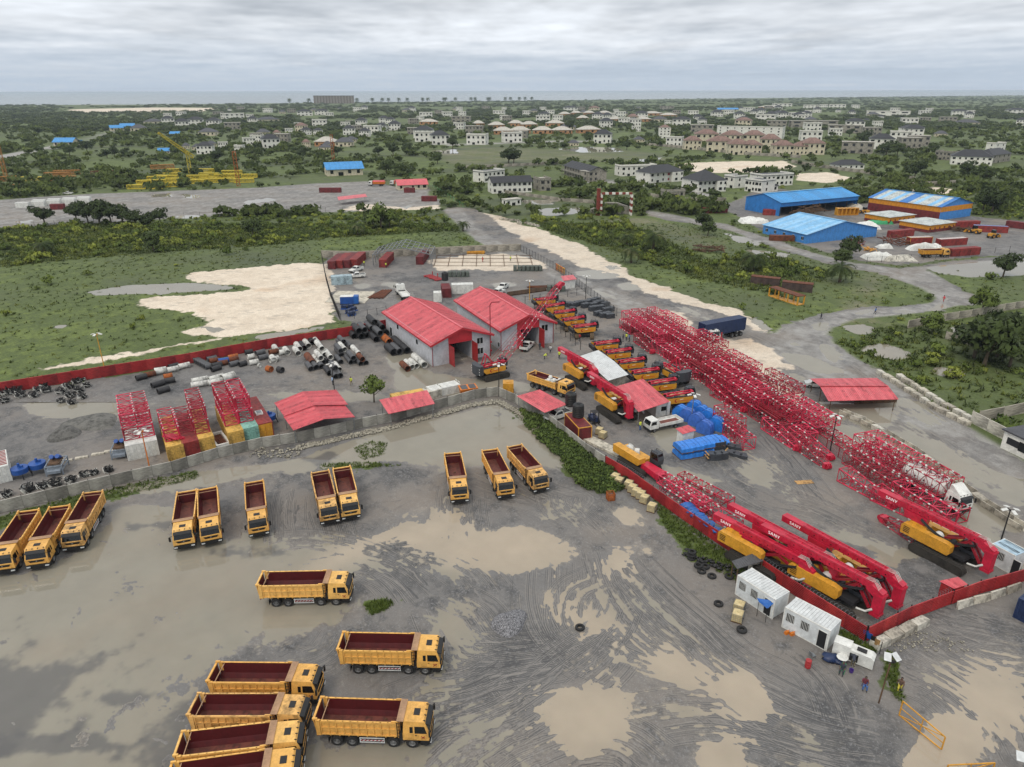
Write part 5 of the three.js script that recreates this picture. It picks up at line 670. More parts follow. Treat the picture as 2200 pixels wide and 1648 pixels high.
{ // crane with a raised lattice boom in front of the hall
const a = [-6.34,-128.5], b = [-.93,-133.3], o = thing('crawler_crane', 'crawler crane with raised red lattice boom in front of the workshop hall', 'crane',[lerp(a[0], b[0],.45), lerp(a[1], b[1],.45) - 1.6], heading(a, b) - .18); crawlers(o,0, TRK,1.75); craneUpper(o,1.3); counterweight(o,-3.2,1.35,1.9);
const bm = new THREE.Group(); bm.name = 'lattice_boom'; o.add(bm); bm.position.set(2.2,2.2,0); bm.rotation.set(0,.25,.62, 'YZX'); latticeParts(bm,0,21,1.3,1.2, { w1: 1.0, h1: .9, n: 18, mid: true, r: .06 });
part(bm, 'boom_head', (g) => { g.hull8([[21,0,-.5],[22.2,.3,-.4],[22.2,.3,.4],[21,0,.5],[21,1.1,-.5],[22.4,.9,-.4],[22.4,.9,.4],[21,1.1,.5]]); g.tube([22.4,.2,-.4],[22.4,.2,.4],.4,9,.4, true); }, MT.red);
part(bm, 'pendant_rope', (g) => { for (const z of [-.35,.35]) g.tube([-2,3.2, z],[21.5,1.3, z],.04,4); }, MT.redDeep);
part(o, 'mast_frame', (g) => { for (const s of [-1,1]) { g.bar([-2.4,2.2, s * .6],[-1.5,5, s * .4],.16); g.bar([.4,2.4, s * .6],[-1.5,5, s * .4],.14); } g.bar([-1.5,5,-.5],[-1.5,5,.5],.2); }, MT.red);
const hk = part(o, 'hook_block', (g) => { g.box(17.6,18.0,9.3,10.1,-5.2,-4.9); }, MT.gold); part(hk, 'hoist_rope', (g) => { for (const k of [-.1,.1]) g.tube([17.8 + k,10.1,-5.05],[18.2 + k,16.6,-5.05],.025,4); }, MT.dark);
}
// rotary drilling rig: crawler, yellow housing, cab and a long red mast folded flat
function rig(label, head, tail, H, o = {}) {
const L = Math.hypot(head[0] - tail[0], head[1] - tail[1]), th = heading(head, tail), t = thing('drilling_rig', label, 'drilling rig',[lerp(tail[0], head[0], (o.body || 4.2) / L), lerp(tail[1], head[1], (o.body || 4.2) / L)], th, 'folded drilling rigs'), X1 = o.body || 4.2, X0 = X1 - L;
crawlers(t,0, TRKL,1.75);
part(t, 'upper_frame', (g) => { g.box(-4.6,2.6,1.35,1.8,-.9,.9); g.box(-4.9,-4.3,1.4,2.7,-1.2,1.2); }, MT.chassis);
for (const s of [1,-1]) { const h = part(t, 'machine_housing', (g) => { g.ext([[-5,1.5],[.9,1.5],[1.1,1.8],[1.1,2.7],[.7,2.95],[-4.8,2.95],[-5.05,2.6]].map(([x, y]) => [s < 0 ? x * .8 : x, y]), s > 0 ? .75 : -1.6, s > 0 ? 1.6 : -.75); }, MT.gold); part(h, 'louvre', (g) => { for (let i = 0; i < 4; i++) g.box(-4.7,-3.9,1.85 + i * .22,1.95 + i * .22, s * 1.6 - .02, s * 1.6 + .02); }, MT.black); }
part(t, 'engine_deck', (g) => { g.box(-4.6,-2.4,1.8,3.05,-.74,.74); g.box(-4.3,-2.8,3.05,3.12,-.6,.6); }, MT.gold); part(t, 'winch', (g) => { g.tube([-1.3,2.4,-.6],[-1.3,2.4,.6],.5,10,.5, true); g.tube([.4,2.4,-.6],[.4,2.4,.6],.4,10,.4, true); }, MT.dark);
part(t, 'cable_drum', (g) => g.tube([-1.3,2.4,-.45],[-1.3,2.4,.45],.56,12), MT.white);
cabOf(t,1.15,1.5,-1.05);
const y = H - .5, m = part(t, 'mast', (g) => { g.box(X0 + 3.2, X1 - .4, y + .08, y + .78,-.36,.36); for (let x = X0 + 4; x < X1 - 1; x += 1.1) g.box(x, x + .12, y, y + .85,-.42,.42); g.box(X0, X0 + 4.2, y - .1, y + .7,-.7,.25); for (let x = X0 + 4.6; x < X1 - 1; x += 1.1) { g.tube([x, y + .42,.34],[x, y + .42,.39],.13,8,.13, true); } g.box(X0 + 3, X1 - .5, y + .85, y + .93,-.36,-.26); g.box(X0 + 3, X1 - .5, y + .85, y + .93,.26,.36); }, MT.red);
decal(m, 'lettering',1.9,.62, sanyTex, new THREE.Matrix4().makeTranslation(X0 + 1.9, y + .3,.256)); 
part(m, 'bolt_hole', (g) => { for (let x = X0 + 4.6; x < X1 - 1; x += 1.1) g.tube([x, y + .42,.38],[x, y + .42,.402],.08,8,.08, true); }, MT.black);
part(m, 'mast_head', (g) => { for (const [dx, dy, r] of [[4.4,-.5,.45],[5.4,-.75,.5],[6.3,-1.0,.42]]) for (const z of [-.3,.3]) g.tube([X0 + dx, y + dy, z - .06],[X0 + dx, y + dy, z + .06], r,9, r, true); g.hull8([[X0 + 4, y - .9,-.5],[X0 + 6.6, y - 1.1,-.5],[X0 + 6.6, y - 1.1,.5],[X0 + 4, y - .9,.5],[X0 + 3.9, y,-.5],[X0 + 6.8, y,-.5],[X0 + 6.8, y,.5],[X0 + 3.9, y,.5]]); }, MT.red);
part(m, 'mast_foot', (g) => { g.hull8([[X1 - .9, y - .1,-.45],[X1 + .4, y - .9,-.45],[X1 + .4, y - .9,.45],[X1 - .9, y - .1,.45],[X1 - .9, y + .8,-.45],[X1 + .9, y + .1,-.45],[X1 + .9, y + .1,.45],[X1 - .9, y + .8,.45]]); g.box(X1 + .0, X1 + .95,1.2, y - .1,-.48,.48); g.box(X1 - .06, X1 + 1.01,1.2,1.5,-.54,.54); g.box(X1 - .06, X1 + 1.01, y - .5, y - .2,-.54,.54); }, MT.red);
part(t, 'linkage', (g) => { for (const s of [-1,1]) { g.bar([.2,1.8, s * .45],[2.4, y - .1, s * .4],.34,.3); g.bar([2.4, y - .1, s * .4],[X1 - .2,1.9, s * .4],.26); g.bar([-.4,2.9, s * .35],[1.8, y, s * .35],.2); } g.bar([.2,2.4,-.5],[.2,2.4,.5],.3); }, MT.redDeep);
part(t, 'hydraulic_hose', (g) => { const P = []; for (let i = 0; i <= 12; i++) { const k = i / 12; P.push([lerp(X1 - 1, X0 + L * .45, k), y - .15 - Math.sin(k * Math.PI) * 1.0,.55 + Math.sin(k * 3) * .12]); } g.path(P,.09,5); g.path(P.map(([a, b, c]) => [a, b - .12, c + .12]),.09,5); }, MT.black);
part(t, 'wrapped_hose', (g) => g.path([[X1 + .2,2.0,.5],[X1 - .3,1.6,.9],[X1 - 1.2,1.55,1.1]],.13,6), MT.wrap);
part(m, 'stay_cable', (g) => { for (const z of [-.3,-.1,.1,.3]) g.path([[X1 - 1.2, y + .95, z],[X1 - .2, y + 1.0, z],[X1 + .5, y + .1, z],[X1 + .6, y - .6, z]],.03,4); }, MT.wrap);
return t;
}
rig('drilling rig with folded red mast nearest the red fence and the lean-to',[25.5,-76.4],[33.4,-66.2],3.6, { body: 6 });
rig('drilling rig with folded red mast above the fence corner, behind the second white cabin',[30,-72.4],[38.5,-61],4.6);
rig('drilling rig half hidden behind another folded mast, middle of the group',[27.5,-77.3],[35.9,-65.8],4.4, { body: 4 });
rig('drilling rig with folded red mast on the open yard side of the group',[33.4,-74.6],[41.4,-62.5],4.6);
rig('drilling rig with folded red mast lying over the lattice sections beside the gate booth',[48,-80.4],[55,-68.6],4.6);
rig('drilling rig with folded mast in front of the grey roofed store',[9.53,-136.3],[15.48,-125.5],4.6, { body: 3.2 });
rig('drilling rig with folded mast in front of the red office roof',[14.09,-122.6],[19.84,-110.7],4.6, { body: 3.2 });
// ---------------------------------------------------------------- lattice stacks, containers, casings and goods in the works yard
const barGeo = geo((g) => { const r = rngOf(8); for (let i = 0; i < 9; i++) { const z = (i - 4) * .2, y = r() * .5; g.bar([-3.4 + r() * .6, y, z],[3 + r() * .6, y + .1, z + (r() - .5) * .2],.13); } g.bar([-2,.1,-.9],[-2,.1,.9],.12); g.bar([2,.1,-.9],[2,.1,.9],.12); });
{ // long stack of boom sections beside the road
const N0 = [25.1,-167.3], N1 = [44.6,-102.5], L = lengthOf([N0, N1]), th = heading(N0, N1), ux = Math.cos(th), uz = -Math.sin(th), vx = -uz * -1, r = rngOf(9), col = ['inner', 'second', 'third', 'outer'];
const nx = Math.sin(th), nz = Math.cos(th), put = (kind, d, k, y, turn, label) => lattice[kind]([N0[0] + ux * d - nx * (1.2 + k * 2.35), y, N0[1] + uz * d - nz * (1.2 + k * 2.35)], th + turn, label, 'stacked red lattice boom sections by the road');
for (let k = 0; k < 4; k++) for (let y = 0; y < 2; y++) { let d = 3 + r() * 2, i = 0; while (d < L - (y ? 12 : 5) + k * 1.6) { const long = r() < .6, len = long ? 9 : 6; if (!(y && r() < .14) && !(k === 0 && d > 14 && d < 40 && y)) put(k === 3 && r() < .3 ? 'slim' : long ? 'long' : 'short', d + len / 2, k + (r() - .5) * .25,.05 + y * 2.25, (r() - .5) * .05 + (r() < .5 ? Math.PI : 0), `lattice section of the long red stack, ${y ? 'upper' : 'lower'} layer, ${col[k]} file, ${ord(i)} from back`); d += len + .3 + r() * .7; i++; } }
for (let k = 0; k < 4; k++) for (let j = 0; j < 6; j++) { const d = 4 + j * 11 + k * 1.7 + r() * 3; if (d < L - 6) single('pendant_bar_bundle', `red bar bundle inside the long lattice stack, ${col[k]} file, ${ord(j)} from the back`, 'bars', barGeo, MT.redDeep,[N0[0] + ux * d - nx * (1.2 + k * 2.35),.25 + (j % 2) * 2.25, N0[1] + uz * d - nz * (1.2 + k * 2.35)], th + (r() - .5) * .03, 'bar bundles in the lattice stack'); }
for (const [d, k] of [[16,2.6],[31,2.9],[44,2.4],[55,2.8]]) put('slim', d, k,4.6,.04, `slim red lattice section lying on top of the long stack, ${ord(Math.round(d / 14) - 1)} from the far end`);
[[[28.1,-156.3],[31.2,-142.3], 'taper'],[[38.7,-127.5],[39.8,-118.8], 'taper'],[[38.7,-121.3],[40.7,-116.4], 'taper'],[[35.2,-131.4],[38.4,-130.7], 'taper'],[[46.5,-104],[48.9,-98], 'taper'],[[45.9,-101.2],[47.3,-95.8], 'taper'],[[43.6,-106.5],[44.8,-102.1], 'taper']].forEach(([a, b, k], i) => lattice[k]([lerp(a[0], b[0],.5), lerp(a[1], b[1],.5)], heading(a, b), `tapered red boom head section lying beside the long stack, ${ord(i)} from the far end`, 'tapered boom ends'));
[[[35.3,-109.8],[37.1,-104.6],1.6],[[35.5,-110.2],[37.5,-105.1],0],[[36.2,-105.8],[37.6,-101.2],0]].forEach(([a, b, y], i) => lattice.short([lerp(a[0], b[0],.5), y, lerp(a[1], b[1],.5)], heading(a, b),['red lattice section on top of another beside the blue wrapped reels', 'red lattice section underneath another beside the blue wrapped reels', 'single red lattice section behind the dark counterweight slabs'][i]));
}
{ // second stack, beside the flooded lane
const A = [50,-97.8], B = [55.4,-81.4], th = heading(A, B), L = lengthOf([A, B]), r = rngOf(4), nx = Math.sin(th), nz = Math.cos(th);
for (let k = 0; k < 3; k++) for (let y = 0; y < 2; y++) { let i = 0; for (let d = r() * 2; d < L - 5; i++) { const long = r() < .6, len = long ? 9 : 6; if (!(y && k === 0) && r() > .08) lattice[long ? 'long' : 'short']([lerp(A[0], B[0], (d + len / 2) / L) - nx * (1 + k * 2.3),.05 + y * 2.2, lerp(A[1], B[1], (d + len / 2) / L) - nz * (1 + k * 2.3)], th + (r() - .5) * .04, `red lattice by the flooded lane, ${y ? 'upper' : 'lower'} layer, ${['yard', 'middle', 'lane'][k]} file, ${ord(i)} from back`, 'lattice sections by the flooded lane'); d += len + .5; } }
[[[49.3,-89.5],[51.3,-85.1]],[[51.8,-84.4],[54.2,-80.2]]].forEach(([a, b], i) => lattice.taper([lerp(a[0], b[0],.5), lerp(a[1], b[1],.5)], heading(a, b),['tapered red boom head lying beside the timber offcuts', 'tapered red boom head under the mast of the lone drilling rig'][i]));
lattice.taper([...[50.9,-76.4]], heading([51.7,-74.6],[50.1,-78.3]), 'tapered red boom section beside the lone drilling rig and white panels');
[[[22.17,-87],[25,-82.4],1.3],[[22.58,-87.6],[25.5,-82.4],0],[[25.4,-89.8],[29.2,-84.6],0],[[25.7,-83.3],[28,-79.9],0]].forEach(([a, b, y], i) => lattice.slim([lerp(a[0], b[0],.5), y, lerp(a[1], b[1],.5)], heading(a, b), `slim lattice section behind the red fence near the blue tarpaulin, ${ord(i)} of four`, 'slim sections behind the red fence'));
}
// shipping containers
const boxGeo = {}; function containerGeo(len, h) { const k = len + '/' + h; return boxGeo[k] ||= { body: geo((g) => { const L = len / 2; g.box(-L + .06, L - .06,.12, h - .03,-1.18,1.18); for (let x = -L + .3; x < L - .2; x += .42) for (const s of [-1,1]) g.box(x - .11, x + .11,.2, h - .12, s * 1.195 - .018, s * 1.195 + .018); for (let z = -.95; z < 1; z += .38) g.box(-L,-L + .06,.2, h - .12, z - .1, z + .1); }), frame: geo((g) => { const L = len / 2; for (const x of [-L, L - .13]) for (const z of [-1.22,1.09]) g.box(x, x + .13,0, h, z, z + .13); for (const y of [0, h - .12]) for (const z of [-1.22,1.1]) g.box(-L + .13, L - .13, y, y + .12, z, z + .12); for (const x of [-L, L - .12]) for (const y of [0, h - .12]) g.box(x, x + .12, y, y + .12,-1.09,1.09); }), roof: geo((g) => { const L = len / 2; for (let x = -L + .3; x < L - .3; x += .55) g.box(x - .16, x + .16, h - .03, h - .008,-1.08,1.08); }), door: geo((g) => { const L = len / 2; for (const s of [-1,1]) { g.box(L - .05, L + .01,.16, h - .16, s * .545 - .52, s * .545 + .52); for (const y of [.6,1.2,1.8]) g.box(L + .01, L + .025, y, y + .22, s * .545 - .4, s * .545 + .4); for (const z of [.22,.8]) g.tube([L + .04,.15, s * z],[L + .04, h - .15, s * z],.022,5); } }) }; }
function container(label, p, turn, len, m, group, o = {}) { const t = thing('shipping_container', label, 'container', p, turn, group), G4 = containerGeo(len, o.h || 2.59); part(t, 'wall_panels', G4.body, m); part(t, 'corner_frame', G4.frame, o.frame || m); part(t, 'roof_panels', G4.roof, o.roof || m); part(t, 'door', G4.door, o.door || m); return t; }
{ // row of containers under lattice frames at the grey fence
const th = heading([-49.2,-107.4],[-43.9,-98.3]), c = Math.cos(th), s = -Math.sin(th), at = (p, d, y) => { const q = [p[0] - c * d, p[1] - s * d]; return y === undefined ? q : [q[0], y, q[1]]; };
const rows = [[[-58.4,-97.7], MT.boxWhite, 'white grey container, outermost of the pair under lattice frames by the blue mixer'],[[-56.6,-98.7], MT.boxWhite, 'white grey container beside the yellow ended one, under lattice frames'],[[-51.9,-97.3], MT.boxYellow, 'pale yellow container carrying a heap of red bars'],[[-50,-98.5], MT.boxRed, 'brown red container between two pale yellow containers'],[[-48.2,-100], MT.boxYellow, 'pale yellow container beside the white framed skip'],[[-44.3,-102.2], MT.boxYellow, 'pale yellow container with the tallest lattice frames'],[[-42.4,-103.7], MT.boxTeal, 'pale teal container between yellow and brown ones'],[[-40.6,-105.3], MT.boxRed, 'brown container with yellow doors and a white hatch on its roof']];
rows.forEach(([p, m, l], i) => container(l, at(p,6.1), th,12.19, m, 'containers by the grey fence', i === 7 ? { door: MT.gold } : {}));
const r = rngOf(2);
[[0,-.1],[1,.1],[2,.15],[4,-.2],[5,0],[6,-.1]].forEach(([i, sh], k) => { const p = rows[i][0]; for (let y = 0; y < (i < 2 || i > 3 ? 2 : 1); y++) lattice.long(at(p,6.4 + y * .8 + (i > 4 ? .6 : 0),2.62 + y * 2.05 + (i === 5 ? .1 : 0)), th + sh * .1, `red lattice frame on ${['the outermost white container', 'the inner white container', 'the yellow container with red bars', 'the yellow container by the skip', 'the tallest loaded yellow container', 'the teal container'][k]}, ${y ? 'upper' : 'lower'} one`, 'lattice frames on the containers'); });
lattice.short(at(rows[3][0],7,2.62), th, 'short red lattice frame lying on the brown red container'); 
{ const [x, , z] = at(rows[2][0],3,0); single('bar_heap', 'heap of red steel bars on the pale yellow container roof', 'bars', (g) => { for (let i = 0; i < 14; i++) g.bar([-1.6 + r() * .6,.08 + i * .035,-1 + i * .15],[1.5 + r() * .5,.08 + i * .035,-1 + i * .15 + (r() - .5) * .5],.14); }, MT.red,[x,2.6, z], th + .5); }
{ const [x, , z] = at(rows[7][0],4.4,0), t = thing('roof_unit', 'small white framed hatch box on the brown container roof', 'box',[x,2.6, z], th); part(t, 'casing', (g) => g.box(-.7,.7,0,.35,-.55,.55), MT.white); part(t, 'lid', (g) => g.box(-.55,.55,.35,.4,-.4,.4), MT.steel); }
{ const t = thing('skip', 'white framed open skip with rusty floor leaning beside the yellow container', 'skip', at([-47.1,-102.4],1), th + .1); part(t, 'frame', (g) => { g.box(-2.6,2.6,.1,.9,-1.1,-.8); g.box(-2.6,2.6,.1,.9,.8,1.1); g.box(-2.6,-2.3,.1,.9,-.8,.8); g.box(2.3,2.6,.1,.9,-.8,.8); }, MT.white); part(t, 'floor', (g) => { for (let i = 0; i < 5; i++) g.box(-2.3,2.3,.3,.5,-.75 + i * .31,-.5 + i * .31); }, MT.rust); }
container('open white container with red parts inside at the picture edge',[-76.3,-93], th + .1,6.06, MT.boxWhite, undefined, { roof: MT.boxRed });
container('maroon container with yellow corner posts carrying two black water tanks',[11,-106.8], heading([9.51,-112.8],[11.59,-106.3]),6.06, MT.boxMaroon, undefined, { frame: MT.gold, h: 2.4 });
container('yellow ended container under the long red mono-pitch roof',[-18.91,-118.4], heading([-14.44,-120.1],[-22.95,-116.2]),6.06, MT.boxYellow, undefined, { h: 2.3 });
container('low white container beside a stack of red pipes near the fence',[-13.02,-124], heading([-14.53,-123.4],[-11.54,-125.2]),6.06, MT.boxWhite, undefined, { h: 1.6 });
container('short dirty white box beside the long red roof',[-15.02,-122.3], heading([-15.36,-122.2],[-14.47,-122.8]),3, MT.whiteDirty, undefined, { h: 1.5 });
}
// black water tanks
const tank = kit(() => { const t = thing('water_tank', '', 'tank'); part(t, 'shell', (g) => { const P = [[0,0],[.95,0]]; for (let i = 0; i < 6; i++) P.push([.95,.1 + i * .33],[.99,.16 + i * .33],[.99,.28 + i * .33],[.95,.34 + i * .33]); P.push([.95,2.15],[.7,2.35],[.32,2.42]); g.lathe([0,0,0], 'y', P,18); }, MT.black); part(t, 'lid', (g) => { g.lathe([0,2.4,0], 'y',[[.32,0],[.32,.12],[0,.15]],12); for (let i = 0; i < 4; i++) { g.at(MX(0,2.2,0, i * 1.57)); g.bar([.35,.2,0],[.85,.02,0],.1,.12); } g.at(null); }, MT.black); return t; });
{ const a = [10.51,-112.8], b = [12.09,-108.3]; tank([a[0] - .3,2.42, a[1]],0, 'rear black water tank standing on the maroon container'); tank([b[0] - 1.0,2.42, b[1] + .2],0, 'front black water tank standing on the maroon container'); }
// steel casings
const PIPES = {}; const pipeGeo = (r, len) => PIPES[r + '/' + len] ||= geo((g) => { const N = 16; g.lathe([0, r,0], 'x',[[r,-len / 2],[r * 1.035,-len / 2],[r * 1.035,-len / 2 + .25],[r,-len / 2 + .25],[r, len / 2 - .25],[r * 1.035, len / 2 - .25],[r * 1.035, len / 2],[r * .93, len / 2]], N); g.lathe([0, r,0], 'x',[[r * .93, len / 2],[r * .93,-len / 2]], N); g.lathe([0, r,0], 'x',[[r * .93,-len / 2],[r,-len / 2]], N); });
function casing(label, p, turn, r, len, m, group, y) { return single('steel_casing', label, 'casing', pipeGeo(r, len), m, y === undefined ? p : [p[0], y, p[1]], turn, group); }
{
const D = MT.pipeDark, P = MT.pipe, Wt = MT.wrap, R = MT.rust, O = MT.rustOrange, th = heading([-29.7,-154],[-26.7,-148.2]), c = Math.cos(th), s = -Math.sin(th), LY = ['bottom', 'second', 'third'];
const pile = (title, list, r, len) => list.forEach(([q, m, k = 0, ln = len, rr = r], i) => casing(`${m === Wt ? 'pale wrapped' : m === R ? 'rusty' : m === O ? 'orange' : m === D ? 'black' : 'dark grey'} steel casing in the ${title}, ${ord(i)} from the fence`.replace(' listed', ''),[q[0] - c * ln / 2, q[1] - s * ln / 2], th, rr, ln, m, title,.02 + k * rr * 1.8));
pile('black pile at the hall corner',[[[-36.3,-155.5], D],[[-34.6,-155.2], D],[[-33.3,-156.2], D],[[-30.8,-153.2], D],[[-35.1,-155.4], D,1],[[-33.9,-156.2], P,1],[[-32.4,-157.4], P,1],[[-29.9,-153.7], P,1],[[-31.9,-157.9], D,2],[[-30.1,-157.9], D,1],[[-29.4,-158.1], D]],.72,4.6);
pile('pile along the hall wall',[[[-27.5,-151.1], O,0,4.2,.8],[[-25.5,-144.4], D,0,4.6,.8],[[-24.3,-144.8], P,0,5],[[-24.2,-148.5], D,0,6],[[-22.77,-145.7], D,0,3],[[-21.24,-135], R,0,3.6,.62],[[-20.45,-136.1], Wt,0,4,.55],[[-19.59,-136.7], Wt,0,4,.55],[[-18.03,-136.9], Wt,0,6.4,.7]],.75,5);
pile('largest mixed pile',[[[-41.4,-138.1], R,0,5.4,.72],[[-40,-138.1], Wt,0,5],[[-41,-135.1], P,0,3.6],[[-40.1,-135.9], P],[[-39.1,-136.4], P],[[-39.7,-138.6], Wt,1],[[-39.4,-140.6], Wt,1],[[-37.8,-139], Wt,1],[[-39.5,-139], P],[[-38.5,-139.5], P],[[-40.1,-141.5], Wt,2,5],[[-35.4,-132.7], P,1,3.6],[[-36.6,-132.7], D,0,3.6],[[-34.9,-130.9], P,0,4],[[-34.2,-131.3], P,0,4],[[-35.1,-134.6], Wt,0,4],[[-35.8,-139], P,0,4]],.58,4.4);
pile('middle pile between the other two',[[[-37.4,-149.3], P,1,3.6],[[-38,-150.1], P,0,3.6],[[-35.7,-148.6], P,0,4],[[-36.6,-143.3], P,1],[[-36.7,-143.6], P],[[-36,-144.2], Wt,1],[[-33,-138.8], P,1],[[-33.6,-139], P],[[-32.4,-141.4], Wt,1,5],[[-31,-138.1], R,1,3],[[-31.4,-138.1], P],[[-30.4,-138.5], P,0,4.6]],.55,4.2);
pile('pale row along the red fence',[[[-46.6,-147.1], Wt],[[-45.8,-147.6], D],[[-46.1,-144.2], Wt],[[-45.2,-149.1], Wt],[[-44.9,-151.4], D],[[-43.7,-151.2], Wt],[[-42.9,-149.6], P],[[-48.6,-144.7], Wt,0,3],[[-51.4,-146.1], Wt,0,3],[[-50.1,-140], Wt,0,2.4]],.62,3.8);
// short casings and wrapped tools along the fence, side on
const h2 = heading([-62.2,-128],[-60.1,-129.7]); [[[-60.4,-127.2], Wt,3.4],[[-61.4,-129.3], Wt,3],[[-57.7,-128.6], Wt,3.4],[[-58.6,-130.4], Wt,3],[[-56.1,-130.2], Wt,2.6,.8],[[-71.2,-134], Wt,2.2,.7],[[-69.3,-135.2], Wt,2.2],[[-67.8,-137.2], Wt,2.2],[[-66.2,-124.2], D,2.2],[[-68.7,-127.3], D,2.4],[[-67.2,-129.1], D,2],[[-68.5,-131.3], O,1.6],[[-72.6,-132.4], R,2],[[-73.6,-130.8], D,2],[[-69.9,-136.9], D,2],[[-60.7,-140.2], MT.blue,2.2],[[-62.7,-140.2], R,2],[[-63.7,-141.3], P,2],[[-61.2,-137.5], D,2],[[-60.6,-135.6], D,2],[[-60.4,-138.7], R,2],[[-59.6,-142.4], O,2],[[-59,-141], R,2],[[-57.9,-138.3], P,2],[[-56.1,-138.3], D,1.6],[[-54,-139.1], Wt,1.8],[[-55.8,-142.5], Wt,1.4],[[-53.1,-142.2], P,2],[[-54.7,-145.2], P,2],[[-50.3,-140.8], Wt,2],[[-49.6,-145.5], Wt,2],[[-57.3,-145.5], D,1.6],[[-51.9,-145.6], R,2]].forEach(([p, m, len, r = .55], i) => casing(`${m === Wt ? 'white wrapped' : m === D ? 'black' : m === R ? 'rusty' : m === O ? 'orange rusty' : m === MT.blue ? 'blue' : 'grey'} drum shaped tool near the red fence, ${ord(i)} of the scattered row`, p, h2 + (i % 5 - 2) * .1, r, len, m, 'drum tools along the red fence'));
for (let i = 0; i < 7; i++) { const a = [-66.7,-140.5], b = [-62.7,-136.7], k = i / 6; casing(`grey bucket in a slanting line from the red fence, ${ord(i)} from the fence`,[lerp(a[0], b[0], k), lerp(a[1], b[1], k)], h2,.55,1.3, P, 'slanting line of buckets'); }
for (const [p, m, l] of [[[-49.5,-135], O, 'orange rusty round bucket standing alone on the casing yard'],[[-47.1,-134.5], D, 'black round drill bucket standing alone on the casing yard'],[[-52.3,-137.4], Wt, 'small white ring lying alone on the casing yard']]) casing(l, p, th + .6, m === Wt ? .45 : .62, m === Wt ? .4 : 1.2, m);
// tangled wrapped reels by the far fence end
const r = rngOf(31); [[[-95.9,-123.4],3],[[-94.1,-124],3],[[-92.2,-122.2],2.6],[[-93.5,-119.8],2.4],[[-89.7,-122.2],2.4],[[-90.8,-125.2],2],[[-88.7,-124.6],2.6],[[-90.7,-127.1],2],[[-85.6,-124],2.6],[[-85.6,-126.4],2.6],[[-85.6,-129],2.2],[[-85.1,-130.3],2],[[-82.7,-122.1],2.4],[[-82.6,-124.6],2.4],[[-82.5,-127.1],2],[[-83.2,-119.8],1.8],[[-80.8,-119.2],2],[[-80.2,-121.5],2],[[-71.5,-86.9],2],[[-69.4,-88.3],2.4],[[-67.9,-89.3],2],[[-66.5,-90],2.4],[[-64.7,-90.8],2],[[-63.7,-92.4],1.8],[[-62.5,-93],1.6],[[-60.8,-93.8],1.8]].forEach(([p, s], i) => {
const t = thing('hose_reel', i < 18 ? `tangled black bundle in pale wrapping by the red fence, ${ord(i)} from the left` : `coiled hose bundle inside the grey fence, ${ord(i - 18)} from the picture edge`, 'coil', p, r() * 3, i < 18 ? 'wrapped bundles by the red fence' : 'coils inside the grey fence');
part(t, 'coil', (g) => { let q = null; for (let k = 0; k < 46; k++) { const a = k * .55, R = s * .3 + Math.sin(k * 1.7) * .12, v = [Math.cos(a) * R * (1 + .3 * Math.sin(k)),.15 + (k / 46) * s * .35 + .1 * Math.sin(k * 2.1), Math.sin(a) * R]; if (q) g.tube(q, v,.07,4); q = v; } for (let k = 0; k < 12; k++) g.bar([(r() - .5) * s * .6,.1, (r() - .5) * s * .6],[(r() - .5) * s * .7,.3 + r() * s * .35, (r() - .5) * s * .7],.12); }, MT.black);
part(t, 'wrapping', (g) => { for (let k = 0; k < 9; k++) { const a = r() * 6.3, R = s * .32; g.bar([Math.cos(a) * R,.05, Math.sin(a) * R],[Math.cos(a + .5) * R * 1.1,.3 + r() * s * .3, Math.sin(a + .5) * R * 1.1],.2 + r() * .2,.03); g.tube([Math.cos(a) * R,.4, Math.sin(a) * R],[Math.cos(a + 1.2) * R,.5, Math.sin(a + 1.2) * R],.06,4); } }, MT.wrap);
});
}
// blue mud mixers and pump frames
const mixer = kit(() => { const t = thing('slurry_mixer', '', 'mixer'); part(t, 'drum', (g) => g.lathe([0,.5,0], 'y',[[.4,0],[1.15,.35],[1.15,1.1],[1.1,1.14],[0,1.2]],18), MT.blue); part(t, 'motor', (g) => { g.tube([0,1.65,0],[0,2.3,0],.18,8,.18, true); g.cbox(.4,1.85,0,.4,.25,.25); }, MT.blue); part(t, 'stand', (g) => { for (const [x, z] of [[-.8,-.8],[.8,-.8],[-.8,.8],[.8,.8]]) g.bar([x * 1.2,0, z * 1.2],[x,.9, z],.1); }, MT.dark); return t; });
mixer([-72.9,-92.3],0, 'blue slurry mixer drum beside the open white container', 'blue slurry mixers'); mixer([-71.2,-93.8],.6, 'blue slurry mixer drum beside the grey twin motor screen', 'blue slurry mixers'); mixer([-41.8,-110.7],1, 'blue slurry mixer drum between brown container and red roofed store', 'blue slurry mixers');
const screen = kit(() => { const t = thing('mud_screen', '', 'machine'); part(t, 'frame', (g) => { for (const x of [-1.1,1.1]) for (const z of [-1.6,1.6]) g.box(x - .08, x + .08,0,1.5, z - .08, z + .08); for (const y of [.7,1.45]) { for (const x of [-1.1,1.1]) g.box(x - .07, x + .07, y, y + .12,-1.6,1.6); for (const z of [-1.6,0,1.6]) g.box(-1.1,1.1, y, y + .12, z - .07, z + .07); } g.hull8([[-.9,.8,.4],[.9,.8,.4],[.9,.5,2],[-.9,.5,2],[-.9,1.1,.4],[.9,1.1,.4],[.9,.9,2],[-.9,.9,2]]); }, mat('#7d8794',.6, { map: W2 })); for (const s of [-1,1]) part(t, 'motor', (g) => { g.tube([s * .4,1.8,-.9],[s * .4,2.5,.2],.3,10,.3, true); g.tube([s * .4,2.3,-.1],[s * .4,2.4,0],.36,10,.36, true); }, MT.blue); part(t, 'hopper', (g) => g.box(-.8,.8,1.55,1.75,-.9,1.2), MT.woodDark); return t; });
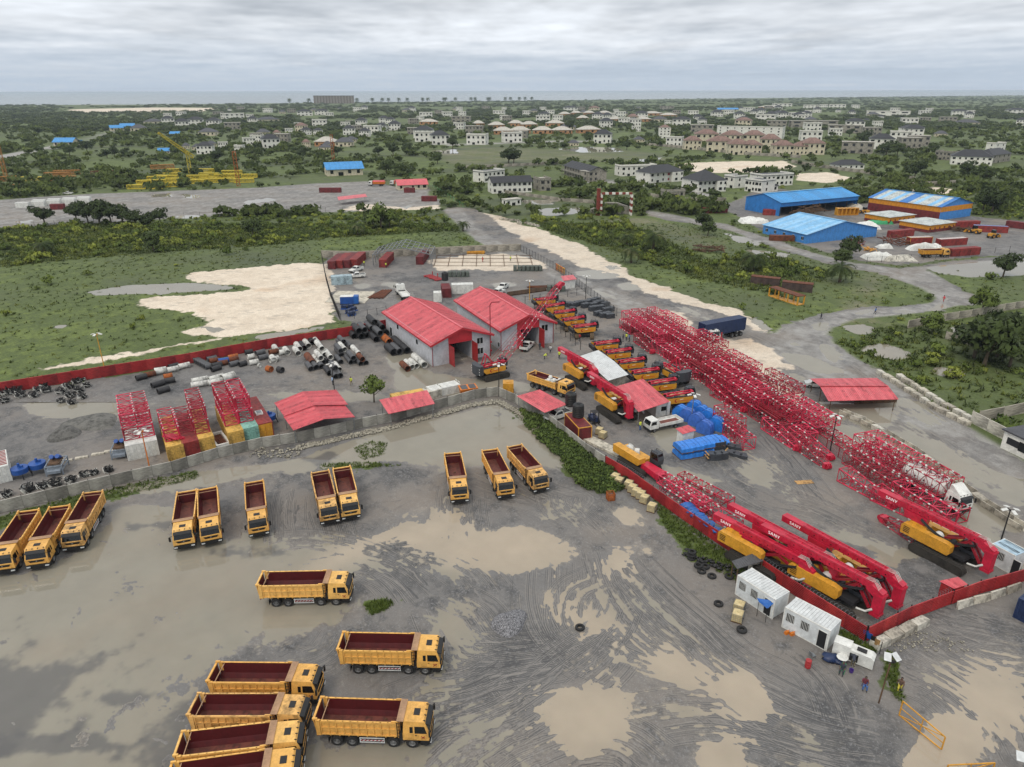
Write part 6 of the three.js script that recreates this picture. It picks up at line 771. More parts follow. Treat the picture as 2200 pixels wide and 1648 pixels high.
screen([-68.6,-94.2],.3, 'grey screen frame with twin blue motors beside the mixer drums', 'mud screens'); screen([-61.6,-99.4],.3, 'grey screen frame with twin blue motors beside the white containers', 'mud screens');
[[-63.9,-100.3],[-65.4,-99.4],[-67.3,-98.2],[-69.1,-97.1]].forEach((p, i) => single('concrete_slab', `flat concrete slab lying in the mud, ${ord(i)} from the containers`, 'slab', (g) => g.hull8([[-.9,0,-.35],[.9,0,-.35],[.9,0,.35],[-.9,0,.35],[-.88,.22,-.33],[.88,.22,-.33],[.88,.22,.33],[-.88,.22,.33]]), MT.concretePale, p,.25 + i * .07, 'slabs in the mud'));
// goods beside the guard hut
{
const tarp = mat('#2f80de',.4, { map: W2 }), tarp2 = mat('#3d6cc4',.45, { map: W2 }), th = heading([26.1,-102.6],[27,-99.6]);
[[[29.5,-112.5],0],[[30.4,-111.3],1],[[32.3,-114.5],0],[[33,-112.4],0],[[31.5,-109.4],1],[[33.8,-110.9],0],[[32.2,-106.6],1],[[34.4,-107.9],0]].forEach(([p, k], i) => { const t = thing('wrapped_reel', `upright cable reel in ${k ? 'dull' : 'bright'} blue tarpaulin, ${ord(i)} counted from the cab of the white truck`, 'reel', p,-.75 + (i % 3) * .08, 'blue wrapped reels'); part(t, 'tarpaulin', (g) => { const P = []; for (let a = 0; a <= 14; a++) { const q = Math.PI * a / 14, k2 = 1 + .05 * Math.sin(a * 5 + i); P.push([Math.cos(q) * 1.35 * k2,.9 + Math.sin(q) * 1.45 * k2]); } P.push([-1.3,.02],[1.3,.02]); g.ext(P,-.65,.65); }, k ? tarp2 : tarp); part(t, 'rope', (g) => { for (const z of [-.68,0,.68]) { let q = null; for (let a = 0; a <= 10; a++) { const w = Math.PI * a / 10, v = [Math.cos(w) * 1.43,.9 + Math.sin(w) * 1.53, z]; if (q) g.tube(q, v,.03,4); q = v; } } }, MT.blue); });
const pal = (p, y, l, sz) => { const t = thing('pallet_load', l, 'pallet', y ? [p[0], y, p[1]] : p, th, 'blue covered pallet loads'); part(t, 'pallet', (g) => { for (const z of [-.9,0,.9]) g.box(-1.5,1.5,0,.12, z - .1, z + .1); for (let i = 0; i < 6; i++) g.box(-1.5 + i * .52,-1.1 + i * .52,.12,.17,-1.05,1.05); }, MT.woodDark); part(t, 'cover', (g) => { const P = [[-1.4,.17],[1.4,.17],[1.35,.75],[1.0,1.0],[0,1.08],[-1.0,1.0],[-1.35,.75]]; g.ext(P,-1.0,1.0); }, tarp); part(t, 'strap', (g) => { for (const z of [-.3,.4]) g.path([[-1.37,.75, z],[-1,1.02, z],[0,1.1, z],[1,1.02, z],[1.37,.75, z]],.03,4); }, MT.blueTarp); };
[[26.7,-98.7],[28.6,-99.4],[30.5,-100.2]].forEach((p, i) => { pal(p,0, `blue covered pallet load, lower layer, ${ord(i)} from the open gate frame`); pal(p,1.12, `blue covered pallet load, upper layer, ${ord(i)} from the open gate frame`); }); pal([32.2,-101.1],1.0, 'blue covered pallet load beneath the white sheet, nearest the red lattice'); pal([33.6,-102.6],.1, 'loosely covered blue pallet load at the end of the reels');
const slab = geo((g) => { for (let i = 0; i < 3; i++) { const a0 = -.42 + i * .28, a1 = a0 + .27, R = 4.2, q = (a, r, y) => [Math.sin(a) * r, y, Math.cos(a) * r - R]; g.hull8([q(a0, R - 1.3,0), q(a1, R - 1.3,0), q(a1, R,0), q(a0, R,0), q(a0, R - 1.3,.55), q(a1, R - 1.3,.55), q(a1, R,.55), q(a0, R,.55)]); } for (const x of [-.6,.5]) g.box(x, x + .18,.55,.8,-.75,-.35); });
[[[32.3,-99.6],0],[[32.3,-99.6],.58],[[32.3,-99.6],1.16],[[32,-96.9],0],[[32,-96.9],.58],[[34.9,-97.9],0],[[34.8,-100.7],0]].forEach(([p, y], i) => { const t = thing('counterweight_slab',['bottom slab of the three high counterweight stack', 'middle slab of the three high counterweight stack', 'top slab of the three high counterweight stack', 'lower of two curved counterweight slabs in front of the taller stack', 'upper of two curved counterweight slabs in front of the taller stack', 'single dark counterweight slab lying nearest the open yard', 'dark counterweight slab lying between the stacks and red lattice'][i], 'counterweight',[p[0], y + .05, p[1]], i < 5 ? .15 : -.6, 'dark counterweight slabs'); part(t, 'block', slab, darkGrey); part(t, 'timber', (g) => g.box(-1.9,-1.72,.55,.66,-1.3,.1), MT.wood); });
// stacked dark ballast by the back fence
const bal = kit(() => { const t = thing('ballast_block', '', 'ballast'); for (let i = 0; i < 2; i++) part(t, 'slab', (g) => { g.hull8([[-1.1, i * .62,-.7],[1.1, i * .62,-.7],[1.1, i * .62,.7],[-1.1, i * .62,.7],[-1.05, i * .62 + .56,-.66],[1.05, i * .62 + .56,-.66],[1.05, i * .62 + .56,.66],[-1.05, i * .62 + .56,.66]]); g.box(-.3,-.1, i * .62 + .5, i * .62 + .62,-.5,.5); }, darkGrey); part(t, 'warning_sign', (g) => g.cbox(1.09,.9,.5,.03,.22,.28), MT.white); return t; });
[[15.02,-182.4],[15.66,-182],[16.32,-181.8],[17.05,-182.4],[17.79,-183.2],[18.39,-183.6],[19.41,-181.2],[20.02,-184],[21.55,-185.6],[21.13,-178.4],[21.58,-181.6],[22.79,-186.5],[23.65,-184],[23.1,-179.2],[21.95,-173.9],[24.8,-182.3],[23.18,-172.4],[24.5,-176.9],[24.1,-173.1],[25.5,-177.6],[24.7,-171.7],[22.65,-183.2]].forEach((p, i) => bal(p,.3 + (i % 4) * .15, `dark crane ballast block in the corner by the compound fence, ${ord(i)} from the first crane`, 'ballast blocks by the compound fence'));
}
// ---------------------------------------------------------------- other vehicles, blocks and lamps
const TGs = tyreGeo(.36,.24), RGs = rimGeo(.36,.24);
function pickupMake(paint, bedLoad) {
const t = thing('pickup_truck', '', 'pickup');
part(t, 'body', (g) => { g.ext([[-2.6,.45],[2.55,.42],[2.6,.75],[2.5,.98],[1.05,1.08],[-2.6,1.08]],-.9,.9); }, paint);
part(t, 'cabin', (g) => { const P = [[-.85,1.08],[1.1,1.08],[.45,1.68],[-.1,1.76],[-.75,1.7]], U = (p, s) => [p[0], p[1], s * lerp(.9,.68, (p[1] - 1.08) / .68)]; for (let i = 1; i < 5; i++) { const j = (i + 1) % 5; g.quad(U(P[i],1), U(P[i],-1), U(P[j],-1), U(P[j],1)); } for (const s of [1,-1]) for (let i = 1; i < 4; i++) s > 0 ? g.tri(U(P[0],1), U(P[i],1), U(P[i + 1],1)) : g.tri(U(P[i + 1],-1), U(P[i],-1), U(P[0],-1)); }, paint);
part(t, 'window', (g) => { g.quad([1.04,1.15,.78],[1.04,1.15,-.78],[.5,1.66,-.64],[.5,1.66,.64]); for (const s of [1,-1]) { const z = (y) => s * (lerp(.9,.68, (y - 1.08) / .68) + .01), q = [[-.7,1.15, z(1.15)],[.88,1.15, z(1.15)],[.42,1.58, z(1.58)],[-.65,1.62, z(1.62)]]; s > 0 ? g.quad(...q) : g.quad(...q.reverse()); } g.quad([-.87,1.15,-.78],[-.87,1.15,.78],[-.78,1.64,.64],[-.78,1.64,-.64]); }, MT.glass);
part(t, 'load_bed', (g) => { g.quad([-2.5,1.085,.78],[-.95,1.085,.78],[-.95,1.085,-.78],[-2.5,1.085,-.78]); }, MT.black); part(t, 'bed_rail', (g) => { for (const s of [-1,1]) g.box(-2.6,-.9,1.08,1.2, s * .85 - .05, s * .85 + .05); g.box(-2.62,-2.5,1.08,1.2,-.8,.8); }, paint);
part(t, 'bumper', (g) => { g.box(2.5,2.68,.4,.68,-.88,.88); g.box(-2.7,-2.56,.45,.65,-.85,.85); }, MT.dark);
for (const s of [1,-1]) { part(t, 'headlight', (g) => g.box(2.5,2.6,.76,.92, s * .68 - .16, s * .68 + .16), MT.pale); wheel(t,1.6,.36, s * .8,.24, TGs, RGs); wheel(t,-1.6,.36, s * .8,.24, TGs, RGs); }
return t;
}
const pickup = kit(() => pickupMake(MT.white));
pickup([7.81,-112.3], heading([9.17,-114.4],[6.83,-112.8]) , 'white pickup parked under the red canopy behind the fence'); pickup([3.35,-148.7], heading([4.08,-148],[2.77,-151.4]), 'white pickup standing in the workshop doorway'); pickup([-47.6,-214], heading([-49.6,-215.5],[-45.9,-214.3]), 'white pickup beside the weathered pale container'); pickup([-49.4,-222], heading([-51.6,-227.5],[-47.7,-220.7]), 'white pickup in front of the four red containers'); pickup([-2.57,-200.3], heading([-3.86,-204.4],[-1.51,-198.9]), 'white pickup alone on the compound gravel'); pickup([-3.87,-194.3], heading([-2.83,-193],[-5.29,-196.9]), 'white pickup partly hidden behind the hall roof'); pickup([-247.3,-406],0, 'white pickup on the far gravel yard beside scrap steel');
{ // small car under the shelter, made of the same pieces with a long roof
const t = thing('car', 'silver car parked at the back of the red roofed shelter', 'car',[58.7,-126.5],-.2), P = mat('#b9bdc0',.35); part(t, 'body', (g) => g.ext([[-2.1,.35],[2.1,.35],[2.15,.65],[1.2,.9],[.6,1.4],[-.9,1.42],[-1.6,1.0],[-2.15,.9]],-.82,.82), P); part(t, 'window', (g) => { g.quad([1.17,.95,.7],[1.17,.95,-.7],[.64,1.38,-.68],[.64,1.38,.68]); for (const s of [1,-1]) { const q = [[-1.3,1, s * .83],[1,1, s * .83],[.55,1.34, s * .83],[-.85,1.36, s * .83]]; s > 0 ? g.quad(...q) : g.quad(...q.reverse()); } }, MT.glass); for (const s of [1,-1]) for (const x of [1.35,-1.35]) wheel(t, x,.32, s * .76,.22, TGs, RGs);
}
function rigidTruck(name, label, p, turn, paint, len, rear) { const t = thing(name, label, 'truck', p, turn); part(t, 'chassis', (g) => { for (const s of [1,-1]) g.box(-len + 2.4,4.8,.8,1.08, s * .43 - .05, s * .43 + .05); g.box(2.2,2.8,.7,1.4,-1,1); }, MT.chassis); truckCab(t, paint,2.72); for (const s of [1,-1]) { wheel(t,3.49,.54, s * 1.03,.34, TG, RG); for (const x of rear) wheel(t, x,.54, s * .93,.62, TGd, RGd); } return t; }
{ // loaded tipper in the yard
const a = [4.31,-129.3], b = [9.01,-125], h = heading([4.15,-127.7],[9.24,-123]), t = rigidTruck('dump_truck', 'loaded yellow tipper truck with white sacks, in front of the folded rigs',[lerp([4.15,-127.7][0],[9.24,-123][0],.62), lerp([4.15,-127.7][1],[9.24,-123][1],.62)], h, MT.yellow,7.2,[-3.6,-2.3,-1,1.82]); dumpBody(t, MT.yellow, MT.maroon, MT.maroonFloor,-4.75,2.3,1.32,2.5); part(t, 'tarp_roll', (g) => g.tube([2.2,2.75,-1.2],[2.2,2.75,1.2],.14,8,.14, true), MT.woodDark);
const r = rngOf(3), c = Math.cos(h), s = -Math.sin(h); for (let i = 0; i < 11; i++) { const x = -.6 + (i % 4) * .75, z = (Math.floor(i / 4) - 1) * .72; single('bulk_sack', `white bulk sack in the loaded tipper, ${ord(i)} from the tail`, 'sack', (g) => g.blob([0,.45,0],[.42,.48,.42], i + 3,8,6,.1), MT.white,[t.position.x + c * x - s * z, t.position.y + (i % 3 === 0 ? 1.9 : 1.45), t.position.z + s * x + c * z], i, 'white sacks in the tipper'); }
}
{ // flatbed
const h = heading([28.1,-110.5],[23.2,-108.3]), t = thing('flatbed_truck', 'white flatbed lorry beside the office canopy and blue reels', 'truck',[lerp([28.4,-110][0],[22.96,-107.5][0],.5), lerp([28.4,-110][1],[22.96,-107.5][1],.5)], h); part(t, 'cab', (g) => { g.ext([[1.6,.7],[3.3,.7],[3.4,1.4],[3.1,2.2],[1.75,2.3],[1.6,2.1]],-.98,.98); }, MT.white); part(t, 'windscreen', (g) => { g.quad([3.405,1.42,.85],[3.405,1.42,-.85],[3.13,2.12,-.8],[3.13,2.12,.8]); for (const s of [1,-1]) { const q = [[2.1,1.45, s * .99],[3.2,1.45, s * .99],[3,2.05, s * .99],[2.1,2.05, s * .99]]; s > 0 ? g.quad(...q) : g.quad(...q.reverse()); } }, MT.glass); part(t, 'bumper', (g) => g.box(3.2,3.46,.45,.72,-.95,.95), MT.dark); part(t, 'chassis', (g) => g.box(-3,3,.62,.9,-.4,.4), MT.chassis);
part(t, 'load_bed', (g) => { g.box(-3.3,1.5,.95,1.08,-1.1,1.1); for (const s of [1,-1]) g.box(-3.3,1.5,1.08,1.5, s * 1.07 - .04, s * 1.07 + .04); g.box(-3.3,-3.22,1.08,1.5,-1.03,1.03); g.box(1.42,1.5,1.08,1.7,-1.03,1.03); }, MT.white); part(t, 'bed_floor', (g) => g.box(-3,1.3,1.085,1.1,-.7,.7), MT.maroonFloor); for (const s of [1,-1]) { wheel(t,2.4,.4, s * .85,.24, TGs, RGs); wheel(t,-1.9,.4, s * .85,.24, TGs, RGs); }
const p = [-30.1,-191.5], t2 = rigidTruck('flatbed_truck', 'white flatbed lorry standing behind the first workshop hall', p, heading([-28.4,-186.5],[-31.9,-195.7]), MT.white,6.5,[-2]); part(t2, 'load_bed', (g) => { g.box(-3.4,2.5,1.1,1.25,-1.15,1.15); for (const s of [1,-1]) g.box(-3.4,2.5,1.25,1.7, s * 1.12 - .03, s * 1.12 + .03); }, MT.white);
}
{ // articulated container lorry on the sand
const a = [44,-155.2], b = [51.8,-159.2], h = heading(b, a), t = thing('container_lorry', 'dark blue container on a lorry trailer turning on the sandy road', 'truck',[lerp(a[0], b[0],.5) - Math.sin(h) * 1.2, lerp(a[1], b[1],.5) - Math.cos(h) * 1.2], h), G4 = containerGeo(12.19,2.9);
for (const [n, g] of [['wall_panels', G4.body],['corner_frame', G4.frame],['roof_panels', G4.roof],['door', G4.door]]) { const o = part(t, n, g, MT.boxBlue); o.position.y = 1.45; }
part(t, 'chassis', (g) => { for (const s of [1,-1]) g.box(-6.1,6.1,1.15,1.44, s * .5 - .07, s * .5 + .07); for (let x = -5.8; x < 6; x += 1.4) g.box(x, x + .15,1.2,1.42,-1.15,1.15); g.box(2.8,3.1,.3,1.2,-.9,.9); }, MT.chassis); for (const x of [-4.9,-3.6,-2.3]) for (const s of [1,-1]) wheel(t, x,.54, s * .93,.62, TGd, RGd);
const logo = textTex(64,64, (g) => { g.fillStyle = '#1d2f55'; g.fillRect(0,0,64,64); g.fillStyle = '#e8e8ea'; g.beginPath(); g.moveTo(6,8); g.quadraticCurveTo(32,16,58,6); g.quadraticCurveTo(50,32,58,58); g.quadraticCurveTo(32,50,6,58); g.quadraticCurveTo(14,32,6,8); g.fill(); g.fillStyle = '#1d2f55'; g.font = 'bold 30px sans-serif'; g.textAlign = 'center'; g.fillText('K',32,43); }); decal(t, 'logo',1.7,1.7, logo, new THREE.Matrix4().makeTranslation(.3,2.9,1.225));
const q = [43.9,-153.1], c2 = rigidTruck('tractor_unit', 'white and red lorry cab pulling the blue container',[q[0] + .4, q[1] - 3.6], heading([0,0],[.35,1]), MT.white,4.6,[.2,1.5]); c2.position.y = .02; part(c2, 'cab_skirt', (g) => { g.box(2.9,5.1,.55,1.15,-1.26,1.26); for (const s of [1,-1]) g.box(5.0,5.2,1.2,2.6, s * 1.45 - .1, s * 1.45 + .1); }, MT.fenceRed);
}
{ // tanker
const h = heading([56.8,-83.5],[57.8,-80.8]), f = [58.9,-81.7], t = rigidTruck('tank_truck', 'white tank lorry parked beside the flooded lane',[f[0] - Math.cos(h) * 4.4 + 1.6, f[1] + Math.sin(h) * 4.4 - .4], h, MT.white,6.8,[-3,-1.7]); part(t, 'tank', (g) => { g.lathe([-1.2,2.35,0], 'x',[[0,-3.3],[1.1,-3.2],[1.28,-2.9],[1.28,2.9],[1.1,3.2],[0,3.3]],18); }, MT.white); part(t, 'rivet_band', (g) => { for (const x of [-3.6,-2.2,-.8,.6]) for (const a of [.2,.8,1.4]) g.cbox(x,2.35 + Math.cos(a) * 1.29, Math.sin(a) * 1.29,.16,.16,.1); }, MT.dark); part(t, 'air_deflector', (g) => g.hull8([[2.9,3,-1],[4.6,3,-1],[4.6,3,1],[2.9,3,1],[2.95,3.9,-.95],[3.3,3.9,-.95],[3.3,3.9,.95],[2.95,3.9,.95]]), MT.white);
}
{ // forklift and crawler loader with a red chute
const t = thing('forklift', 'dark forklift beside the maroon container with water tanks', 'forklift',[14.19,-110.7],-1.2); part(t, 'body', (g) => { g.box(-1.1,.6,.35,1.1,-.6,.6); g.box(-1.3,-.9,.4,1.2,-.55,.55); }, MT.boxBlue); part(t, 'overhead_guard', (g) => { for (const x of [-.7,.6]) for (const z of [-.5,.5]) g.bar([x,1.1, z],[x * .8,2.1, z],.07); g.box(-.6,.5,2.08,2.15,-.55,.55); }, MT.dark); part(t, 'mast', (g) => { for (const z of [-.35,.35]) { g.box(.75,.87,.1,2.3, z - .06, z + .06); g.box(.85,1.9,.08,.14, z - .06, z + .06); } }, MT.dark); for (const s of [1,-1]) for (const x of [.45,-.9]) wheel(t, x,.36, s * .6,.24, TGs, RGs);
const m = thing('crawler_crane', 'yellow crane body with red chute and black cab, right behind the red fence', 'crane',[19.21,-94.7], heading([17.43,-98.3],[21.71,-91.6])); crawlers(m,0, TRK,1.6); part(m, 'machine_housing', (g) => g.ext([[-4.4,1.35],[1.2,1.35],[1.6,1.7],[1.6,2.5],[-4.4,2.6]],.3,1.5), MT.gold); part(m, 'deck', (g) => g.box(-4.2,1.2,1.3,1.9,-1.4,.3), MT.gold); part(m, 'wrapped_engine', (g) => { g.blob([-2.6,2.2,-.4],[.9,.6,.6],3); g.blob([-.9,2.2,-.3],[.6,.7,.5],5); }, MT.wrap); part(m, 'chute', (g) => g.hull8([[1.4,1.0,-.5],[5.2,.6,-.8],[5.2,.6,1.2],[1.4,1.0,1.0],[1.4,1.7,-.4],[5.4,1.5,-.7],[5.4,1.5,1.1],[1.4,1.7,.9]]), MT.red); const cb = cabOf(m,1.2,1.4,-1.5);
}
// ibc totes
const tote = kit(() => { const t = thing('ibc_tote', '', 'tote'); part(t, 'pallet', (g) => { for (const z of [-.5,0,.5]) g.box(-.6,.6,0,.14, z - .08, z + .08); }, MT.woodDark); part(t, 'bottle', (g) => { g.hull8([[-.54,.14,-.54],[.54,.14,-.54],[.54,.14,.54],[-.54,.14,.54],[-.54,1.05,-.54],[.54,1.05,-.54],[.54,1.05,.54],[-.54,1.05,.54]]); g.hull8([[-.54,1.05,-.54],[.54,1.05,-.54],[.54,1.05,.54],[-.54,1.05,.54],[-.45,1.13,-.45],[.45,1.13,-.45],[.45,1.13,.45],[-.45,1.13,.45]]); g.lathe([0,1.13,0], 'y',[[.14,0],[.14,.06],[0,.06]],10); }, mat('#c9b78a',.55, { map: W2 })); part(t, 'cage', (g) => { for (let i = 0; i <= 5; i++) { const k = -.56 + i * .224; for (const s of [-.57,.57]) { g.tube([k,.14, s],[k,1.1, s],.014,4); g.tube([s,.14, k],[s,1.1, k],.014,4); } } for (const y of [.35,.6,.85,1.1]) for (const s of [-.57,.57]) { g.tube([-.57, y, s],[.57, y, s],.014,4); g.tube([s, y,-.57],[s, y,.57],.014,4); } }, MT.steel); return t; });
[[[15.13,-90.9], 'cream liquid tote, rear one of the pair by the weeds'],[[15.54,-89.8], 'cream liquid tote, front one of the pair by the weeds'],[[16.79,-88.9], 'cream tote, first in the row along the red fence'],[[17.17,-87.8], 'cream tote, second in the row along the red fence'],[[17.55,-86.8], 'cream tote, third in the row along the red fence'],[[18.06,-86.1], 'cream tote, fourth in the row along the red fence'],[[18.4,-85], 'cream tote, last in the row along the red fence'],[[19.04,-82.9], 'cream tote standing apart below the row, nearest the grass'],[[14.56,-106.3], 'white tote beside the concrete slab and tank container, rear one'],[[14.97,-104.9], 'white tote beside the concrete slab and tank container, front one'],[[24.9,-62.7], 'rear of two cream totes on a trailer beside the first cabin'],[[24.3,-61.2], 'front of two cream totes on a trailer beside the first cabin']].forEach(([p, l], i) => tote(p,-.6 + (i % 3) * .06, l, 'liquid totes'));
single('wire_basket', 'rusty orange wire basket beside the totes and weeds', 'basket', (g) => { for (const s of [-.5,.5]) for (let i = 0; i <= 6; i++) { const k = -.5 + i / 6; g.bar([k,0, s],[k,1.1, s],.05); g.bar([s,0, k],[s,1.1, k],.05); } g.box(-.5,.5,.05,.3,-.5,.5); for (const y of [.4,.8,1.1]) { for (const s of [-.5,.5]) { g.bar([-.5, y, s],[.5, y, s],.05); g.bar([s, y,-.5],[s, y,.5],.05); } } }, MT.rustOrange,[13.78,-85.8],.2);
// concrete blocks
const blockGeo = [0,1,2].map((k) => geo((g) => { const r = rngOf(k + 50), j = () => (r() - .5) * .12; g.hull8([[-1 + j(),0,-.5 + j()],[1 + j(),0,-.5 + j()],[1 + j(),0,.5 + j()],[-1 + j(),0,.5 + j()],[-1 + j(),.85 + j(),-.5 + j()],[1 + j(),.85 + j(),-.5 + j()],[1 + j(),.85 + j(),.5 + j()],[-1 + j(),.85 + j(),.5 + j()]]); }));
const channelGeo = geo((g) => { g.box(-1.1,1.1,0,.18,-.55,.55); for (const s of [1,-1]) g.hull8([[-1.1,.18, s * .5 - .08],[1.1,.18, s * .5 - .08],[1.1,.18, s * .5 + .08],[-1.1,.18, s * .5 + .08],[-1.08,.95, s * .54 - .07],[1.08,.95, s * .54 - .07],[1.08,.95, s * .54 + .07],[-1.08,.95, s * .54 + .07]]); });
function blocks(P, step, label, group, pick, jit = .12, seed = 1) { const r = rngOf(seed), L = lengthOf(P); let i = 0; for (let d = 0; d < L; d += step * (1 + (r() - .5) * .1), i++) { const [x, z, h] = along(P, d); single('concrete_block', label(i), 'block', pick(i, r),[MT.concrete, MT.concretePale, MT.whiteDirty][Math.floor(r() * 3)],[x, groundY(x, z) - .08, z], h + (r() - .5) * jit, group); } }
blocks([[58.9,-113.5],[60.4,-111],[62.1,-105.5],[64,-97.4],[64.6,-90.3],[65.3,-83.8],[66.7,-77.2]],2.25, (i) => `mossy concrete channel block in the flooded lane, ${ord(i)} from the red shelter`, 'channel blocks in the flooded lane', (i, r) => i % 5 === 3 || i > 21 ? blockGeo[i % 3] : channelGeo,.2);
blocks([[74.3,-132.7],[75.2,-124.1],[76,-116],[77.9,-108.7]],2.3, (i) => `pale concrete block on the road edge of the double row, ${ord(i)} from its far end`, 'double row of blocks', (i) => blockGeo[i % 3],.2,2); blocks([[77.1,-130.5],[77.8,-123.2],[78.4,-116.4],[79.5,-110.9]],2.4, (i) => `pale concrete block on the grass side of the double row, ${ord(i)} from its far end`, 'double row of blocks', (i) => blockGeo[(i + 1) % 3],.3,3);
blocks([[37.9,-57.4],[43.5,-60.3]],2.1, (i) => `large pale concrete block outside the fence corner, ${ord(i)} from the corner`, 'blocks outside the fence corner', (i) => blockGeo[i % 3],.05,4); blocks([[50.2,-63.2],[53.5,-64.3],[58.4,-66.2]],2.5, (i) => `leaning concrete slab outside the gate, ${ord(i)} from the gate`, 'slabs outside the gate', () => geo((g) => g.hull8([[-1.2,0,-.2],[1.2,0,-.2],[1.2,0,.05],[-1.2,0,.05],[-1.15,1.0,-.32],[1.1,.95,-.32],[1.1,.95,-.12],[-1.15,1,-.12]])),.1,5);
blocks(Array.of([-4.45,-318.7],[2.29,-315.3],[3.85,-305.7]),2.6, (i) => `precast drain block lying on the roadside sand, ${ord(i)} from the bend`, 'precast drains by the road', () => channelGeo,.5,6); blocks(Array.of([6.35,-308.8],[11.28,-301.1]),2.6, (i) => `precast drain block in the separate short row on sand, ${ord(i)} from the bend`, 'precast drains by the road', () => channelGeo,.2,7);
// lamp masts
const lamp = (label, p, h, m, k = 0) => { const t = thing('lamp_post', label, 'lamp post', p, k); part(t, 'pole', (g) => { g.tube([0,-.1,0],[0, h,0],.1,7,.07); }, m); part(t, 'head_frame', (g) => { for (let i = 0; i < 4; i++) g.bar([0, h - .1,0],[Math.cos(i * 1.57) * .7, h, Math.sin(i * 1.57) * .7],.06); }, m); for (let i = 0; i < 4; i++) part(t, 'lamp_head', (g) => { g.at(MX(Math.cos(i * 1.57) * .75, h + .02, Math.sin(i * 1.57) * .75,-i * 1.57,0,-.25)); g.box(-.35,.35,-.04,.04,-.22,.22); }, MT.white); return t; };
lamp('yellow lamp mast with white head over the left red fence',[-82.4,-133.9],8.5, MT.gold); lamp('yellow lamp mast beside the white containers inside the grey fence',[-54,-93],7.2, MT.orange); lamp('dark lamp mast on the roof side of the red store',[-33.6,-123.7],6, MT.dark); lamp('dark lamp mast at the corner of the grey fence',[-2.44,-122.1],6.4, MT.dark); lamp('white headed lamp mast among the blue wrapped reels',[30.7,-110],5.5, MT.steel); lamp('black lamp mast between the two lattice stacks',[50.2,-99.5],6.4, MT.dark); lamp('black lamp mast behind the white cabin near the gate',[61,-74.4],5.6, MT.dark); lamp('dark lamp post at the corner of the compound road',[20.3,-189.4],6.5, MT.dark); lamp('yellow lamp post beside the last pipes of the compound',[4.84,-188.3],5.5, MT.gold);
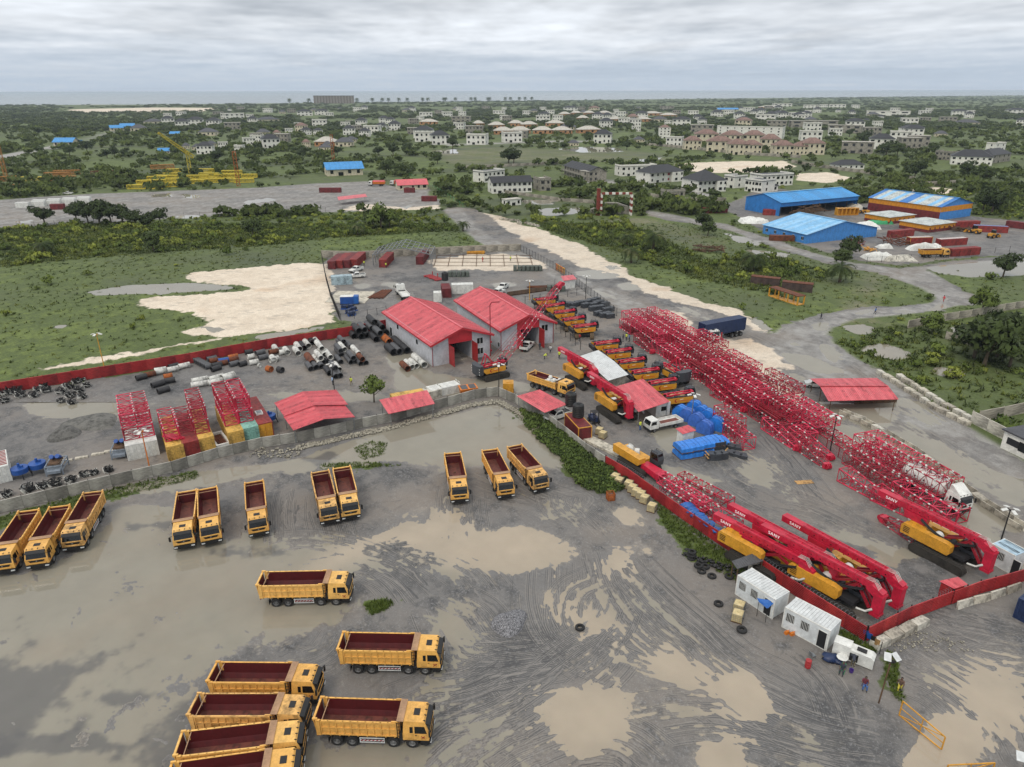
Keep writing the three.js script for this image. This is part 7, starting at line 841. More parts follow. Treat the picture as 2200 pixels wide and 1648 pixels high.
// ---------------------------------------------------------------- building compound behind the halls
{
const th = Math.PI / 2 + .04, back = (p, d) => [p[0] + .04 * d, p[1] - d];
[[[-57.9,-225.2], 'first'],[[-55.8,-226.2], 'second'],[[-53.5,-226.7], 'third'],[[-51.4,-227.8], 'fourth']].forEach(([p, n], i) => container(`red shipping container, ${n} of four side by side at the compound corner`, back(p,6.1),-Math.PI / 2 - .05,12.19, i % 2 ? MT.boxRed : MT.boxMaroon, 'four red containers'));
container('red container standing inside the bare steel frame', back([-41.8,-227.4],6.1),-Math.PI / 2 - .05,12.19, MT.boxRed); container('red container with a lean-to door at the end of the steel frame', back([-30.3,-231.3],6.1),-Math.PI / 2 - .05,12.19, MT.boxMaroon);
container('weathered pale blue container with white lettering beside a pickup',[-50.5,-206.4], heading([-53.4,-206.1],[-47.8,-207.6]),6.06, mat('#9fb4bf',.6, { map: W4 })); container('grey white container behind the workshop roofs with a red machine on top',[-14.03,-196.3],.1,6.06, MT.boxWhite);
const t = thing('portal_shed', 'bare grey steel portal frame of an unfinished shed', 'shed',[lerp([-43.4,-228.9][0],[-28.5,-232.8][0],.5),0, lerp([-43.4,-228.9][1],[-28.5,-232.8][1],.5) - 6]), W = 19, D = 13, E = 3.6, R = 6;
for (let i = 0; i < 4; i++) { const z = -D / 2 + D * i / 3; part(t, 'portal', (g) => { for (const s of [1,-1]) { g.bar([s * W / 2,0, z],[s * W / 2, E, z],.25); g.bar([s * W / 2, E, z],[0, R, z],.25); } }, MT.steel); }
for (let i = 0; i <= 12; i++) part(t, 'purlin', (g) => { const x = -W / 2 + W * i / 12, y = lerp(R, E, Math.abs(x) / (W / 2)) + .15; g.bar([x, y,-D / 2 - .3],[x, y, D / 2 + .3],.16); }, MT.steel);
const gs = thing('generator', 'blue generator set with white top beside the mesh fence', 'generator',[-43.4,-184.9], heading([-45.7,-185.2],[-40.9,-185.6])); part(gs, 'housing', (g) => g.box(-2.6,1,.3,2.2,-1,1), MT.blue); part(gs, 'roof', (g) => g.box(-2.6,.9,2.2,2.28,-1.02,1.02), MT.white); part(gs, 'radiator', (g) => g.box(1,2.2,.3,2.3,-1,1), MT.blueTarp); part(gs, 'skid', (g) => g.box(-2.7,2.3,.05,.3,-.9,.9), MT.dark);
[[-43.9,-180],[-42.4,-180.5],[-41.2,-178.2],[-42.1,-176.4],[-40.5,-174.7],[-41.4,-174.2]].forEach((p, i) => { const m = thing('pump_unit', `dark blue pump unit stored behind the generator, ${ord(i)} of six`, 'pump', p, i * .4, 'stored pump units'); part(m, 'engine', (g) => { g.box(-.9,.5,.3,1.1,-.4,.4); g.tube([-.6,1.1,0],[-.6,1.5,0],.1,6); }, MT.boxBlue); part(m, 'fan', (g) => { g.tube([.55,.7,0],[.8,.7,0],.42,10,.42, true); }, MT.black); part(m, 'skid', (g) => { for (const z of [-.4,.4]) g.box(-1,1,0,.3, z - .08, z + .08); }, MT.blue); });
single('concrete_pad', 'pale concrete pad behind the generator', 'slab', (g) => g.hull8([[-5.5,-.1,-6],[5.5,-.1,-6],[5.5,-.1,6],[-5.5,-.1,6],[-5.5,.14,-6],[5.5,.14,-6],[5.5,.14,6],[-5.5,.14,6]]), MT.concretePale,[...[-44.8,-191.6]],-.06);
for (let i = 0; i < 11; i++) single('steel_pipe', `long rusty pipe in the loose bundle on the compound, ${ord(i)} from the left`, 'pipe', pipeGeo(.16,9), MT.rust,[[-37.1,-194.7][0] - 1.4 + i * .34,.05,[-37.1,-194.7][1] + (i % 3) * .3], Math.PI / 2 - .32 + i * .02, 'rusty pipe bundle');
for (let i = 0; i < 8; i++) single('steel_beam', `rusty beam in the rack beside the hall, ${ord(i)} from the front`, 'beam', (g) => { g.box(-6,6,0,.05,-.15,.15); g.box(-6,6,.05,.3,-.02,.02); g.box(-6,6,.3,.35,-.15,.15); }, MT.woodDark,[[3.97,-194.9][0] + (i % 2) * .6,.1 + Math.floor(i / 2) * .0 ,[3.97,-194.9][1] - i * .5], heading([-.12,-193.7],[8.71,-198.2]), 'rusty beams');
single('rust_mat', 'flat bundle of rusty reinforcement on the compound', 'bundle', (g) => { const r = rngOf(6); for (let i = 0; i < 30; i++) g.bar([-4 + r(),.1 + r() * .3,-1.2 + i * .08],[4 + r(),.1 + r() * .3,-1.2 + i * .08 + (r() - .5) * .4],.06); }, MT.rust,[8.33,-201.8],.1);
// strip footings on sand
const ft = thing('footing_grid', 'grid of dark formwork strips set out on sand', 'formwork',[lerp([-20.81,-226.1][0],[2,-248.9][0],.5),0, lerp([-20.81,-226.1][1],[2,-248.9][1],.5)]); for (let i = 0; i < 8; i++) part(ft, 'strip', (g) => g.bar([-16 + i * 4.6,.15,9],[-16 + i * 4.6 - .6,.15,-9],.18,.3), MT.woodDark); for (let i = 0; i < 4; i++) part(ft, 'cross_strip', (g) => g.bar([-16.4,.14,-8 + i * 5.4],[16.4,.14,-8 + i * 5.4 + .4],.14,.25), MT.woodDark);
const bl = mat('#5d655f',.8, { map: W4 }); [[[-16.01,-215.5],5],[[5.27,-222.9],7],[[13.04,-198.1],4]].forEach(([p, n], k) => { for (let i = 0; i < n; i++) { const m = thing('form_bundle', `strapped bundle of grey green steel forms, ${ord(i)} in the ${['group by the sand', 'group behind the white pickup', 'group beside the red roofed hut'][k]}`, 'bundle',[p[0] - n * .6 + i * 1.3, p[1]],.05 * i, 'bundles of steel forms'); part(m, 'stack', (g) => { for (let j = 0; j < 5; j++) g.box(-.55,.55, j * .32, j * .32 + .27,-1.1 + (j % 2) * .1,1.1); }, bl); part(m, 'strap', (g) => { for (const z of [-.6,.6]) { g.box(-.57,.57,1.6,1.63, z - .04, z + .04); g.box(-.58,-.55,0,1.6, z - .04, z + .04); } }, MT.dark); } });
container('maroon service container with blue awning and black tank behind the halls',[-18.45,-193.8],-1.4,6.06, MT.boxMaroon); tank([[-19.24,-199][0],2.6,[-19.24,-199][1] - 1.5],0, 'black water tank on the service container behind the halls'); const tt = [-20.23,-187.6]; single('white_tank', 'tall white box tank between the two hall roofs', 'tank', (g) => { g.hull8([[-1.1,0,-1.1],[1.1,0,-1.1],[1.1,0,1.1],[-1.1,0,1.1],[-1.05,2.6,-1.05],[1.05,2.6,-1.05],[1.05,2.6,1.05],[-1.05,2.6,1.05]]); for (const x of [-.8,0,.8]) g.box(x - .05, x + .05,.2,2.5,1.05,1.12); g.tube([.5,2.6,0],[.5,2.8,0],.25,8,.25, true); }, MT.white, tt,.1);
single('yellow_heap', 'yellow formwork heap against the back wall', 'formwork', (g) => { const r = rngOf(8); for (let i = 0; i < 14; i++) g.bar([-3 + r() * .6,.2 + i * .06,-1 + r() * 2],[3 + r() * .6,.2 + i * .06,-1 + r() * 2],.2); }, MT.gold,[[-12.88,-248][0],0,[-12.88,-248][1]],.05);
single('red_rack', 'red steel rack with long bars beside the sand', 'rack', (g) => { for (let i = 0; i < 9; i++) g.bar([-4,.3,-1.2 + i * .3],[4,.35,-1.2 + i * .3 + .2],.14); for (const x of [-3,0,3]) { g.box(x - .1, x + .1,0,1.4,-1.5,-1.3); g.box(x - .1, x + .1,0,.3,-1.3,1.6); } }, MT.fenceRed,[-23.83,-212.9],-.9);
}
// ---------------------------------------------------------------- blue warehouses and container yard
function warehouse(label, A, B, depth, E, R, o) { // front wall from A to B
const W = lengthOf([A, B]), th = heading(A, B), t = thing('warehouse', label, 'warehouse',[lerp(A[0], B[0],.5),0, lerp(A[1], B[1],.5)], th), w = W / 2, D = depth, oh = .5;
const open = o.open || 0; part(t, 'wall', (g) => { if (!open) g.box(-w, w,0, E,-.15,0); else g.box(-w, w, E - 2, E,-.15,0); g.box(-w, w,0, E,-D,-D + .15); for (const s of [1,-1]) g.ext([[0, open && s < 0 ? 0 : 0],[-D,0],[-D, E],[-D / 2, R],[0, E]].map(([z, y]) => [z, y]).reverse(), s * w - .08, s * w + .08, 'x'); }, o.wall);
for (const s of [1,-1]) { const z0 = -D / 2, z1 = s > 0 ? oh : -D - oh, q = s > 0 ? [[-w - oh, R, z0],[w + oh, R, z0],[w + oh, E - .1, z1],[-w - oh, E - .1, z1]] : [[w + oh, R, z0],[-w - oh, R, z0],[-w - oh, E - .1, z1],[w + oh, E - .1, z1]]; slope(t,...q, o.strips || 12, o.roof,.07); }
part(t, 'ridge_cap', (g) => g.bar([-w - oh, R + .06,-D / 2],[w + oh, R + .06,-D / 2],1.2,.08), o.ridge || (Array.isArray(o.roof) ? o.roof[0] : o.roof));
if (o.band) part(t, 'wall_band', (g) => { g.box(-w, w, E - 2.4, E - .2,0,.05); g.box(w + .08, w + .1, E - 2.4, E - .2,-D,0); }, o.band);
if (o.low) part(t, 'lower_wall', (g) => g.box(-w, w,0, E - 2.4,0,.04), o.low);
if (open) for (let i = 0; i <= 7; i++) part(t, 'column', (g) => { const x = lerp(-w, w, i / 7); g.box(x - .15, x + .15,0, E - 2,-.3,0); }, MT.dark);
if (o.windows) for (let i = 0; i < o.windows; i++) { const x = lerp(-w + 2, w - 2, i / (o.windows - 1)), wn = part(t, 'window', (g) => g.box(x - .6, x + .6,1.2,2.3,0,.04), MT.glass); part(wn, 'frame', (g) => { g.box(x - .68, x + .68,2.3,2.38,0,.07); g.box(x - .68, x + .68,1.12,1.2,0,.07); g.box(x - .03, x + .03,1.2,2.3,.04,.06); }, MT.pale); }
if (o.doors) for (const x of o.doors) part(t, 'door', (g) => g.box(x - 1.6, x + 1.6,0,3.2,0,.08), MT.boxMaroon);
return t;
}
{
const B1 = mat('#1a8fd6',.4, { map: W3 }), B2 = mat('#2a78c4',.5, { map: W3 }), LB = mat('#7db9e6',.5, { map: W3 }), LB2 = mat('#92c4ea',.5, { map: W3 }), WL = mat('#3f86cf',.6, { map: W2 }), GR = mat('#b9c0c0',.6, { map: W4 }), OR = mat('#d18a1a',.6, { map: W2 });
warehouse('long open fronted warehouse with bright blue roof',[121.9,-327.6],[166.9,-350],22,6.2,9, { wall: B2, roof: [B1, B1, mat('#1786ca',.4, { map: W3 })], strips: 14, open: 1, ridge: LB });
warehouse('blue and orange warehouse with worn patchy roof',[170.3,-346],[187.6,-315.7],24,6,9, { wall: WL, roof: [LB, GR, LB2, GR, B2, GR], strips: 16, band: OR, low: MT.boxMaroon, doors: [-14,-6,6,15], ridge: B1 });
warehouse('pale blue workshop with low pitched roof and small windows',[100.6,-286],[109.8,-265],36,3.6,7.2, { wall: WL, roof: [LB, LB2], strips: 12, windows: 5 });
const offc = (label, A, B, dep) => { const W = lengthOf([A, B]), t = thing('office_block', label, 'office',[lerp(A[0], B[0],.5),0, lerp(A[1], B[1],.5)], heading(A, B)); part(t, 'lower_wall', (g) => g.box(-W / 2, W / 2,0,1.2,-dep,0), MT.boxMaroon); part(t, 'upper_wall', (g) => g.box(-W / 2 - .02, W / 2 + .02,1.2,3,-dep - .02,.02), OR); part(t, 'roof', (g) => g.hull8([[-W / 2 - .5,3,-dep - .5],[W / 2 + .5,3,-dep - .5],[W / 2 + .5,3,.5],[-W / 2 - .5,3,.5],[-W / 2 - .5,3.15,-dep - .5],[W / 2 + .5,3.15,-dep - .5],[W / 2 + .5,3.12,.5],[-W / 2 - .5,3.12,.5]]), GR); for (let i = 0; i < 6; i++) part(t, 'door', (g) => { const x = lerp(-W / 2 + 1, W / 2 - 1, i / 5); g.box(x - .4, x + .4,.1,2,.02,.05); }, MT.boxMaroon); };
offc('orange and maroon site office with flat grey roof, behind',[160.8,-306],[175.6,-313.5],12); offc('orange and maroon site office with flat grey roof, in front',[167.1,-286.5],[182.1,-294.1],13);
const C = (l, a, b, m, len, o) => container(l,[lerp(a[0], b[0],.5), lerp(a[1], b[1],.5)], heading(a, b), len, m, 'containers in the blue warehouse yard', o);
C('red container in the middle of the warehouse yard',[147.6,-277.1],[156.9,-281.2], MT.boxRed,12.19); C('bright red container at the yard fence beside the yellow tipper',[150.7,-243.3],[162.6,-246.7], MT.boxRed,12.19); C('red container under a white sheet, nearer the gate',[156.3,-260.6],[168.6,-264], MT.boxRed,12.19, { roof: MT.white }); C('yellow and red container with pale roof in the yard',[147.9,-264.2],[155.8,-265.3], MT.boxRed,9, { roof: MT.pale, frame: MT.gold }); C('faded red container beside the blue awning',[184.2,-298.4],[194,-299.8], MT.boxRed,12.19); C('blue roofed red container at the yard edge',[188.4,-289.7],[197.4,-286.8], MT.boxRed,12.19, { roof: MT.skyBlue }); C('small red container by the open warehouse corner',[116.1,-332],[121.2,-331], MT.boxRed,6.06); C('dark red container partly out of picture',[208.9,-298.2],[212.9,-292.3], MT.boxMaroon,12.19); C('red tank like container at the end of the pale track',[90.6,-337],[99.4,-339], MT.boxMaroon,12.19); C('dark red container stack beside the pale blue workshop',[99.3,-271.9],[106.6,-270.6], MT.rust,9, { h: 2 });
const sheetHeap = (label, p, sx, sz, h, m, seed, turn = 0) => { const o = single('covered_heap', label, 'tarpaulin', (g) => { const N = 12, R = rngOf(seed), Y = (i, j) => { const x = i / N * 2 - 1, z = j / N * 2 - 1, e = Math.max(Math.abs(x), Math.abs(z)); return h * .8 * Math.max(0,1 - e ** 6) * (.75 + .35 * tap(TA, x * .3 + seed * .17, z * .3)); }; for (let i = 0; i < N; i++) for (let j = 0; j < N; j++) { const P = (a, b) => [(a / N - .5) * sx, Y(a, b), (b / N - .5) * sz]; g.quad(P(i, j), P(i, j + 1), P(i + 1, j + 1), P(i + 1, j)); } }, m,[p[0],.06, p[1]], turn); return o; };
sheetHeap('white covered heap nearest the yard fence',[124.7,-239.4],10,6,3, MT.white,1); sheetHeap('white and black covered heap beside the fence',[130.6,-237.4],11,5,2.2, MT.whiteDirty,2); sheetHeap('white covered heap behind the pale blue workshop',[147.6,-297.3],9,7,3.4, MT.white,3); sheetHeap('white covered heap at the track end of the yard',[105,-311.5],12,7,3, MT.white,4); sheetHeap('green covered heap beside the orange office',[158.2,-308.5],10,5,2, MT.greenTarp,5); sheetHeap('small white covered load beside the scrap',[135.3,-257.3],5,4,2, MT.white,6); sheetHeap('white covered trailer load above the yellow tipper',[148.5,-253.9],13,4,3.2, MT.white,7,.05);
{ const h = heading([139.4,-244.4],[151.8,-245.3]), p = [144.6,-241.9], t = rigidTruck('dump_truck', 'yellow tipper parked along the warehouse yard fence', p, h, MT.yellow,7,[-3.1,-1.8]); dumpBody(t, MT.gold, MT.maroon, MT.maroonFloor,-4.75,2.3,1.32,2.6); }
const y = MT.gold; for (let i = 0; i < 5; i++) single('yellow_form', `yellow steel form in the row before the open warehouse, ${ord(i)} from the left`, 'form', (g) => { g.box(-1.2,1.2,0,.2,-1.5,1.5); for (const x of [-1.1,1.1]) g.box(x - .1, x + .1,.2,3,-1.5,1.5); g.box(-1.2,1.2,3,3.2,-1.5,1.5); for (const z of [-1.4,0]) g.box(-1,1,.2,3, z - .06, z + .06); }, y,[lerp([150,-331][0],[157.6,-332][0], i / 4),.05, lerp([150,-331][1],[157.6,-332][1], i / 4)],.1 * i, 'yellow steel forms');
// wheel loaders
const loader = kit(() => { const t = thing('wheel_loader', '', 'loader'); part(t, 'body', (g) => { g.box(-2.6,-.2,.9,1.9,-.8,.8); g.box(-.2,1.4,.8,1.3,-.5,.5); }, MT.gold); part(t, 'cab', (g) => { g.box(-.9,.5,1.9,3,-.65,.65); }, MT.glass); part(t, 'bucket', (g) => { g.hull8([[2.6,.1,-1.3],[3.6,.1,-1.3],[3.6,.1,1.3],[2.6,.1,1.3],[2.4,1.2,-1.3],[2.7,1.2,-1.3],[2.7,1.2,1.3],[2.4,1.2,1.3]]); for (const z of [-.5,.5]) g.bar([1,1.4, z],[2.6,.7, z],.2); }, MT.gold); const T = tyreGeo(.75,.5), Rr = rimGeo(.75,.5); for (const x of [1.2,-1.7]) for (const s of [1,-1]) wheel(t, x,.75, s * .95,.5, T, Rr, MT.gold); return t; });
loader([184.9,-285.6],2, 'yellow wheel loader among scrap, behind the second one', 'wheel loaders'); loader([186.7,-276.2],2.6, 'yellow wheel loader among scrap, nearest the yard gate', 'wheel loaders'); loader([163.6,-335],1.3, 'yellow wheel loader between the two big warehouses', 'wheel loaders');
const scrap = (label, p, n, s, m, seed) => single('scrap_pile', label, 'scrap', (g) => { const r = rngOf(seed); for (let i = 0; i < n; i++) g.bar([(r() - .5) * s, r() * s * .16, (r() - .5) * s * .6],[(r() - .5) * s,.2 + r() * s * .2, (r() - .5) * s * .6],.12 + r() * .2); }, m,[p[0],.05, p[1]], seed); [['rusty scrap heap beside the wheel loaders',[182.3,-289.8],30,9, MT.woodDark],['dark red scrap stack beside the pale blue workshop door',[127,-262],34,9, MT.boxMaroon],['rusty pipes lying behind the white covered load',[143.6,-264.2],24,14, MT.rust],['tangled black scrap under the palm thicket',[70.3,-252],26,12, MT.woodDark],['scattered machine parts in front of the open warehouse',[135.4,-332],34,22, MT.woodDark],['yellow machine parts beside the fence of the warehouse yard',[128,-252.9],20,7, MT.gold]].forEach(([l, p, n, s, m], i) => scrap(l, p, n, s, m, i + 3));
// brown steel boxes and yellow frame in the grass
for (const [l, p, q] of [['rusty brown steel box in the grass, left one',[70.6,-205.4],[77.6,-201.7]],['rusty brown steel box in the grass, right one',[77.5,-198.8],[84.8,-195.3]]]) { const W = lengthOf([p, q]), t = thing('steel_box', l, 'box',[lerp(p[0], q[0],.5),0, lerp(p[1], q[1],.5)], heading(p, q)); part(t, 'side', (g) => { g.box(-W / 2, W / 2,0,2.4,-2.2,0); for (let i = 0; i < 4; i++) g.box(lerp(-W / 2, W / 2, i / 3) - .08, lerp(-W / 2, W / 2, i / 3) + .08,0,2.45,-.02,.06); }, mat('#4a3b38',.8, { map: W4 })); part(t, 'top', (g) => g.box(-W / 2 - .1, W / 2 + .1,2.4,2.5,-2.3,.1), MT.rust); }
{ const p = [71.6,-192.1], q = [75.9,-182.5], W = lengthOf([p, q]), t = thing('steel_box', 'open yellow steel frame with rusty top lying in the grass', 'frame',[lerp(p[0], q[0],.5),0, lerp(p[1], q[1],.5)], heading(p, q)); part(t, 'frame', (g) => { for (let i = 0; i < 4; i++) { const x = lerp(-W / 2, W / 2, i / 3); for (const z of [0,-2.2]) g.box(x - .14, x + .14,0,2.5, z - .14, z + .14); } g.box(-W / 2, W / 2,0,.25,-2.3,.1); }, MT.gold); part(t, 'top', (g) => g.box(-W / 2 - .2, W / 2 + .2,2.5,2.7,-2.4,.2), MT.rust); }
fence('yard_fence', 'pale wire fence with posts along the warehouse yard',[[117.7,-232.8],[134,-236.4],[149,-240.3],[163.2,-245.9],[176.4,-250.4]], { h: 2, step: 6, rails: [1.9] });
}
// ---------------------------------------------------------------- settlement beyond the yards
const HM = { white: mat('#e0dfda',.8), cream: mat('#cfc6b0',.8, { map: W2 }), shell: mat('#8f8b82',.9, { map: W4 }), ochre: mat('#b3855c',.85, { map: W2 }), black: mat('#23242a',.6, { map: W2 }), slate: mat('#4b4c52',.7, { map: W2 }), beige: mat('#b9b5ad',.7, { map: W2 }), redRoof: mat('#7d635b',.75, { map: W4 }), blue: mat('#3f8fd0',.55, { map: W2 }), teal: mat('#7fb3ad',.6), hole: mat('#1b1c1f',.5, { map: null }), flat: mat('#a9a59c',.85, { map: W4 }), red: MT.roof };
// a house front towards +z: w wide, d deep, n storeys
function houseParts(t, w, d, n, wall, roof, kind, o = {}) {
const h = n * 3.1; part(t, 'wall', (g) => { g.box(-w / 2, w / 2,0, h,-d,0); if (kind === 'gable') for (const s of [1,-1]) g.ext([[0, h],[-d, h],[-d / 2, h + d * .22]].reverse(), s * (w / 2 - .1) - .1, s * (w / 2 - .1) + .1, 'x'); if (o.wing) g.box(w * .12, w * .46,0, h - .2,0,2.2); }, wall);
if (kind === 'hip') part(t, 'roof', (g) => { const e = .6, R = Math.min(d, w) * .3, k = Math.max(0, (w - d) / 2), A = [[-w / 2 - e, h,-d - e],[w / 2 + e, h,-d - e],[w / 2 + e, h, (o.wing ? 1.6 : 0) + e],[-w / 2 - e, h, (o.wing ? 1.6 : 0) + e]], P = [-k, h + R,-d / 2], Q = [k, h + R,-d / 2]; g.quad(A[3], A[2], Q, P); g.quad(A[1], A[0], P, Q); g.tri(A[0], A[3], P); g.tri(A[2], A[1], Q); g.quad(A[0], A[1], A[2], A[3]); }, roof);
else if (kind === 'gable') for (const s of [1,-1]) part(t, 'roof_slope', (g) => { const a = [-w / 2 - .6, h + d * .24,-d / 2], b = [w / 2 + .6, h + d * .24,-d / 2], z = s > 0 ? .8 : -d - .8; s > 0 ? sheet(g, a, b,[w / 2 + .6, h - .25, z],[-w / 2 - .6, h - .25, z],8,.12) : sheet(g, b, a,[-w / 2 - .6, h - .25, z],[w / 2 + .6, h - .25, z],8,.12); }, roof);
else { part(t, 'roof_slab', (g) => g.box(-w / 2 - .3, w / 2 + .3, h, h + .25,-d - .3,.3), roof); if (kind === 'parapet') part(t, 'parapet', (g) => { g.box(-w / 2, w / 2, h + .25, h + 1.1,-.2,0); for (const s of [1,-1]) g.box(s * (w / 2 - .1) - .1, s * (w / 2 - .1) + .1, h + .25, h + 1.1,-d,-.2); }, wall); }
const c = o.cols || Math.max(2, Math.min(9, Math.round(w / 3.4))); for (let j = 0; j < n; j++) for (let i = 0; i < c; i++) { const x = lerp(-w / 2 + w / c / 2, w / 2 - w / c / 2, c > 1 ? i / (c - 1) : .5), big = (i + j) % 3 === 1, z = o.wing && x > w * .1 ? 2.2 : 0; if (z && x > w * .44) continue; part(t, i === 1 && !j ? 'door' : 'window', winGeo(big), o.open ? HM.hole : i % 4 === 3 && o.red ? MT.redDeep : MT.glass).position.set(x, j * 3.1 + (i === 1 && !j ? .1 : .95), z); }
for (let j = 0; j < n; j++) { const wn = part(t, 'side_window', winGeo(false), o.open ? HM.hole : MT.glass); wn.position.set(w / 2, j * 3.1 + 1,-d * .4); wn.rotation.y = Math.PI / 2; const w2 = part(t, 'side_window', winGeo(false), o.open ? HM.hole : MT.glass); w2.position.set(-w / 2, j * 3.1 + 1,-d * .4); w2.rotation.y = -Math.PI / 2; }
if (o.balcony) for (let j = 1; j < n; j++) part(t, 'balcony', (g) => { g.box(-w / 2, w / 2, j * 3.1 - .2, j * 3.1,0,1.6); g.box(-w / 2, w / 2, j * 3.1, j * 3.1 + .8,1.5,1.6); for (let i = 0; i <= c; i++) g.box(-w / 2 + w * i / c - .12,-w / 2 + w * i / c + .12,0, h,1.35,1.6); }, wall);
}
const WG = {}; const winGeo = (b) => WG[b] ||= geo((g) => { const w = b ? 1 : .6; g.box(-w, w,0,1.5,-.02,.05); });
const kinds = [
['black_roof_house', 'white house with black hip roof',2, 'white', 'black', 'hip', {},[[-597,-1313,20.2],[-530,-1266,25.4],[-484,-1222,20.7],[-280.5,-680,13.8],[-457,-1331,16.4],[-517,-1184,20.1],[-461,-1837,31.0],[-268.4,-986,12.2],[-185.7,-945,13.2],[-171.5,-1102,17.0],[-225.4,-1347,16.6],[-186.5,-1071,14.9],[-213,-985,15.3],[-247,-1235,17.1],[-255.3,-986,10.7],[-484,-1777,35.5],[-213.2,-1322,14.3],[168.4,-2160,39.7],[66,-1564,23.6],[171.7,-1524,20.5],[272.7,-1592,26.7],[278.3,-1238,29.2],[452,-1664,25.1],[466,-1547,20.8],[557,-1746,17.5],[527,-1544,23.3],[610,-1577,26.4],[521,-1144,27.0],[1017,-1723,28.8],[1204,-1809,42.4],[566,-1579,21.2],[605,-1840,21.5],[189.1,-1490,17.5],[824,-1219,16.4]]],
['slate_roof_house', 'grey house with dark slate hip roof',1, 'cream', 'slate', 'hip', {},[[-452,-1407,39.0],[-174.3,-773,16.9],[-324.8,-744,7.0],[-308,-729,9.1],[-623,-1314,30.4],[-536,-1081,20.1],[-311.7,-776,9.7],[-189.3,-765,8.4],[217.6,-1339,20.3],[270.6,-1393,28.1],[176.5,-1862,21.8],[737,-1222,37.0]]],
['unfinished_house', 'grey unfinished concrete house with open windows',2, 'shell', 'flat', 'flat', { open: 1 },[[-93.6,-1393,34.3],[-129.8,-996,15.4],[-52.5,-1007,18.7],[-219.8,-1072,14.9],[-170.2,-1321,16.3],[-261.2,-848,15.8],[10.19,-907,15.4],[259.5,-1027,29.5],[467,-2288,42.0],[203.5,-2229,22.3],[468,-1166,70.7],[447,-1012,41.0],[456,-948,20.8],[419,-769,19.6],[313,-675,26.5],[762,-1319,26.6],[391,-1801,18.1],[-47.8,-1036,15.7],[410,-1168,29.5],[-280.1,-1301,12.0]]],
['white_house', 'white flat roofed house',2, 'white', 'flat', 'parapet', {},[[-759,-1671,15.4],[-747,-1709,18.4],[-601,-1593,19.6],[-582,-1593,39.2],[-549,-1591,14.7],[-287.4,-744,9.3],[-280.3,-801,12.5],[-312,-1225,22.7],[-301.1,-1020,9.5],[-343,-1210,11.2],[-141,-1681,20.6],[-115.1,-1759,16.2],[-186.1,-1645,27.8],[-79.5,-1127,15.7],[-30.7,-1775,26.7],[-15.94,-1498,15.1],[58,-1402,25.9],[419,-1752,23.5],[513,-1795,21.0],[953,-2676,66.9],[952,-2422,44.4],[1072,-2505,50.1],[838,-1688,87.6],[658,-1248,25.2],[1090,-2413,24.2],[1028,-2508,25.1],[192.1,-1289,19.5],[34.6,-1771,17.8],[-255.6,-697,7.6],[484,-1445,36.4],[597,-1578,31.7],[648,-2065,27.6],[942,-1727,23.1]]],
['pale_roof_house', 'ochre house with pale hip roof',1, 'ochre', 'beige', 'hip', {},[[-10.63,-989,25.1],[12.95,-1003,25.4],[41.7,-1002,25.4],[68.8,-1001,25.4],[105.8,-1016,30.9],[-22.21,-1161,23.5],[5.46,-1224,22.7],[29.1,-1180,23.9],[69.2,-1222,28.8],[-142.2,-1287,29.8],[-193.7,-774,21.7],[120.1,-1722,25.9],[153.7,-1813,24.3],[186.9,-1811,24.2],[223.1,-1809,30.3],[242.7,-1394,30.4],[328.4,-1757,44.1],[337,-1628,35.5],[193.8,-1396,18.8],[136.3,-1460,22.0],[-52.4,-1228,17.1],[826,-2431,68.9]]],
['red_roof_house', 'pale house with weathered red hip roof',2, 'cream', 'redRoof', 'hip', {},[[-301.7,-1074,14.9],[-206.2,-748,7.0],[-291.3,-931,8.7],[228.6,-2116,28.3],[220,-1384,18.6],[255.1,-792,21.5],[175.7,-723,16.0],[211.9,-812,24.8],[193.1,-692,23.6],[202.4,-663,17.0],[214.8,-663,15.9],[250.3,-722,18.4],[238.2,-649,16.6],[256.4,-662,13.6],[268.7,-662,19.2],[231,-792,21.5],[364,-1190,24.1],[200.4,-983,15.0]]],
['blue_roof_house', 'low house with bright blue roof',1, 'cream', 'blue', 'gable', {},[[-468,-780,19.4],[-465,-797,11.2],[-575,-1098,17.0],[-582,-1143,19.4],[-318.1,-681,9.6],[608,-2134,57.0],[-112.7,-499,23.7],[-433,-965,12.0]]],
];
const HOMES = [], hr = rngOf(19);
for (let i = 0, all = kinds.flatMap((k) => k[7]); i < 420 && all.length < 235; i++) { const z = -720 - 1700 * hr() ** 1.6, x = -z * lerp(-.42,.62, hr()), e = [x, z,11 + hr() * 12]; if (all.every((q) => Math.hypot(q[0] - x, (q[1] - z) * .6) > 27) && !survey(x, z).clear) { all.push(e); kinds[[0,3,3,1,2,0][i % 6]][7].push(e); } }
kinds.forEach(([name, desc, n, wall, roof, kind, o, list]) => {
const W0 = 14, D0 = 10, mk = kit(() => { const t = thing(name, '', 'house'); houseParts(t, W0, D0, n, HM[wall], HM[roof], kind, o); return t; }), r = rngOf(name.length * 7);
list.map((e) => [...e, e[0] / e[1]]).sort((a, b) => b[3] - a[3]).forEach(([x, z, w], i) => { HOMES.push([x, z, w]); const t = mk([x,.02, z], (r() - .5) * .7 + Math.atan2(-x,-z) * .6, `${desc}, ${ord(i)} such house from the left`, desc + 's'), s = w / W0; t.scale.set(s, clamp(s,.8,1.3) * 1.2, clamp(s,.7,1.4)); });
});
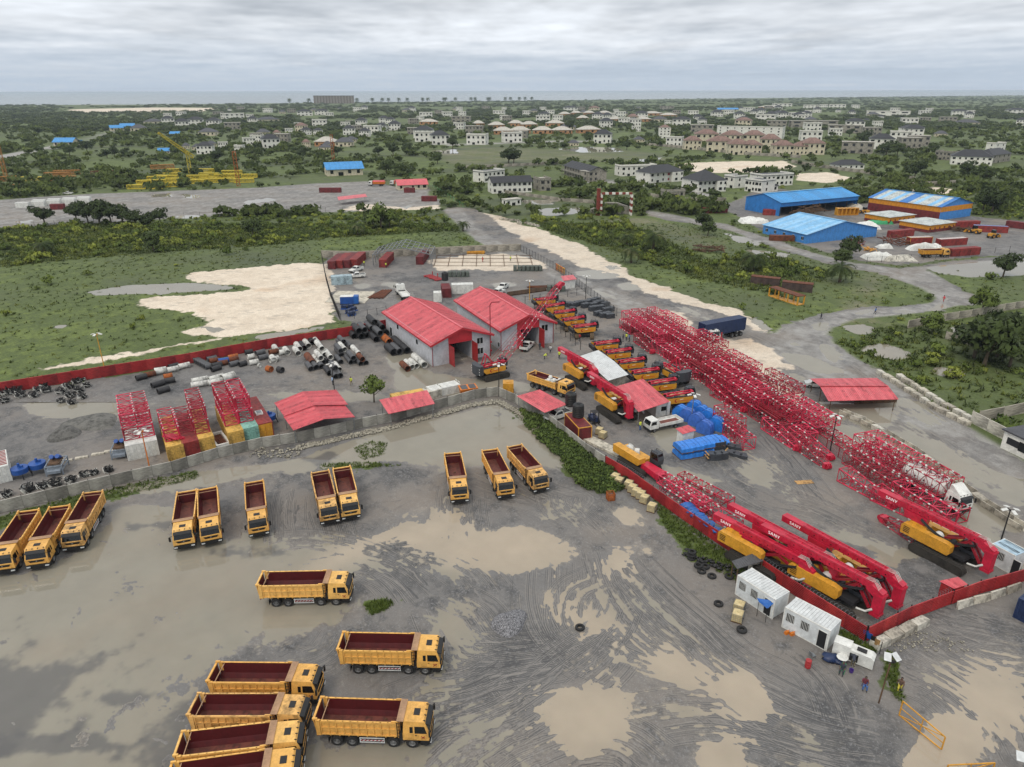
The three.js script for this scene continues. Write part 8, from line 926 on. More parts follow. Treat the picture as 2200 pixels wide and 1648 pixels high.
// the nearer houses, each on its own
const house = (label, A, B, d, n, wall, roof, kind, o) => { const w = lengthOf([A, B]); HOMES.push([(A[0] + B[0]) / 2, (A[1] + B[1]) / 2, w * 1.2]); const t = thing(o?.name || 'house', label, 'house',[lerp(A[0], B[0],.5),.02, lerp(A[1], B[1],.5)], heading(A, B)); houseParts(t, w, d, n, HM[wall], HM[roof], kind, o || {}); return t; };
house('two storey stained house with long dark roof beside the pond',[-10.77,-406],[11.42,-412],11,2, 'white', 'black', 'gable', { cols: 8, open: 1 }); house('narrow unfinished block beside the dark roofed house',[16.2,-417],[22.53,-419],12,2, 'shell', 'flat', 'parapet', { open: 1 }); house('small white modern house behind the dark roofed house',[-17.34,-457],[-4.48,-470],10,2, 'white', 'slate', 'parapet', {});
house('long grey unfinished building with black roof and open galleries',[35.9,-505],[48.3,-461],12,2, 'shell', 'black', 'gable', { cols: 9, open: 1, balcony: 1 }); house('stained end block of the long gallery building',[48.2,-460],[57.6,-466],9,2, 'shell', 'flat', 'flat', { open: 1 });
house('white modern villa with roof terrace and dark windows',[73.1,-492],[98.2,-500],10,2, 'white', 'flat', 'parapet', { cols: 7 }); house('white villa with black panelled roof and red windows',[85.1,-453],[108.1,-467],13,2, 'white', 'black', 'hip', { cols: 6, red: 1, wing: 1 }); house('large white villa with steep black hip roof',[104.8,-411],[121.6,-417],17,2, 'white', 'black', 'hip', { cols: 6, wing: 1 }); house('white and grey terrace house beside the black roofed villa',[125.8,-435],[130,-428],11,2, 'white', 'slate', 'parapet', {}); house('white modern terrace house with glass stair bay',[132.7,-416],[139.1,-407],12,2, 'white', 'slate', 'parapet', { cols: 5 }); house('long white modern block behind the blue warehouse',[148.7,-435],[169.9,-443],12,2, 'white', 'slate', 'parapet', { cols: 7 }); house('small dark roofed gatehouse beside the blue warehouse',[139.2,-414],[151.3,-415],8,1, 'white', 'black', 'hip', {}); house('ruined concrete gate building beside the track',[82,-390],[93.3,-392],6,1, 'shell', 'flat', 'parapet', { open: 1 });
house('four storey white apartment block above the red roofed terrace',[252.6,-926],[319.5,-887],16,4, 'white', 'flat', 'parapet', { cols: 9, name: 'apartment_block' }); house('white tower like house standing alone',[177.5,-903],[190.5,-902],10,4, 'white', 'redRoof', 'flat', { cols: 3 }); house('low white house with black hip roof inside the long wall',[236.4,-535],[256.9,-538],11,1, 'white', 'black', 'hip', { cols: 5 }); house('big white house with spreading black roof among trees',[339,-572],[363,-559],16,2, 'white', 'black', 'hip', { cols: 7 }); house('grey rear wing of the big black roofed house',[374,-577],[402,-598],14,2, 'shell', 'black', 'hip', { cols: 4 }); house('white stair tower behind the big black roofed house',[427,-659],[441,-666],8,3, 'white', 'flat', 'parapet', { cols: 2 }); house('unfinished side wing of the big black roofed house',[351,-616],[357,-604],10,2, 'shell', 'flat', 'parapet', { open: 1 }); house('square white three storey house with black roof',[495,-947],[522,-951],13,3, 'white', 'black', 'hip', { cols: 5 }); house('small white hut beside the pond',[-2.73,-359],[4.73,-364],4,1, 'white', 'beige', 'flat', {});
house('red roofed long shed on the distant gravel yard',[-65.5,-422],[-49.2,-427],10,1, 'cream', 'red', 'gable', { name: 'red_shed' }); 
{ const t = house('flat roofed white building at the right edge with a dark slot window',[78.2,-101.2],[82.1,-88.3],12,1, 'white', 'slate', 'flat', { name: 'flat_building', cols: 2 }); part(t, 'slot_window', (g) => g.box(-6,6,1.2,2.3,-.02,.03), HM.hole); }
shed('red_roof_store', 'red roofed shelter beside pipes on the distant gravel yard',[[p3([-88.7,-370],3.4), p3([-76.6,-381],3.4), p3([-74.5,-375],2.8), p3([-86.3,-362],2.8)]].map((q) => q), MT.roof,[[[0,0],0]], { ribs: 16 });
{ // coast hotel
const t = thing('beach_hotel', 'long grey hotel block on the shore', 'hotel',[[-816,-3493][0],0,[-816,-3493][1]],-.25), w = 195; part(t, 'wall', (g) => g.box(-w / 2, w / 2,0,34,-16,0), mat('#8d8078',.9)); for (let i = 0; i < 26; i++) part(t, 'balcony_bay', (g) => { const x = -w / 2 + 4 + i * 7.4; g.box(x, x + 4.2,2,33,0,2); }, i % 2 ? HM.shell : mat('#6f625c',.9)); part(t, 'roof_slab', (g) => g.box(-w / 2 - 1, w / 2 + 1,34,35,-17,2.5), HM.slate);
}
{ // striped gantry ruin
const A = [41,-331], B = [54.8,-331], w = lengthOf([A, B]), t = thing('gantry', 'red and white striped portal over an overgrown concrete ruin', 'gantry',[lerp(A[0], B[0],.5),0, lerp(A[1], B[1],.5)], heading(A, B)), W0 = HM.white, R0 = mat('#7d3428',.85, { map: W4 }); for (const s of [-1,1]) for (const z of [0,-3]) for (let i = 0; i < 7; i++) part(t, 'leg_segment', (g) => g.box(s * w / 2 - .4, s * w / 2 + .4, i * 1.35, i * 1.35 + 1.34, z - .4, z + .4), i % 2 ? R0 : W0); for (let i = 0; i < 9; i++) part(t, 'beam_segment', (g) => g.box(-w / 2 + w * i / 9,-w / 2 + w * (i + 1) / 9 - .01,9.46,10.4,-.4,.4), i % 2 ? W0 : R0); part(t, 'rust_column', (g) => g.box(-w / 2 - 2.2,-w / 2 - .6,0,12,-1.5,.2), R0); const u = thing('ruin_wall', 'overgrown concrete bunker wall under the striped portal', 'ruin',[t.position.x,0, t.position.z - 4], t.rotation.y); part(u, 'wall', (g) => g.ext([[-w * .8,0],[w * .5,0],[w * .45,3.4],[w * .1,5],[-w * .3,5.2],[-w * .8,2]],-3,0), HM.shell);
}
// long boundary walls
[['grey boundary wall across the cleared field',[[-34.2,-547],[.26,-560],[38.7,-582]],2.2],['grey boundary wall along the red roofed terrace',[[140.1,-787],[180.7,-722],[207.6,-662],[244.6,-628]],2.6],['dark boundary wall beyond the sand heaps',[[221.5,-586],[234.1,-529],[249.8,-493],[256,-466]],2.4],['pale panel wall behind the blue and orange warehouse',[[194.2,-411],[213.7,-418],[236.2,-431],[267.7,-442]],3],['pillared wall in front of the pond',[[-10.42,-415],[7.75,-396],[24.4,-378],[42.6,-368]],1.8],['low wall before the white villas',[[71.5,-399],[87.2,-377],[111.3,-377]],1.8]].forEach(([l, P, h]) => fence('boundary_wall', l, P, { h, m: MT.concrete, step: 7, panel: geo((g) => g.box(0,1,0, h,-.12,.12)), post: MT.concretePale }));
// scrap yard of tower crane pieces on the left
{ const yl = mat('#cdb936',.6, { map: W2 }), oc = mat('#a8763c',.8, { map: W2 }); const tc = (name, label, p, len, y, w, m, turn, group, tilt = 0) => { const t = thing(name, label, 'crane part',[p[0],.1, p[1]], turn, group); latticeParts(t,-len / 2, len, w, w, { m, pad: 0, r: .19, y }); if (tilt) t.rotation.z = tilt; return t; };
[[[-215.3,-429],20],[[-208.7,-438],20],[[-218,-455],18],[[-221.1,-449],14],[[-198.4,-455],16],[[-196.1,-467],16],[[-182.6,-461],18],[[-187.3,-483],16],[[-209.1,-494],14],[[-230.4,-494],12],[[-167.9,-460],12]].forEach(([p, l], i) => { tc('crane_segment', `yellow lattice crane segment in the scrap yard, ${ord(i)} counted from the grass`, p, l,0,2.2, yl, (i % 4) * .12, 'yellow crane segments'); tc('crane_segment', `yellow lattice crane segment on top of the ${ord(i)} scrap yard segment`,[p[0] + 2, p[1] - 5], l * .8,2.4,2, yl,.3 - (i % 3) * .2, 'yellow crane segments'); }); [[[-304.4,-468], yl],[[-305.3,-495], oc],[[-307.3,-509], oc],[[-288.3,-471], oc],[[-286.3,-430], oc],[[-279.4,-505], MT.rust],[[-259,-548], oc],[[-325.4,-469], oc]].forEach(([p, m], i) => tc('crane_segment', `ochre lattice segment stacked at the scrap yard edge, ${ord(i)} of eight`, p,16,0,2.6, m,.1 * i, 'ochre crane segments'));
const tower = (label, p, h, m, jib) => { const t = thing('tower_crane', label, 'tower crane',[p[0],0, p[1]],.3), v = new THREE.Group(); v.name = 'tower'; t.add(v); v.rotation.z = Math.PI / 2; latticeParts(v,0, h,1.8,1.8, { m, pad: 0, r: .16, n: 12 }); if (jib) { const j = new THREE.Group(); j.name = 'jib'; t.add(j); j.position.y = h; j.rotation.set(0,.6, jib); latticeParts(j,-4,26,2,2, { m, pad: 0, r: .16, n: 14, w1: 1, h1: 1 }); } };
tower('yellow tower crane with raised jib over the scrap yard',[-214.3,-494],16, yl,2.5); tower('orange tower crane stump among yellow segments',[-164.2,-443],20, MT.rustOrange); tower('orange tower crane mast behind the blue roofed workshop',[-139,-583],22, MT.rustOrange); tower('ochre tower crane mast at the left picture edge',[-325.5,-475],30, oc);
for (let i = 0; i < 9; i++) container(`white container on the far gravel yard, ${ord(i)} from the left`,[lerp([-241.5,-358][0],[-219.6,-373][0], i / 8), lerp([-241.5,-358][1],[-219.6,-373][1], i / 8) - (i % 2) * 7],.1,6.06, MT.white, 'white containers on the far yard'); container('red container beside the white ones on the far gravel yard',[-220.8,-352],.15,6.06, MT.boxMaroon); container('maroon container with white mark on the far gravel yard',[-102.6,-413],.02,12.19, MT.boxMaroon); container('red container before the red shed on the far yard',[-57.7,-412],0,6.06, MT.boxMaroon); container('red container at the far yard gate',[-42.9,-378],0,8, MT.boxMaroon);
for (const [p, l] of [[[-81.3,-442], 'red covered tipper lorry on the far gravel yard'],[[-68.7,-444], 'red covered tipper lorry beside the red shed']]) { const t = rigidTruck('dump_truck', l, p, Math.PI, MT.white,7,[-3.1,-1.8]); dumpBody(t, MT.orange, MT.maroon, MT.maroonFloor,-4.75,2.3,1.32,2.6); part(t, 'cover', (g) => g.hull8([[-4.9,2.6,-1.3],[2.4,2.6,-1.3],[2.4,2.6,1.3],[-4.9,2.6,1.3],[-4.7,3.3,-.9],[2.2,3.3,-.9],[2.2,3.3,.9],[-4.7,3.3,.9]]), MT.red); }
}
// ---------------------------------------------------------------- plants
const leafMat = (c) => new THREE.MeshPhysicalMaterial({ color: new THREE.Color().setRGB(...c), roughness: 1, transmission: .25, thickness: 0, specularIntensity: .2, side: THREE.DoubleSide });
const LF = { dark: leafMat([.04,.058,.02]), mid: leafMat([.06,.085,.027]), bright: leafMat([.11,.15,.036]), olive: leafMat([.12,.13,.06]) };
const BARK = mat('#54493c',.95, { map: W4 });
// leaf sprays filling uneven lobes
function crownGeo(seed, R, H, lobes, leaves, size) {
return geo((g) => { const r = rngOf(seed), L = Array.from({ length: lobes }, (_, i) => { const a = i * 2.4 + r(), d = Math.sqrt(i / lobes) * R * .75; return [Math.cos(a) * d, H * (.45 + r() * .4) - d * .12, Math.sin(a) * d, R * (.3 + r() * .25)]; });
for (let i = 0; i < leaves; i++) { const l = L[Math.floor(r() * lobes)], a = r() * 6.283, c = r() * 2 - 1, s = Math.sqrt(1 - c * c), k = l[3] * (.55 + .45 * Math.cbrt(r())), n = [s * Math.cos(a), c, s * Math.sin(a)], p = [l[0] + n[0] * k, l[1] + n[1] * k * .75, l[2] + n[2] * k], z = size * (.5 + r()), u = [r() - .5, r() - .6, r() - .5], m = Math.hypot(...u) || 1, U = u.map((v) => v / m * z), w = [n[1] * U[2] - n[2] * U[1], n[2] * U[0] - n[0] * U[2], n[0] * U[1] - n[1] * U[0]], q = .6, P = (x, y) => [p[0] + U[0] * x + w[0] * y, p[1] + U[1] * x + w[1] * y, p[2] + U[2] * x + w[2] * y], N = [n[0] * .7 + (r() - .5) * .6, Math.abs(n[1]) * .6 + .5, n[2] * .7 + (r() - .5) * .6]; g.leaf(P(-1,0), P(0,-q), P(1,.1), N); g.leaf(P(-1,0), P(1,.1), P(.1, q), N); } });
}
const trunkGeo = (H, r) => geo((g) => { g.tube([0,-.2,0],[.1, H * .5,.05], r,6, r * .7); for (let i = 0; i < 5; i++) { const a = i * 1.3; g.tube([.1, H * (.35 + i * .04),.05],[Math.cos(a) * H * .32, H * (.6 + (i % 3) * .1), Math.sin(a) * H * .32], r * .45,5, r * .15); } });
const TREES = ['dark', 'mid', 'bright'].flatMap((m, k) => [0,1].map((j) => kit(() => { const t = thing('broadleaf_tree', '', 'tree'); part(t, 'trunk', trunkGeo(6,.28), BARK); part(t, 'crown', crownGeo(k * 5 + j,4,7.5,11,900,.5), LF[m]); return t; })));
const palm = kit(() => { const t = thing('oil_palm', '', 'palm'); part(t, 'trunk', (g) => { g.lathe([0,-.1,0], 'y',[[.45,0],[.36,1],[.33,3.4],[.5,3.8],[0,4.2]],9); }, BARK); const r = rngOf(12); for (let f = 0; f < 26; f++) part(t, 'frond', (g) => { const a = f * 2.4, up = .95 - f / 26 * 1.15, len = 4 + r(); let p = [0,3.9,0], v = up; for (let k = 0; k < 8; k++) { const q = [p[0] + Math.cos(a) * len / 8 * Math.cos(v), p[1] + Math.sin(v) * len / 8, p[2] + Math.sin(a) * len / 8 * Math.cos(v)]; for (const s of [1,-1]) for (let e = 0; e < 3; e++) { const w = .95 * Math.sin((k + .6 + e / 3) / 8.8 * Math.PI) + .1, b = [lerp(p[0], q[0], e / 3), lerp(p[1], q[1], e / 3), lerp(p[2], q[2], e / 3)], tip = [b[0] - Math.sin(a) * w * s + Math.cos(a) * .4, b[1] - .35 * w, b[2] + Math.cos(a) * w * s + Math.sin(a) * .4]; g.tri(b, tip,[lerp(p[0], q[0], e / 3 + .28), lerp(p[1], q[1], e / 3 + .28), lerp(p[2], q[2], e / 3 + .28)]); } p = q; v -= .24; } }, f % 5 === 4 ? LF.olive : f % 2 ? LF.dark : LF.mid); return t; });
const sortX = (L) => L.slice().sort((a, b) => b[0][0] / b[0][1] - a[0][0] / a[0][1]);
sortX([[[50.4,-252.2],1.35],[[39.7,-234],1.05],[[75.7,-221.2],1.15],[[97.9,-207.5],1.15],[[42.3,-261.2],.9],[[-19.88,-291.9],.8],[[39.7,-143.5],.01],[[-61.1,-283.2],.9],[[-101.5,-324.7],.8],[[166.5,-317.5],.01],[[-163.3,-247.6],.9],[[-99.1,-334],.9],[[-162.6,-246],1.0],[[76.5,-222.2],1.1]].filter((e) => e[1] > .1)).forEach(([p, s], i) => { palm(p, i * 1.9, `oil palm with drooping fronds in the scrub, ${ord(i)} palm from the left`, 'oil palms').scale.setScalar(s); });
const tr = rngOf(71); sortX([[[-200.4,-308],1.3,0],[[-190.9,-315.2],1.2,0],[[-184.2,-312.2],1.3,0],[[-177.5,-309.2],1.5,1],[[-172.5,-309.2],1.5,0],[[-166.7,-307.7],1.4,1],[[-159.8,-304.8],1.1,0],[[-152.7,-311.9],1.0,0],[[-153.8,-304.7],.9,1],[[-127.7,-252],1.0,2],[[-101,-277.8],1.1,2],[[-54.1,-295.7],1.4,4],[[-51.4,-301.6],1.2,4],[[-57.8,-298.7],1.2,2],[[220.4,-331],1.6,0],[[223.1,-342],1.3,0],[[115.2,-240.5],1.0,0],[[107.7,-229.1],.9,2],[[150.4,-213.4],1.0,0],[[98,-137.6],1.5,2],[[98.6,-142.2],1.35,0],[[104,-142.9],1.5,0],[[102.8,-136.9],1.3,2],[[104.6,-146.1],1.2,0],[[120.1,-174.7],.9,4],[[99,-159.4],.7,4],[[78.7,-294.6],1,0],[[77.2,-280.7],.8,2],[[-173.1,-614],1.4,0],[[-76.3,-499],1.3,2],[[-87.4,-514],1.2,2],[[-104.8,-658],1.6,0],[[-94.1,-670],1.4,0],[[-58.2,-581],1.2,2],[[-58.4,-739],1.6,0],[[-118.2,-658],1.3,0],[[-154.4,-659],1.3,0],[[-2.42,-588],1.9,0],[[1.61,-583],1.7,1],[[-30.7,-989],1.8,0],[[83.4,-1083],2,0],[[160.3,-879],1.3,2],[[111.8,-724],1,0],[[68.6,-379],.8,4],[[362,-771],2,0],[[333,-661],2,0],[[336,-648],1.8,2],[[415,-922],1.4,0],[[373,-660],1.4,2],[[307.4,-497],1.4,0],[[302,-467],1.4,2],[[-400,-702],1.6,0],[[-348,-639],1.1,0],[[-354,-663],1.1,1],[[-338,-650],1.1,0],[[-236.9,-594],1.5,0],[[-244.2,-584],1.2,2],[[-394,-663],1.4,2],[[-627,-996],1.4,0],[[-604,-995],1.2,0],[[258.8,-472],1.6,0]]).forEach(([p, s, k], i) => { TREES[k]([p[0],0, p[1]], tr() * 6, `${k < 2 ? 'dark green' : k < 4 ? 'mid green' : 'bright green'} bushy tree, ${ord(i)} tree from the left`, 'single trees').scale.set(s, s * (.85 + tr() * .25), s); });
{ const t = thing('broadleaf_tree', 'bright young tree growing between scrap and the red roofed store', 'tree',[-25.4,-119.5]); part(t, 'trunk', trunkGeo(4,.16), BARK); part(t, 'crown', crownGeo(44,2.5,5.2,9,700,.34), LF.bright); }
function scatter(name, label, g, m, place, count, seed, colour) {
const r = rngOf(seed), M = [], C = [], q = new THREE.Quaternion(), e = new THREE.Euler(); let tries = 0; while (M.length < count && tries++ < count * 12) { const s = place(r); if (!s) continue; const [x, y, z, sx, sy] = s; e.set((r() - .5) * .2, r() * 6.28, (r() - .5) * .2); M.push(new THREE.Matrix4().compose(new THREE.Vector3(x, y, z), q.setFromEuler(e), new THREE.Vector3(sx, sy, sx))); C.push(colour(r, x, z)); }
const o = new THREE.InstancedMesh(g, m, M.length); M.forEach((v, i) => { o.setMatrixAt(i, v); o.setColorAt(i, C[i]); }); o.name = name; o.userData = { kind: 'stuff', label, category: name.replace(/_/g, ' ') }; scene.add(o); return o;
}
const tint = (r, a, b, k = .3) => { const t = r(), f = 1 - k / 2 + r() * k; return new THREE.Color().setRGB(lerp(a[0], b[0], t) * f, lerp(a[1], b[1], t) * f, lerp(a[2], b[2], t) * f); };
const leafWhite = new THREE.MeshPhysicalMaterial({ color: 0xffffff, roughness: 1, transmission: .3, thickness: 0, specularIntensity: .15, side: THREE.DoubleSide });
const tuft = geo((g) => { const r = rngOf(3); for (let i = 0; i < 11; i++) { const a = r() * 6.28, d = r() * .45, x = Math.cos(a) * d, z = Math.sin(a) * d, l = .3 + r() * .5, b = r() * 6.28, N = [Math.cos(b) * .4,.85, Math.sin(b) * .4]; g.leaf([x - Math.sin(b) * .09,0, z + Math.cos(b) * .09],[x + Math.sin(b) * .09,0, z - Math.cos(b) * .09],[x + Math.cos(b) * .35, l, z + Math.sin(b) * .35], N); } });
const onLand = (x, z) => { const s = survey(x, z); return s.mud < .35 && s.sand < .35 && s.road < .3 && s.h > -.02; };
const inPoly = (P, x, z) => { let k = false; for (let i = 0, j = P.length - 1; i < P.length; j = i++) if ((P[i][1] > z) !== (P[j][1] > z) && x < (P[j][0] - P[i][0]) * (z - P[i][1]) / (P[j][1] - P[i][1]) + P[i][0]) k = !k; return k; };
const boxOf = (P) => [Math.min(...P.map((p) => p[0])), Math.max(...P.map((p) => p[0])), Math.min(...P.map((p) => p[1])), Math.max(...P.map((p) => p[1]))];
scatter('grass', 'rough green grass over the fields and yard edges', tuft, leafWhite, (r) => { const z = -100 - 210 * Math.sqrt(r()), w = 20 - z * .74, x = (r() * 2 - 1) * w; if (!onLand(x, z)) return null; const k = S.bush > .5, s = (.7 + r() * .8) * (k ? 1.5 : 1); if (!k && r() < .8) return null; return [x, S.h - .03, z, s, s * (.25 + .5 * r()) * (k ? 1.2 : 1)]; },22000,5, (r, x, z) => tint(r,[.05,.08,.014], tap(TA, x / 60, z / 60) > .05 ? [.17,.2,.03] : [.1,.135,.025]));
{ const A = VEG.map((P) => [P, boxOf(P)]); const pick = (r) => { const u = r(),[P, b] = A[u < .3 ? 0 : u < .52 ? 1 : u < .85 ? 2 : Math.floor(3 + r() * (A.length - 3))], x = lerp(b[0], b[1], r()), z = lerp(b[2], b[3], r()); return inPoly(P, x, z) ? [x, z, P] : null; };
scatter('weeds', 'low green weeds along the fences of the front lot', tuft, leafWhite, (r) => { const p = pick(r); if (!p) return null; const s = .4 + r() * .4; return [p[0], groundY(p[0], p[1]) - .02, p[1], s, s * .7]; },3400,8, (r) => tint(r,[.07,.105,.02],[.14,.19,.035]));
const b = crownGeo(5,1,1.3,6,110,.22); scatter('undergrowth', 'leafy undergrowth along the grey fence', b, leafWhite, (r) => { const k = 0,[P, q] = A[k], x = lerp(q[0], q[1], r()), z = lerp(q[2], q[3], r()); if (!inPoly(P, x, z)) return null; const s = .35 + r() * .65 * (k ? .5 : 1); return [x, groundY(x, z) - .1, z, s, s]; },420,9, (r) => tint(r,[.055,.085,.025],[.13,.18,.045])); }
const bush = crownGeo(17,1,1.5,7,120,.26);
scatter('scrub', 'dense green scrub and bushes over the marshland', bush, leafWhite, (r) => { const z = -95 - 330 * Math.sqrt(r()), x = (r() * 2 - 1) * (30 - z * .74); if (!onLand(x, z)) return null; const d = S.bush > .5 ? tap(TA, x / 38, z / 22) > .1 ? .7 : .08 : tap(TA, x / 45, z / 45) > .6 ? .08 : .003; if (r() > d) return null; const s = .4 + r() ** 2 * 1.5; return [x, S.h - .25, z, s, s * (.7 + r() * .6)]; },3200,21, (r, x, z) => tint(r,[.075,.11,.026], tap(TB, x / 50, z / 50) > 0 ? [.28,.32,.06] : [.16,.21,.048]));
const nearHome = (x, z) => HOMES.some(([a, b, w]) => Math.abs(x - a) < w * .65 && z > b - w * .7 && z < b + 14 - b * .035);
const wood = crownGeo(29,1,1.55,8,80,.34);
const siteClear = MUD[1], sc2 = MUD[2];
scatter('woodland', 'dark woodland and bush stretching to the coast', wood, leafWhite, (r) => { const z = -330 - 900 * r() ** 1.5, x = (r() * 2 - 1) * (40 - z * .75); if (!onLand(x, z) || S.clear > .3) return null; const q = tap(TA, x / 260, z / 260) + tap(TB, x / 90, z / 90) * .7; if (r() > sstep(-.05,.5, q) * .9 + .05 || nearHome(x, z)) return null; const s = .8 + r() ** 2 * 3.4 + sstep(-500,-900, z) * .9; return [x,-.5, z, s, s * (.75 + r() * .5)]; },7500,33, (r) => tint(r,[.045,.066,.02],[.12,.155,.042]));
scatter('woodland', 'far dark woodland below the sea horizon', wood, leafWhite, (r) => { const z = -1100 - 6800 * r() ** 1.8, x = (r() * 2 - 1) * (40 - z * .76); if (z < coastAt(x) + 90) return null; const s0 = survey(x, z); if (s0.sand > .3) return null; const q = tap(TA, x / 1100, z / 1100) + tap(TB, x / 380, z / 380) * .6; if (r() > sstep(-.25,.5, q) || nearHome(x, z)) return null; const s = 2.6 + r() ** 2 * 4.5; return [x,-1, z, s * 1.3, s * .8]; },17000,35, (r) => tint(r,[.05,.07,.03],[.1,.13,.05]));
for (let i = 0; i < 26; i++) { const r = rngOf(i + 90), x = lerp(-1050,150, (i + r()) / 26), z = coastAt(x) + 40 + r() * 60; palm([x,0, z], r() * 6, `tall palm on the far shoreline, ${ord(i)} from the left`, 'palms on the shoreline').scale.set(3,4.5,3); }
// gravel heaps and loose stone
function heap(label, p, R, h, m, seed) { single('gravel_heap', label, 'gravel', (g) => { const N = 26, Rg = 7, P = (i, j) => { const a = i / N * 6.283, k = j / Rg, rr = R * k * (1 + .12 * Math.sin(a * 3 + seed)), y = h * (1 - k * k) ** .9 * (1 + .2 * tap(TB, Math.cos(a) * k * .3 + seed, Math.sin(a) * k * .3)); return [Math.cos(a) * rr, y - (j === Rg ? .1 : 0), Math.sin(a) * rr * .75]; }; for (let j = 0; j < Rg; j++) for (let i = 0; i < N; i++) g.quad(P(i, j), P(i + 1, j), P(i + 1, j + 1), P(i, j + 1)); }, m,[p[0],.02, p[1]], seed); }
const gravelMat = mat('#b4b4b8',.95, { map: texture(128,128, (i, j) => { const v = 150 + TC[(j * 4) * 512 + i * 4] * 90 + ((i * 7919 + j * 104729) % 61) - 30; return [v, v, v]; }) }); gravelMat.map.repeat.set(.5,.5);
heap('small gravel heap in the middle of the front lot',[-.31,-60.8],2.4,.9, gravelMat,1); heap('gravel heap among tracks beside the containers',[-74.9,-106.6],3.4,1.1, mat('#5f5e5c',.95, { map: W4 }),2); heap('low gravel mound beside the container row',[-72.8,-111.1],5,.8, mat('#676663',.95, { map: W4 }),3); heap('pale gravel mound beside the open warehouse',[166.6,-351],6,2.4, MT.concretePale,4);
{ const r = rngOf(14), rk = geo((g) => g.blob([0,.1,0],[.12,.08,.11],5,6,4,.3)), P = [[-34.7,-102.4],[-29.9,-104.9],[-25.2,-107.7],[-20.64,-110],[-16.08,-113.4],[-11.57,-116.3],[-6.87,-119.6],[-2.6,-120.9],[.67,-116.9],[2.86,-113.3]]; const L = lengthOf(P); const spots = [[[-37.6,-99.6],5,2],[[42.4,-58.2],4,1.6],[[43.1,-57.2],5,1]]; scatter('rubble', 'broken grey stones along the foot of the grey fence', rk, MT.concretePale, (q) => { let x, z; if (q() < .88) { const a = along(P, q() * L); x = a[0] + (q() - .5) * .8; z = a[1] + .5 + q() * 1.7; } else { const s = spots[Math.floor(q() * 3)]; x = s[0][0] + (q() - .5) * s[1] * 1.6; z = s[0][1] + (q() - .5) * s[2] * 1.6; } const k = (.6 + q() * 1.2) * (x > 30 ? .55 : 1); return [x, groundY(x, z) - .05 + q() * .12, z, k, k]; },2600,41, (q) => tint(q,[.5,.5,.48],[1,1,.98])); }
// ---------------------------------------------------------------- people
const POSES = { // joints: pelvis, chest, neck, head, then shoulder-elbow-hand and hip-knee-ankle-toe for both sides
stand: { p: [0,.95,0], c: [.02,1.38,0], n: [.03,1.52,0], h: [.05,1.66,0], a: [[.05,1.15,.27],[.14,.9,.28],[.0,1.14,-.27],[.1,.88,-.27]], l: [[.03,.5,.11],[-.03,.07,.12],[.03,.5,-.11],[0,.07,-.12]] },
walk: { p: [0,.93,0], c: [.06,1.36,0], n: [.08,1.5,0], h: [.12,1.64,0], a: [[-.12,1.14,.26],[-.1,.9,.3],[.2,1.16,-.26],[.36,.98,-.24]], l: [[.2,.52,.1],[.12,.09,.1],[-.06,.5,-.1],[-.3,.16,-.11]] },
sit: { p: [0,.5,0], c: [-.04,.93,0], n: [0,1.07,0], h: [.06,1.2,0], a: [[.06,.72,.27],[.32,.62,.2],[.06,.72,-.27],[.32,.62,-.16]], l: [[.44,.52,.14],[.42,.07,.16],[.44,.52,-.14],[.46,.07,-.17]] },
bend: { p: [0,.8,0], c: [.34,1.08,0], n: [.46,1.12,0], h: [.58,1.14,0], a: [[.42,.78,.24],[.58,.56,.18],[.44,.78,-.24],[.6,.56,-.16]], l: [[.1,.44,.12],[-.06,.07,.13],[.12,.44,-.12],[0,.07,-.13]] },
};
const bodies = {};
